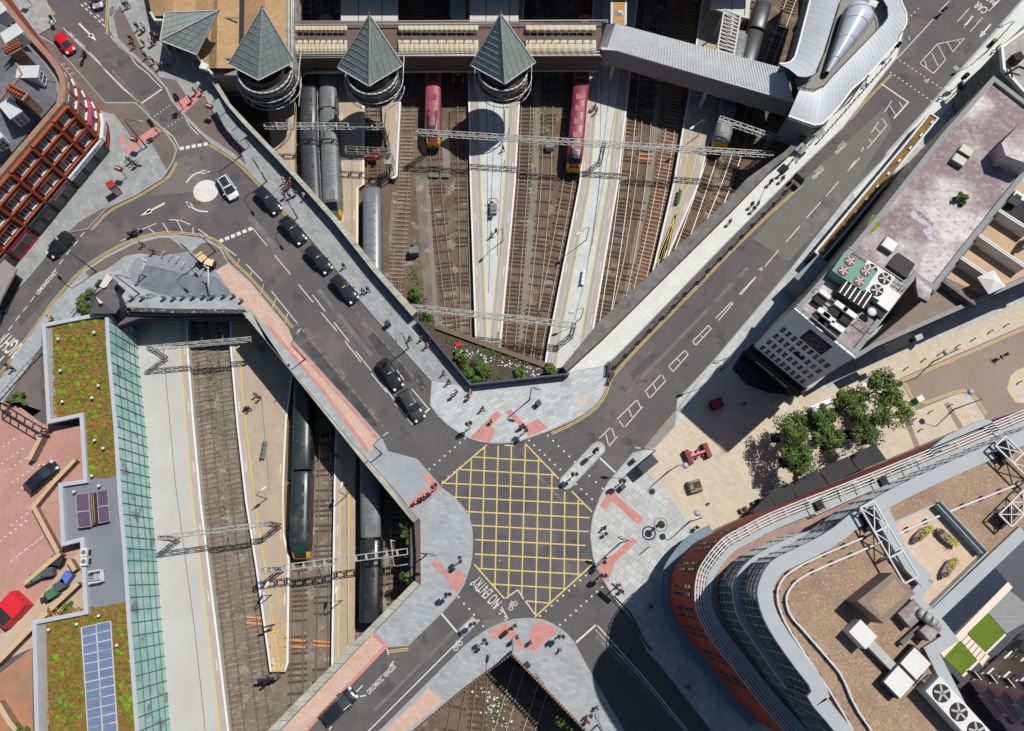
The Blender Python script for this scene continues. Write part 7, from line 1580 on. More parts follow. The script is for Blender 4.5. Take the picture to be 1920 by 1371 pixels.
def bicycle(label, u, v, ang, z=ZF):
    t = thing('bicycle', label, 'bicycle', P(u, v, z), R(ang), 'parked bicycles'); 
    for x in (-.52, .52):
        w = MB().path([Vector((x + .33 * math.cos(k * math.pi / 7), 0, .34 + .33 * math.sin(k * math.pi / 7))) for k in range(15)], .022); w.build('wheel', m_tyre, t, world=False)
    f = MB(); 
    for p, q in (((-.52, 0, .34), (-.15, 0, .8)), ((-.15, 0, .8), (.38, 0, .78)), ((.52, 0, .34), (.36, 0, .9)), ((-.1, 0, .35), (.38, 0, .78)), ((-.1, 0, .35), (-.18, 0, .85)), ((-.52, 0, .34), (-.1, 0, .35))): f.bar(p, q, .04)
    f.build('frame', blk, t, world=False); MB().box((-.2, 0, .9), (.24, .12, .06)).build('saddle', m_tyre, t, world=False); MB().bar((.36, -.26, .98), (.36, .26, .98), .03).build('handlebar', m_hub, t, world=False)
bicycle('bicycle leaning at the hotel corner beside two people', 252, 309, 35); bicycle('bicycle locked behind the grey bollards on the island', 284, 556, 10); bicycle('bicycle at the fence on the east side of the south cutting', 1012, 1272, -50); bicycle('bicycle beside the small bike stands near the light statue', 213, 24, 60)
# ================================================================ street furniture
m_pole = mat('pole_grey', C(116, 120, 124), rough=.5, var=.1); m_blkpole = mat('pole_black', C(46, 48, 52), rough=.5, var=.1)
def lamp(label, u, v, hu, hv, h=8.0, arm=1.5, head='flat', m=m_blkpole, z=ZF, mh=None):
    "street lamp with its foot at (u, v); the lantern hangs towards the pixel (hu, hv) seen at lamp height"
    b = P(u, v, z); q = P(hu, hv, h); d = q - Vector((b.x, b.y, h)); a = d.length; d.normalize()
    if a > 2.5: a = 2.5
    t = thing('street_lamp', label, 'street lamp', b); up = Vector((0, 0, 1)); top = b + up * (h - z)
    p = MB().tube(b, b + up * (h * .25), .11, .09); p.tube(b + up * (h * .25), top - up * .6, .08, .06); p.path([top - up * .6, top - up * .2 + d * a * .15, top + d * a * .5, top + d * a], .045); p.build('pole', m, t)
    c = top + d * a
    if head == 'globe': MB().sphere(c, .42, 14, 8, .75).build('lantern', mh or mat('lamp_globe', C(170, 178, 186), rough=.3, var=.05), t)
    else: MB().loft([[c + d * x + Vector((-d.y, d.x, 0)) * y * w + up * zz for y, zz in ((-1, 0), (-.6, .12), (.6, .12), (1, 0), (.6, -.08), (-.6, -.08))] for x, w in ((-.1, .06), (.15, .2), (.6, .22), (.9, .1))]).build('lantern', mh or mat('lamp_head', C(150, 158, 160), rough=.4, var=.05), t)
    return t
for a in ((181, 510, 108, 450, 'tall lamp arching over the black kerbside car'), (275, 276, 257, 227, 'lamp beside the brown sign on the hotel corner'), (404, 472, 373, 438, 'lamp behind the cream kiosk on the island'), (375, 494, 353, 469, 'short lamp with a white box head on the island'), (261, 551, 235, 519, 'twin headed lamp left of the white mast on the island'), (558, 409, 544, 383, 'lamp between the first and second taxis'), (500, 341, 489, 320, 'lamp above the first taxi on the pavement'), (572, 674, 556, 627, 'lamp on the pink paving beside the taxi bays'), (716, 851, 717, 819, 'lamp at the lower end of the pink paving'), (766, 653, 748, 630, 'lamp with a pale green head beside the blue top walker'), (993, 750, 1001, 727, 'lamp with a long shadow on the pale corner'), (1211, 860, 1201, 841, 'lamp beside the bus shelter on the plaza edge'), (1352, 694, 1337, 681, 'lamp in the shade beside the wide street'), (1163, 1018, 1172, 1011, 'lamp on the pale east tactile strip'), (958, 1221, 962, 1209, 'lamp at the apex of the southern cutting'), (1120, 1359, 1122, 1352, 'lamp at the bottom edge of the south pavement'), (1661, 104, 1702, 93, 'lamp curving out from the silver building kerb'), (1590, 193, 1597, 200, 'thin lamp beside the bollards of the silver building'), (1849, 98, 1874, 51, 'lamp with curved arm over the upper right kerb'), (1471, 321, 1480, 337, 'lamp between the white pavement walkers'), (800, 1040, 808, 1039, 'lamp beside the low brown parapet'), (452, 293, 457, 270, 'slim lamp on the grey pavement below the left tower')):
    lamp('street ' + a[4], a[0], a[1], a[2], a[3], h=7.5)
for a in ((1252, 885, 1285, 873, 'globe lamp left of the red benches on the plaza'), (1293, 978, 1307, 962, 'globe lamp between the grey and sand paving'), (1504, 782, 1527, 769, 'globe lamp at the white fence by the trees'), (1548, 865, 1570, 847, 'globe lamp beside the black awnings'), (1750, 678, 1774, 661, 'globe lamp above the bollards of the brown lane'), (1788, 768, 1820, 735, 'globe lamp at the sand paved nose of the brown lane')): lamp(a[4], a[0], a[1], a[2], a[3], h=7.0, head='globe', m=m_pole)
for a in ((943, 452, 'lamp post on the wide white platform'), (1099, 450, 'lamp post midway down the central platform'), (1089, 597, 'lamp post near the lower end of the central platform'), (1308, 255, 'lamp post on the tan platform by the long gantry'), (500, 935, 'lamp post beside the brown hatch on the tapered platform'), (509, 1116, 'lamp post above the yellow hatching'), (650, 930, 'twin lamp post in the shade line of the narrow platform'), (641, 1126, 'twin lamp post lower down the narrow platform')):
    lamp('platform ' + a[2], a[0], a[1], a[0] - 12, a[1] - 14, h=-1.0, z=ZPL, arm=.8, m=m_pole, mh=m_frame)
def signal(label, u, v, ang, z=ZF, heads=(0, 140)):
    t = thing('traffic_light', label, 'traffic light', P(u, v, z), R(ang)); MB().tube((0, 0, 0), (0, 0, 3.3), .07).build('pole', m_blkpole, t, world=False)
    for k, h in enumerate(heads):
        c, s = math.cos(R(h)), math.sin(R(h)); o = MB().box((c * .28, s * .28, 2.9), (.3, .36, 1.0), R(h)).build('signal_head', m_dark, t, world=False); MB().box((c * .2, s * .2, 2.9), (.04, .62, 1.25), R(h)).build('backing_board', m_blkpole, o, world=False)
        for j, cl in enumerate(((150, 40, 36), (160, 110, 40), (40, 120, 80))): MB().sphere((c * .44, s * .44, 3.2 - j * .3), .1, 8, 5).build('lens', mat('lens_%d' % j, C(*cl), rough=.3, var=0), o, world=False)
    MB().box((0, .12, 1.1), (.16, .12, .3)).build('push_button', mat('button_box', C(200, 180, 60), var=0), t, world=False)
for a in ((881, 803, 40, 'traffic light at the west end of the pale corner'), (983, 812, -30, 'traffic light at the south tip of the pale corner'), (1113, 852, 60, 'traffic light on the upper part of the long island'), (1074, 893, 200, 'traffic light on the lower end of the long island'), (1161, 908, 20, 'traffic light above the east tactile strip'), (1127, 1078, 200, 'traffic light at the pale east tactile strip'), (1130, 1052, 100, 'pair of signals on the east kerb beside the box junction'), (963, 1174, 60, 'traffic light on the red tactile of the south corner'), (912, 1199, 150, 'traffic light on the west edge of the south corner'), (1049, 1192, 20, 'traffic light on the east edge of the south corner'), (818, 917, 60, 'traffic light on the west tactile strip'), (843, 1112, 200, 'traffic light at the lower west tactile strip'), (866, 1050, 120, 'small signal on the grey west pavement'), (888, 1169, 40, 'signal on the small white island'), (299, 252, 140, 'traffic light on the hotel side of the upper crossing'), (344, 205, -60, 'traffic light on the station side of the upper crossing'), (1666, 108, 30, 'traffic light at the silver building kerb'), (1790, 166, 50, 'traffic light on the right kerb of the upper crossing'), (1782, 183, 110, 'signal below the right kerb crossing')): signal(a[3], a[0], a[1], a[2])
def post(name, label, cat, u, v, h=1.0, r=.1, m=m_pole, z=ZF, cap=True, group=None, proto={}):
    key = (name, h, r, m.name)
    if key not in proto:
        a = MB().tube((0, 0, 0), (0, 0, h), r, r * .92, 10); 
        if cap: a.sphere((0, 0, h), r * 1.0, 10, 5, .5)
        c = MB().tube((0, 0, h * .78), (0, 0, h * .86), r * 1.06, r * 1.06, 10); proto[key] = (a.mesh(name, m), c.mesh('band', m_dark))
    t = put(bpy.data.objects.new(name, proto[key][0]), None, label, cat, group); t.location = P(u, v, z); put(bpy.data.objects.new('band', proto[key][1]), t); return t
for u, v in ((251, 560), (270, 560), (310, 560), (328, 560), (346, 558), (365, 558), (384, 557), (402, 557), (422, 556), (440, 556), (455, 565)): post('bollard', 'stout grey bollard in the row above the dark southwest parapet', 'bollard', u, v, 1.1, .22, mat('bollard_grey', C(150, 152, 154), rough=.4, var=.1), group='stout grey bollards')
for k in range(17): post('bollard', 'white topped black bollard along the kerb of the silver building', 'bollard', 1666 - k * 8.3, 117 + k * 9.4, 1.0, .13, mat('bollard_white', C(226, 226, 224), var=.05), group='white bollards by the silver building')
for u, v in ((1886, 610), (1856, 622), (1824, 637), (1795, 649), (1761, 664), (1731, 675), (1698, 691), (1667, 703), (1910, 717), (1744, 772), (1781, 760), (1714, 786), (1725, 806)): post('bollard', 'short white bollard edging the brown lane', 'bollard', u, v, .9, .1, mat('bollard_white', C(226, 226, 224)), z=ZF, group='white bollards by the brown lane')
def bike_stand(label, u, v, ang, w=.8, m=m_frame, grp='small bike stands'):
    t = put(bpy.data.objects.new('bike_stand', MB().path([Vector((-w / 2, 0, 0)), Vector((-w / 2, 0, .7)), Vector((-w / 2 + .12, 0, .82)), Vector((w / 2 - .12, 0, .82)), Vector((w / 2, 0, .7)), Vector((w / 2, 0, 0))], .045).mesh('bike_stand', m)), None, label, 'bike stand', grp); t.location = P(u, v, ZF); t.rotation_euler = (0, 0, R(ang))
for u, v in ((309, 479), (322, 485), (336, 489), (347, 499), (357, 508), (369, 512), (382, 512)): bike_stand('small metal bike stand on the dark setts of the island', u, v, 60)
for u, v in ((122, 128), (129, 136), (137, 145)): bike_stand('pale bike stand beside the curved brick front', u, v, 40, grp='bike stands by the brick building')
def cyclerack(u, v, label=None):
    t = thing('cycle_rack', label or 'black framed cycle rack in the bay strip beside the white pavement', 'cycle rack', P(u, v, .01), R(47), 'cycle racks along the street'); f = MB()
    for x in (-.85, .85): f.bar((x, -.25, 0), (x, .1, 1.05), .08); f.bar((x, .3, 0), (x, .1, 1.05), .08)
    f.bar((-.85, .1, 1.05), (.85, .1, 1.05), .1); f.bar((-.85, -.25, .1), (.85, -.25, .1), .06); f.build('frame', m_blkpole, t, world=False); p = MB()
    for k in range(6): p.bar((-.7 + k * .28, -.25, .1), (-.7 + k * .28, .1, 1.0), .05)
    p.build('hoops', m_dark, t, world=False); MB().box((0, -.05, .6), (1.5, .05, .75), 0).build('panel', mat('rack_panel', C(72, 74, 74), var=.1), t, world=False); return t
RK = [(1482, 362), (1461, 384), (1442, 403), (1422, 423), (1402, 444), (1382, 465), (1361, 486), (1340, 507), (1319, 530), (1297, 551), (1275, 574), (1255, 595), (1231, 619), (1209, 641), (1186, 665), (1165, 687)]
r0_ = cyclerack(*RK[0])
r0_.location = P(RK[0][0] - 6, RK[0][1] - 5, .01)
for u, v in RK[1:]: c = copy_tree(r0_); c.location = P(u - 6, v - 5, .01)
c = copy_tree(r0_); c.location = P(1140, 693, ZF); c.rotation_euler.z = R(85); c['label'] = 'black cycle rack standing square across the pavement corner'
c = copy_tree(r0_); c.location = P(1144, 711, .01); c.rotation_euler.z = R(60); c['label'] = 'black cycle rack nearest the junction at the end of the row'
def sbox(name, label, cat, u, v, ang, parts, z=ZF, group=None):
    "parts: (name, centre, size, material)"
    t = thing(name, label, cat, P(u, v, z), R(ang), group)
    for nm, c, d, m in parts: MB().box(c, d).build(nm, m, t, world=False)
    return t
m_red = mat('street_red', C(170, 60, 56), rough=.5, var=.1); m_dkred = mat('dark_red', C(126, 30, 46), rough=.6, var=.15)
t = sbox('phone_box', 'red topped phone kiosk with white side on the hotel pavement', 'phone box', 222, 361, -55, [('cabin', (0, 0, 1.15), (1.0, 1.0, 2.3), m_red), ('roof', (0, 0, 2.36), (1.15, 1.15, .14), m_red), ('door', (.51, 0, 1.1), (.04, .8, 1.9), m_frame), ('window', (0, -.51, 1.3), (.7, .04, 1.5), m_pane)])
sbox('kiosk', 'cream topped market kiosk on the island corner', 'kiosk', 385, 490, -45, [('cabinet', (0, 0, .75), (1.3, 1.0, 1.5), m_dark), ('top', (0, 0, 1.55), (1.4, 1.1, .1), mat('cream_top', C(224, 196, 140), var=.04))]); sbox('kiosk', 'second paler kiosk touching the first on the island corner', 'kiosk', 398, 498, -15, [('cabinet', (0, 0, .6), (1.2, .9, 1.2), m_dark), ('top', (0, 0, 1.25), (1.25, 1.0, .1), mat('pale_cream_top', C(236, 214, 170), var=.04))])
for u, v, lb, cl in ((1009, 758, 'black litter bin on the pale corner beside the lamp', m_dark), (1166, 914, 'black litter bin at the plaza end of the east tactile strip', m_dark), (728, 610, 'black litter bin on the taxi rank kerb', m_dark), (1674, 83, 'dark litter bin at the silver building curve', m_dark), (988, 1246, 'dark grey cabinet at the fence of the southern cutting', mat('cabinet_grey', C(84, 86, 90))), (1858, 84, 'litter bin on the upper right pavement', m_dark)):
    sbox('litter_bin', lb, 'bin', u, v, 40, [('body', (0, 0, .5), (.65, .65, 1.0), cl), ('lid', (0, 0, 1.03), (.72, .72, .1), m_blkpole), ('opening', (.34, 0, .8), (.02, .4, .2), m_tyre)])
for u, v, lb in ((266, 279, 'brown direction sign on the hotel corner'), (61, 11, 'brown direction sign on the upper left pavement'), (404, 218, 'brown direction sign on the pavement below the glass canopy'), (238, 333, 'small brown sign on the hotel corner kerb')):
    sbox('direction_sign', lb, 'sign', u, v, -20, [('post', (0, 0, 1.3), (.09, .09, 2.6), m_pole), ('panel', (0, 0, 2.5), (1.0, .6, .5), mat('brown_sign', C(124, 62, 44), var=.08)), ('stripe', (0, 0, 2.77), (.8, .12, .03), m_frame)])
sbox('station_sign', 'white and blue station totem beside the parapet', 'sign', 399, 152, -15, [('post', (0, 0, 1.6), (.7, .5, 3.2), mat('totem_grey', C(170, 176, 186), var=.05)), ('top', (0, 0, 3.4), (1.2, 1.0, .4), m_frame), ('blue_panel', (0, -.27, 2.0), (.6, .04, .9), mat('totem_blue', C(70, 96, 160), var=0))])
t = thing('shelter', 'glass topped shelter strip along the parapet below the glass canopy', 'shelter', P(425, 217, ZF)); b = MB(); q = SX('404,188 418,216 440,243 459,260', 2.4); b.wall(q, 1.1, 2.36, 2.46); b.build('roof', mat('shelter_glass', C(150, 156, 156), rough=.2), t); b = MB()
for p in q: b.tube((p.x, p.y, ZF), p, .06); b.bar(p + Vector((-.4, -.4, .08)), p + Vector((.4, .4, .08)), .08)
b.build('post', m_blkpole, t)
t = thing('bus_shelter', 'dark roofed bus shelter at the plaza edge', 'shelter', P(1208, 874, ZF), R(38)); MB().box((0, 0, 2.4), (2.6, 1.5, .1)).build('roof', mat('smoked_roof', C(64, 72, 80), rough=.2), t, world=False); MB().box((0, .7, 1.2), (2.5, .05, 2.2)).build('back_panel', m_pane, t, world=False); b = MB()
for x in (-1.2, 1.2): b.tube((x, .7, 0), (x, .7, 2.4), .05); b.tube((x, -.6, 0), (x, -.6, 2.4), .05)
b.build('post', m_pole, t, world=False); MB().box((0, .4, .5), (1.8, .35, .08)).build('bench', m_pole, t, world=False); sbox('ticket_machine', 'pale ticket machine beside the bus shelter', 'machine', 1190, 862, 35, [('cabinet', (0, 0, .8), (.7, .6, 1.6), m_ledge), ('screen', (.36, 0, 1.2), (.02, .4, .35), m_pane)])
sbox('notice_board', 'dark notice stand at the top of the cycle racks', 'notice board', 1492, 343, -45, [('panel', (0, 0, 1.3), (1.6, .25, 1.6), mat('notice_grey', C(84, 86, 84))), ('leg', (-.8, 0, .9), (.12, .5, 1.8), m_blkpole), ('leg', (.8, 0, .9), (.12, .5, 1.8), m_blkpole)])
for u, v, lb in ((1478, 311, 'lower square sign board high over the white pavement'), (1509, 282, 'upper square sign board high over the white pavement')):
    sbox('sign_board', lb, 'sign', u + 8, v - 8, 45, [('post', (-.7, 0, 2.0), (.1, .1, 4.0), m_pole), ('post', (.7, 0, 2.0), (.1, .1, 4.0), m_pole), ('panel', (0, 0, 3.6), (1.7, 1.2, .08), mat('board_grey', C(150, 156, 160)))])
t = thing('long_bench', 'red picnic bench with two dark red ends on the plaza', 'bench', P(1306, 852, ZF), R(20)); MB().box((0, 0, .85), (2.9, .28, .12)).build('table_top', mat('pink_beam', C(226, 110, 122), rough=.5), t, world=False)
for s in (-1, 1): MB().box((s * 1.35, 0, .5), (.7, 2.1, 1.0), 0, 0, .9).build('end_block', m_dkred, t, world=False)
for k in range(4): x = -.75 + k * .5; sd = MB().box((x, -.45 if k % 2 else .45, .45), (.34, .34, .08)); sd.tube((x, -.45 if k % 2 else .45, 0), (x, -.45 if k % 2 else .45, .45), .05); sd.build('stool', m_dkred, t, world=False)
sbox('market_cart', 'dark red cart standing in the plaza shade', 'cart', 1341, 760, 20, [('body', (0, 0, .6), (1.5, 1.3, 1.0), m_dkred), ('top', (0, 0, 1.15), (1.6, 1.4, .1), m_dkred), ('handle', (-.95, 0, .9), (.5, .9, .06), m_blkpole)])
t = thing('stone_planter', 'rough brown and grey stone planter in the middle of the plaza', 'planter', P(1301, 913, ZF), R(15)); MB().box((0, 0, .5), (1.9, 1.7, 1.0), 0, 0, .85).build('trough', mat('mixed_stone', C(148, 136, 118), var=.3, scale=2), t, world=False); MB().box((.25, .1, 1.02), (1.0, .8, .1)).build('soil', m_soil, t, world=False); b = MB()
for k in range(16): a_ = k * 2.4; b.add([(-.5 + .2 * math.cos(a_), .2 * math.sin(a_), .9), (-.4 + .2 * math.cos(a_), .1 + .2 * math.sin(a_), .9), (-.5 + .7 * math.cos(a_), .7 * math.sin(a_), 1.3)], [(0, 1, 2)])
b.build('plant', mat('dark_leaf', C(60, 62, 46), rough=1), t, world=False)
for u, v, lb in ((1393, 956, 'small wooden tub planter furthest left of the awnings'), (1416, 943, 'small wooden tub planter between the plaza and the awnings'), (1389, 980, 'green leaved tub planter beside the curved brick wall'), (1327, 945, 'tiny square planter alone on the sand paving')):
    t = thing('tub_planter', lb, 'planter', P(u, v, ZF), R(25)); k = .9 if u != 1327 else .4; MB().box((0, 0, .35 * k), (1.0 * k, .7 * k, .7 * k), 0, 0, 1.15).build('tub', mat('wood_tub', C(146, 122, 82), var=.2), t, world=False); MB().sphere((0, 0, .75 * k), .36 * k, 8, 5, .7).build('shrub', mat('dark_leaf', C(60, 62, 46)) if u != 1389 else m_pl_y, t, world=False)
def ringstand(label, u, v):
    t = thing('ring_sculpture', label, 'sculpture', P(u, v, ZF)); n = 22; b = MB().path([Vector((.85 * math.cos(2 * math.pi * k / n), .85 * math.sin(2 * math.pi * k / n), 2.6)) for k in range(n + 1)], .09); b.build('ring', m_ledge, t, world=False); MB().tube((0, 0, 0), (0, 0, 2.7), .22, .12).build('stem', m_blkpole, t, world=False); MB().sphere((0, 0, 2.75), .5, 12, 6, .35).build('disc', m_dark, t, world=False)
ringstand('round ring topped sculpture on the east pavement', 1232, 986)
sbox('info_post', 'slim information post on the lower east pavement', 'sign', 1214, 1027, 35, [('post', (0, 0, 1.2), (.12, .12, 2.4), m_pole), ('panel', (.2, 0, 2.2), (.7, .08, .45), m_frame)])
sbox('big_sign', 'large black road sign on the east kerb above the railing shadow', 'sign', 1152, 1103, 50, [('post', (0, 0, 1.7), (.14, .14, 3.4), m_blkpole), ('panel', (0, 0, 3.0), (.15, 1.9, 1.1), m_dark)])
sbox('green_box', 'bright green cabinet beside the brown lane', 'cabinet', 1717, 751, 25, [('body', (0, 0, .6), (.9, .7, 1.2), mat('bright_green', C(40, 160, 90))), ('lid', (0, 0, 1.23), (.95, .75, .08), m_frame)])
t = thing('white_fence', 'low white fence along the plaza shadow edge', 'fence', P(1545, 735, ZF)); q = SX('1522,766 1575,744 1628,720', .9); MB().wall(q, .5, ZF, .85).build('panel', m_frame, t); MB().wall(q, .6, .85, .93).build('cap', m_edge, t); q = SX('1850,645 1905,622', .9)
for a in ((392, 561, 390, 503, 'white leaning mast on the right of the island'), (257, 533, 273, 489, 'white leaning mast on the left of the island')):
    p, q = P(a[0], a[1], ZF), P(a[2], a[3], 3.2); t = thing('leaning_mast', a[4], 'mast', p); MB().tube(p, q, .13, .09).build('mast', m_frame, t); k = MB().sphere(q, .18); k.bar(q, q + Vector((-.6, .4, .1)), .1); k.build('lamp_head', m_frame, t); MB().tube(p, p + Vector((0, 0, .4)), .28, .2).build('base', m_pole, t)
# platform furniture
def bench(label, u, v, ang, w=2.6, seat=None):
    t = thing('platform_bench', label, 'bench', P(u, v, ZPL), R(ang), 'platform benches'); m = seat or m_pole
    for k in range(4): MB().box((-w / 2 + (k + .5) * w / 4, 0, .45), (w / 4 - .08, .45, .06)).build('seat', m, t, world=False); MB().box((-w / 2 + (k + .5) * w / 4, .25, .75), (w / 4 - .08, .06, .5)).build('backrest', m, t, world=False)
    b = MB().bar((-w / 2, 0, .4), (w / 2, 0, .4), .08)
    for x in (-w / 2 + .2, w / 2 - .2): b.bar((x, 0, 0), (x, 0, .4), .08)
    b.build('frame', m_dark, t, world=False)
bench('grey bench on the tapered platform beside the red stripe', 498, 845, 85); bench('white bench low on the central platform', 1094, 522, 80, seat=m_frame); bench('green bench on the tan platform', 1272, 372, 75, seat=mat('bench_green', C(60, 96, 66))); bench('black bench pair on the wide white platform', 922, 396, 90, 3.0, m_blkpole)
t = thing('bench_canopy', 'low grey hooped rack on the wide white platform', 'rack', P(924, 392, ZPL)); b = MB()
for dy in (-.7, .7): b.path([P(924, 392, ZPL) + Vector((.9 * math.cos(k * math.pi / 6), dy + .5 * math.sin(k * math.pi / 6), .5 + .8 * math.sin(k * math.pi / 6))) for k in range(7)], .06)
b.build('hoop', m_mast, t); b = MB().box(P(924, 392, ZPL + .25), (1.2, 1.8, .5)); b.build('base', m_pole, t)
for u, v, lb in ((1112, 210, 'stack of white luggage on the central platform'), (466, 770, 'black wheeled case on the tapered platform')): sbox('luggage', lb, 'luggage', u - 3, v - 3, 30, [('case', (0, 0, .4), (.6, .4, .7), m_frame if u > 1000 else m_dark), ('handle', (0, 0, .95), (.4, .04, .4), m_pole)], z=ZPL)
sbox('information_screen', 'black information screen above the yellow hatching', 'screen', 513, 1172, 15, [('post', (0, 0, 1.2), (.12, .12, 2.4), m_pole), ('screen', (0, 0, 2.3), (1.6, .2, .5), m_dark)], z=ZPL); sbox('signal_equipment', 'cluster of grey signal boxes at the tip of the tapered platform', 'signal', 511, 1268, 5, [('cabinet', (-.7, 0, 1.0), (.8, .6, 2.0), m_pole), ('cabinet', (.7, .1, 1.1), (.9, .7, 2.2), m_mast), ('beam', (0, 0, 3.0), (2.2, .3, .3), m_dark), ('mast', (0, -.4, 1.8), (.25, .25, 3.6), m_blkpole)], z=ZB)
sbox('relay_cabinet', 'grey relay cabinet among weeds near the stone parapet', 'cabinet', 778, 477, 5, [('cabinet', (0, 0, .8), (1.3, .9, 1.6), m_mast), ('roof', (0, 0, 1.65), (1.45, 1.05, .1), m_pole), ('signal', (-.3, .7, 1.4), (.5, .4, .7), m_dark)], z=ZB); sbox('relay_cabinet', 'pale cabinet on the ballast beside the right maroon locomotive', 'cabinet', 1030, 280, 0, [('cabinet', (0, 0, .6), (1.2, .8, 1.2), m_frame), ('roof', (0, 0, 1.25), (1.3, .9, .08), m_pole)], z=ZB); sbox('point_boards', 'grey walking boards laid over the track below the left maroon locomotive', 'boards', 823, 331, 0, [('board', (-.8, 0, .42), (1.5, .8, .08), m_greywall), ('board', (1.1, 0, .42), (1.3, .8, .08), m_greywall)], z=ZB)
# yard bins, skip and low walls in the car park
def wbin(label, u, v, ang, m, big=True, ml=None):
    t = thing('wheeled_bin', label, 'bin', P(u, v, .1), R(ang), 'bins in the yard'); w = 1.25 if big else .6; MB().box((0, 0, .6), (w, .95 if big else .6, 1.05), 0, 0, 1.12).build('body', m, t, world=False); MB().box((0, 0, 1.17), (w * 1.15, 1.1 if big else .7, .12)).build('lid', ml or m, t, world=False)
    for x in (-w / 2 + .1, w / 2 - .1): MB().tube((x, -.4, .1), (x, -.32, .1), .1).build('wheel', m_tyre, t, world=False)
    return t
bg, bb, bk = mat('bin_green', C(78, 122, 90), rough=.6, var=.08), mat('bin_blue', C(98, 116, 200), rough=.6, var=.06), mat('bin_grey', C(84, 90, 96), rough=.6, var=.08)
wbin('large green bin on the upper side of the bin yard', 77, 1080, 30, bg); wbin('small green bin with a white label at the end of the yard wall', 65, 1090, 30, bg, False); wbin('grey bin with a blue edge next to the green bin', 98, 1073, 10, bk, True); wbin('black bin in the deep corner of the yard', 115, 1052, -10, m_dark); wbin('bright blue bin against the building shade', 133, 1083, 60, bb); wbin('dark grey bin between the blue and green bins', 121, 1098, 35, bk); wbin('lower green bin beside the black sacks', 106, 1112, 35, bg); sbox('rubbish_sacks', 'heap of black rubbish sacks at the yard wall', 'sacks', 90, 1122, 20, [('sack', (-.3, 0, .3), (.7, .6, .6), m_dark), ('sack', (.3, .2, .35), (.7, .7, .7), m_dark), ('sack', (.1, -.3, .25), (.6, .5, .5), m_tyre)], z=.1)
t = thing('skip', 'bright red waste skip with a black open hopper', 'skip', P(30, 1142, .1), R(-38)); MB().box((0, .7, .9), (2.9, 2.2, 1.8), 0, 0, .93).build('body', mat('skip_red', C(226, 40, 54), rough=.5, var=.05), t, world=False); MB().box((0, -1.1, .8), (2.7, 1.7, 1.5), 0, 0, .95).build('hopper', MATS['skip_red'], t, world=False); MB().box((0, -1.1, 1.58), (2.3, 1.4, .1)).build('hopper_floor', m_dark, t, world=False)
for k in range(5): MB().box((-.9 + k * .45, -1.1, 1.65), (.06, 1.4, .05)).build('hopper_rib', m_blkpole, t, world=False)
m_bw = mat('beige_wall', C(206, 178, 142), rough=.9, var=.1)
def lowwall(lb, s, h=1.5, w=.45, z=0.05): 
    q = SX(s, h); t = thing('garden_wall', lb, 'wall', (q[0].x, q[0].y, z)); MB().wall(q, w, z, h - .1).build('wall_body', m_brnwall, t); MB().wall(q, w + .1, h - .1, h).build('coping', m_bw, t)
lowwall('beige topped wall on the upper side of the bin yard', '45,1094 112,1038'); lowwall('beige topped wall on the lower side of the bin yard', '146,1094 78,1158 0,1238 -30,1262'); lowwall('beige topped wall of the car park ramp', '54,862 82,806'); lowwall('beige topped wall beside the black estate car', '140,862 98,906 62,950 108,1036', 1.2); lowwall('beige topped wall end near the felt roof', '128,1050 140,1070', 1.3); lowwall('beige topped wall at the lower left corner', '-5,1318 18,1356 30,1371', 1.3)
t = thing('railing_fence', 'black railing fence along the pavement by the mossy roof', 'fence', P(40, 700, ZF)); b = MB(); q = SX('78,652 50,682 20,716 -20,762', 1.2)
for z in (0, -.9): b.path([p + Vector((0, 0, z)) for p in q], .04)
for a, c in zip(q, q[1:]):
    n = int((c - a).length / .8)
    for i in range(n): p = a.lerp(c, i / n); b.bar(p, p - Vector((0, 0, 1.1)), .05)
b.build('rails', m_blkpole, t); t = thing('steel_pergola', 'black steel frame over the car park ramp', 'frame', P(40, 775, 0)); b = MB(); 
q = [SX('0,755 80,803', 2.4), SX('0,768 75,813', 2.4)]
for l in q: b.path(l, .1)
for k in range(6): b.bar(q[0][0].lerp(q[0][1], k / 5), q[1][0].lerp(q[1][1], k / 5), .14)
for l in q:
    for p in l: b.bar(p, Vector((p.x, p.y, 0)), .14)
b.build('frame', m_blkpole, t)
t = thing('railing_fence', 'black railing along the footway beside the ivy', 'fence', P(150, 560, ZF)); b = MB(); q = SX('188,525 160,556 130,590', 1.1)
for z in (0, -.8): b.path([p + Vector((0, 0, z)) for p in q], .04)
for a, c in zip(q, q[1:]):
    for i in range(8): p = a.lerp(c, i / 8); b.bar(p, p - Vector((0, 0, 1.05)), .05)
b.build('rails', m_blkpole, t)
# street railing curve on the east kerb
t = thing('guard_railing', 'curved black guard railing along the shaded east kerb', 'fence', P(1165, 1132, ZF)); b = MB(); q = smooth_line(SX('1152,1118 1175,1140 1190,1162 1205,1195 1222,1222', 1.05), 1)
for z in (0, -.45, -.85): b.path([p + Vector((0, 0, z)) for p in q], .045)
for p in q: b.bar(p, p - Vector((0, 0, .95)), .06)
b.build('rails', m_blkpole, t)
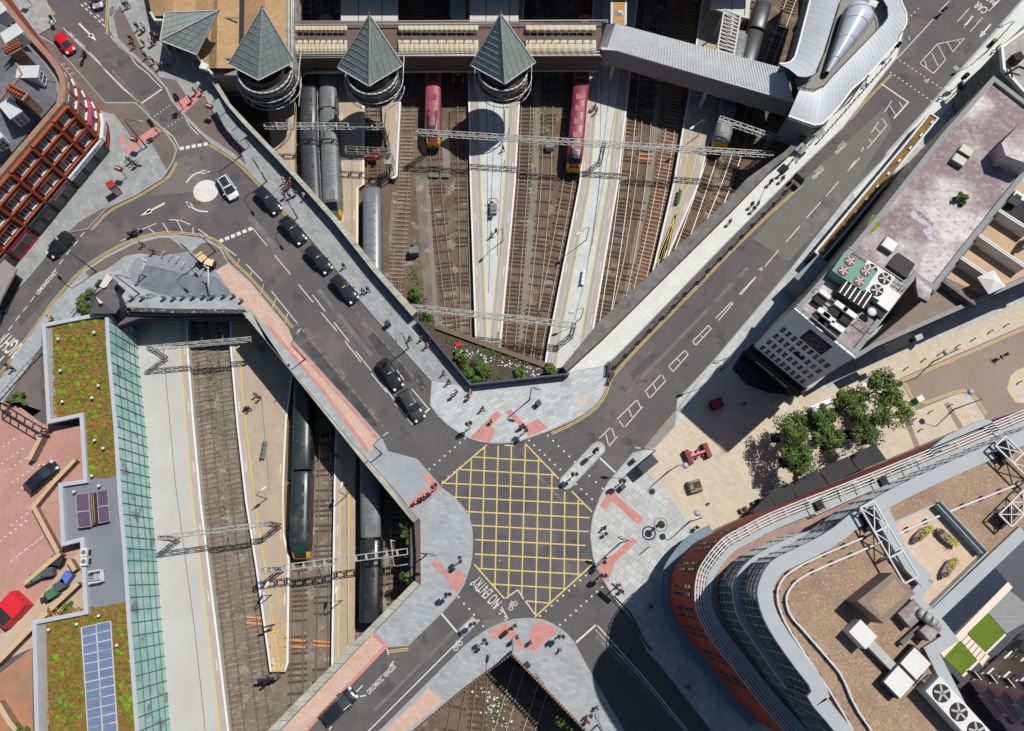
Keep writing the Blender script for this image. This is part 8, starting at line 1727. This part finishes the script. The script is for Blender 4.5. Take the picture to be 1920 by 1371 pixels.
# ================================================================ trees and plants
m_leaf = [mat('leaf_%d' % i, c, rough=.9, var=.3, scale=3, spec=.2) for i, c in enumerate((C(88, 112, 56), C(112, 134, 66), C(64, 86, 46)))]; m_bark = mat('bark', C(104, 92, 78), rough=1, var=.2)
def foliage(mb, c, rad, n, size, rng, sq=.75, cl=9):
    cs = []
    for i in range(cl):
        a, e, r = rng.uniform(0, 6.28), math.asin(rng.uniform(-.5, 1)), rng.uniform(.45, 1.0); cs.append((c + Vector((math.cos(a) * math.cos(e) * rad * r, math.sin(a) * math.cos(e) * rad * r, math.sin(e) * rad * r * sq)), rad * rng.uniform(.2, .46)))
    for i in range(n):
        cc, rr = rng.choice(cs); v = Vector((rng.gauss(0, 1), rng.gauss(0, 1), rng.gauss(0, 1))); v.normalize(); p = cc + v * rr * rng.uniform(.55, 1.08); s = size * rng.uniform(.6, 1.4)
        nrm = (v + Vector((rng.gauss(0, .5), rng.gauss(0, .5), rng.gauss(.5, .5)))).normalized(); x = nrm.orthogonal().normalized(); y = nrm.cross(x); a = rng.uniform(0, 6.28); x, y = x * math.cos(a) + y * math.sin(a), y * math.cos(a) - x * math.sin(a)
        mb.add([p - x * s, p + y * s * .5, p + x * s, p - y * s * .5], [(0, 1, 2, 3)])
    return cs
def tree(label, u, v, h, rad, seed, n=3000, size=.16):
    rng = random.Random(seed); top = P(u, v, h); base = Vector((top.x, top.y, ZF)); t = thing('tree', label, 'tree', base, 0, 'plaza trees')
    ms = [MB(), MB(), MB()]; cs = []
    for k, q in enumerate((.5, .32, .18)): cs += foliage(ms[k], top + Vector((0, 0, (.25, .35, -.35)[k])), rad, int(n * q), size, rng)
    for k in range(3): ms[k].build('crown', m_leaf[k], t, fixn=False)
    b = MB().tube(base, base + Vector((0, 0, h * .55)), .17, .11)
    for c, r in cs[:9]: b.tube(base + Vector((0, 0, h * rng.uniform(.4, .6))), c, .06, .02, 5)
    b.build('trunk', m_bark, t); MB().box(base + Vector((0, 0, .01)), (1.3, 1.3, .03)).build('tree_grate', m_dark, t)
for k, (u, v, r, lb) in enumerate(((1480, 808, 2.5, 'leftmost leafy tree on the plaza, casting its shadow on open sand paving'), (1497, 857, 2.2, 'low leafy tree nearest the black awnings'), (1536, 787, 1.9, 'small leafy tree by the globe lamp and white fence'), (1553, 821, 2.0, 'leafy tree in the middle of the lower row'), (1596, 758, 2.2, 'leafy tree leaning over the white fence'), (1623, 801, 2.2, 'leafy tree at the right end of the lower row'), (1656, 726, 2.3, 'upper leafy tree nearest the office block shadow'), (1677, 773, 2.5, 'rightmost leafy tree beside the green cabinet'))): tree(lb, u, v, 5.4, r, 40 + k)
def bush(label, u, v, rad, z, seed, h=None, n=700, size=.14, name='bush', mk=(0, 1), sq=.7):
    rng = random.Random(seed); c = P(u, v, z + rad * .6); t = thing(name, label, 'bush', (c.x, c.y, z)); a, b = MB(), MB(); foliage(a, c, rad, int(n * .6), size, rng, sq, 6); foliage(b, c, rad * .95, int(n * .4), size, rng, sq, 6); a.build('foliage', m_leaf[mk[0]], t, fixn=False); b.build('foliage', m_leaf[mk[1]], t, fixn=False); MB().tube((c.x, c.y, z - .1), c, .08, .03).build('stem', m_bark, t)
for k, a in enumerate(((880, 684, 2.1, -2.6, 'largest feathery bush on the weedy bank'), (905, 703, 1.6, -2.6, 'bright bush at the parapet bend of the weedy bank'), (893, 712, 1.2, -2.6, 'small bush tucked into the parapet corner of the bank'), (862, 666, 1.0, -2.6, 'low bush beside the red rubbish on the bank'), (800, 605, 1.5, -4.5, 'bush at the left end of the retaining wall'), (796, 590, 1.0, -4.5, 'small bush below the end of the stone parapet'), (783, 555, 1.4, ZB, 'bush beside the clear sleepered track'), (775, 545, .9, ZB, 'low weed bush by the relay cabinet'), (975, 700, .9, -2.6, 'bush among litter along the corner parapet'), (1030, 690, 1.0, -2.6, 'bush by the grey parapet end'), (1058, 698, .7, -2.6, 'smallest bush at the grey parapet corner'), (767, 985, 1.2, -1.6, 'topmost bush hanging behind the brown parapet'), (768, 1010, 1.0, -1.6, 'second bush hanging behind the brown parapet'), (769, 1035, .8, -1.6, 'third bush hanging behind the brown parapet'), (767, 1075, 1.3, -1.6, 'lowest bush hanging behind the brown parapet'), (163, 560, 1.3, .1, 'dense ivy bush beside the entrance roof'), (158, 578, 1.0, .1, 'lower ivy bush beside the mossy roof'), (186, 531, .5, .1, 'small pale bush at the railing end'), (36, 750, 1.1, .1, 'round bush beside the car park ramp'), (1060, 1360, 1.4, -3.0, 'bush in the bottom shade of the southern cutting'), (126, 1142, .9, .1, 'pale bush in the corner of the bin yard'), (1802, 371, .8, 20.1, 'small shrub growing on the bleached roof'), (40, 1366, .9, .1, 'bush at the bottom left corner'))): bush(a[4], a[0], a[1], a[2], a[3], 70 + k, n=int(420 + 420 * a[2]))
# weeds and litter on the track beds and bank
wd = MB(); rng = random.Random(5)
for s, n, z in (('1012,180 1022,260', 60, ZB), ('1020,240 1010,290', 60, ZB), ('1026,200 1018,270', 70, ZB), ('1000,340 1005,420', 25, ZB), ('395,660 400,720', 60, ZB), ('398,730 412,860', 50, ZB), ('420,900 425,980', 30, ZB), ('770,500 812,610', 160, ZB), ('940,1310 925,1350', 70, ZB), ('840,640 1030,690', 140, -2.6), ('860,690 960,715', 120, -2.6), ('975,560 1000,640', 30, ZB)):
    a, b2 = SX(s, z)
    for i in range(n):
        p = a.lerp(b2, rng.random()) + Vector((rng.gauss(0, .35), rng.gauss(0, .35), .08 + rng.random() * .3)); q = rng.uniform(0, 6.28); s_ = rng.uniform(.08, .22); x = Vector((math.cos(q), math.sin(q), rng.uniform(-.3, .5))) * s_; y = Vector((-math.sin(q), math.cos(q), .2)) * s_ * .5; wd.add([p - x, p + y, p + x, p - y], [(0, 1, 2, 3)])
wd.build('weeds', m_leaf[0], None, fixn=False, kind='stuff', label='low green weeds growing on the ballast and bank')
lt = MB()
for i in range(170):
    t_ = rng.random(); p = P(*((850 + 190 * t_, 660 + 42 * t_) if i < 110 else (910 + 30 * t_, 1290 + 75 * t_)), -2.55 if i < 110 else ZB + .1) + Vector((rng.gauss(0, 1.0), rng.gauss(0, .5), .03)); lt.box(p, (rng.uniform(.08, .3), rng.uniform(.08, .25), .08), rng.uniform(0, 3), rng.uniform(-.4, .4))
lt.build('litter', m_frame, None, kind='stuff', label='scattered pale litter on the bank and cutting'); sbox('discarded_jacket', 'red bundle dropped on the weedy bank', 'bundle', 860, 648, 20, [('bundle', (0, 0, .25), (.8, .6, .5), mat('bundle_red', C(214, 40, 48))), ('tail', (-.4, -.2, .15), (.4, .3, .3), m_frame)], z=-2.6)
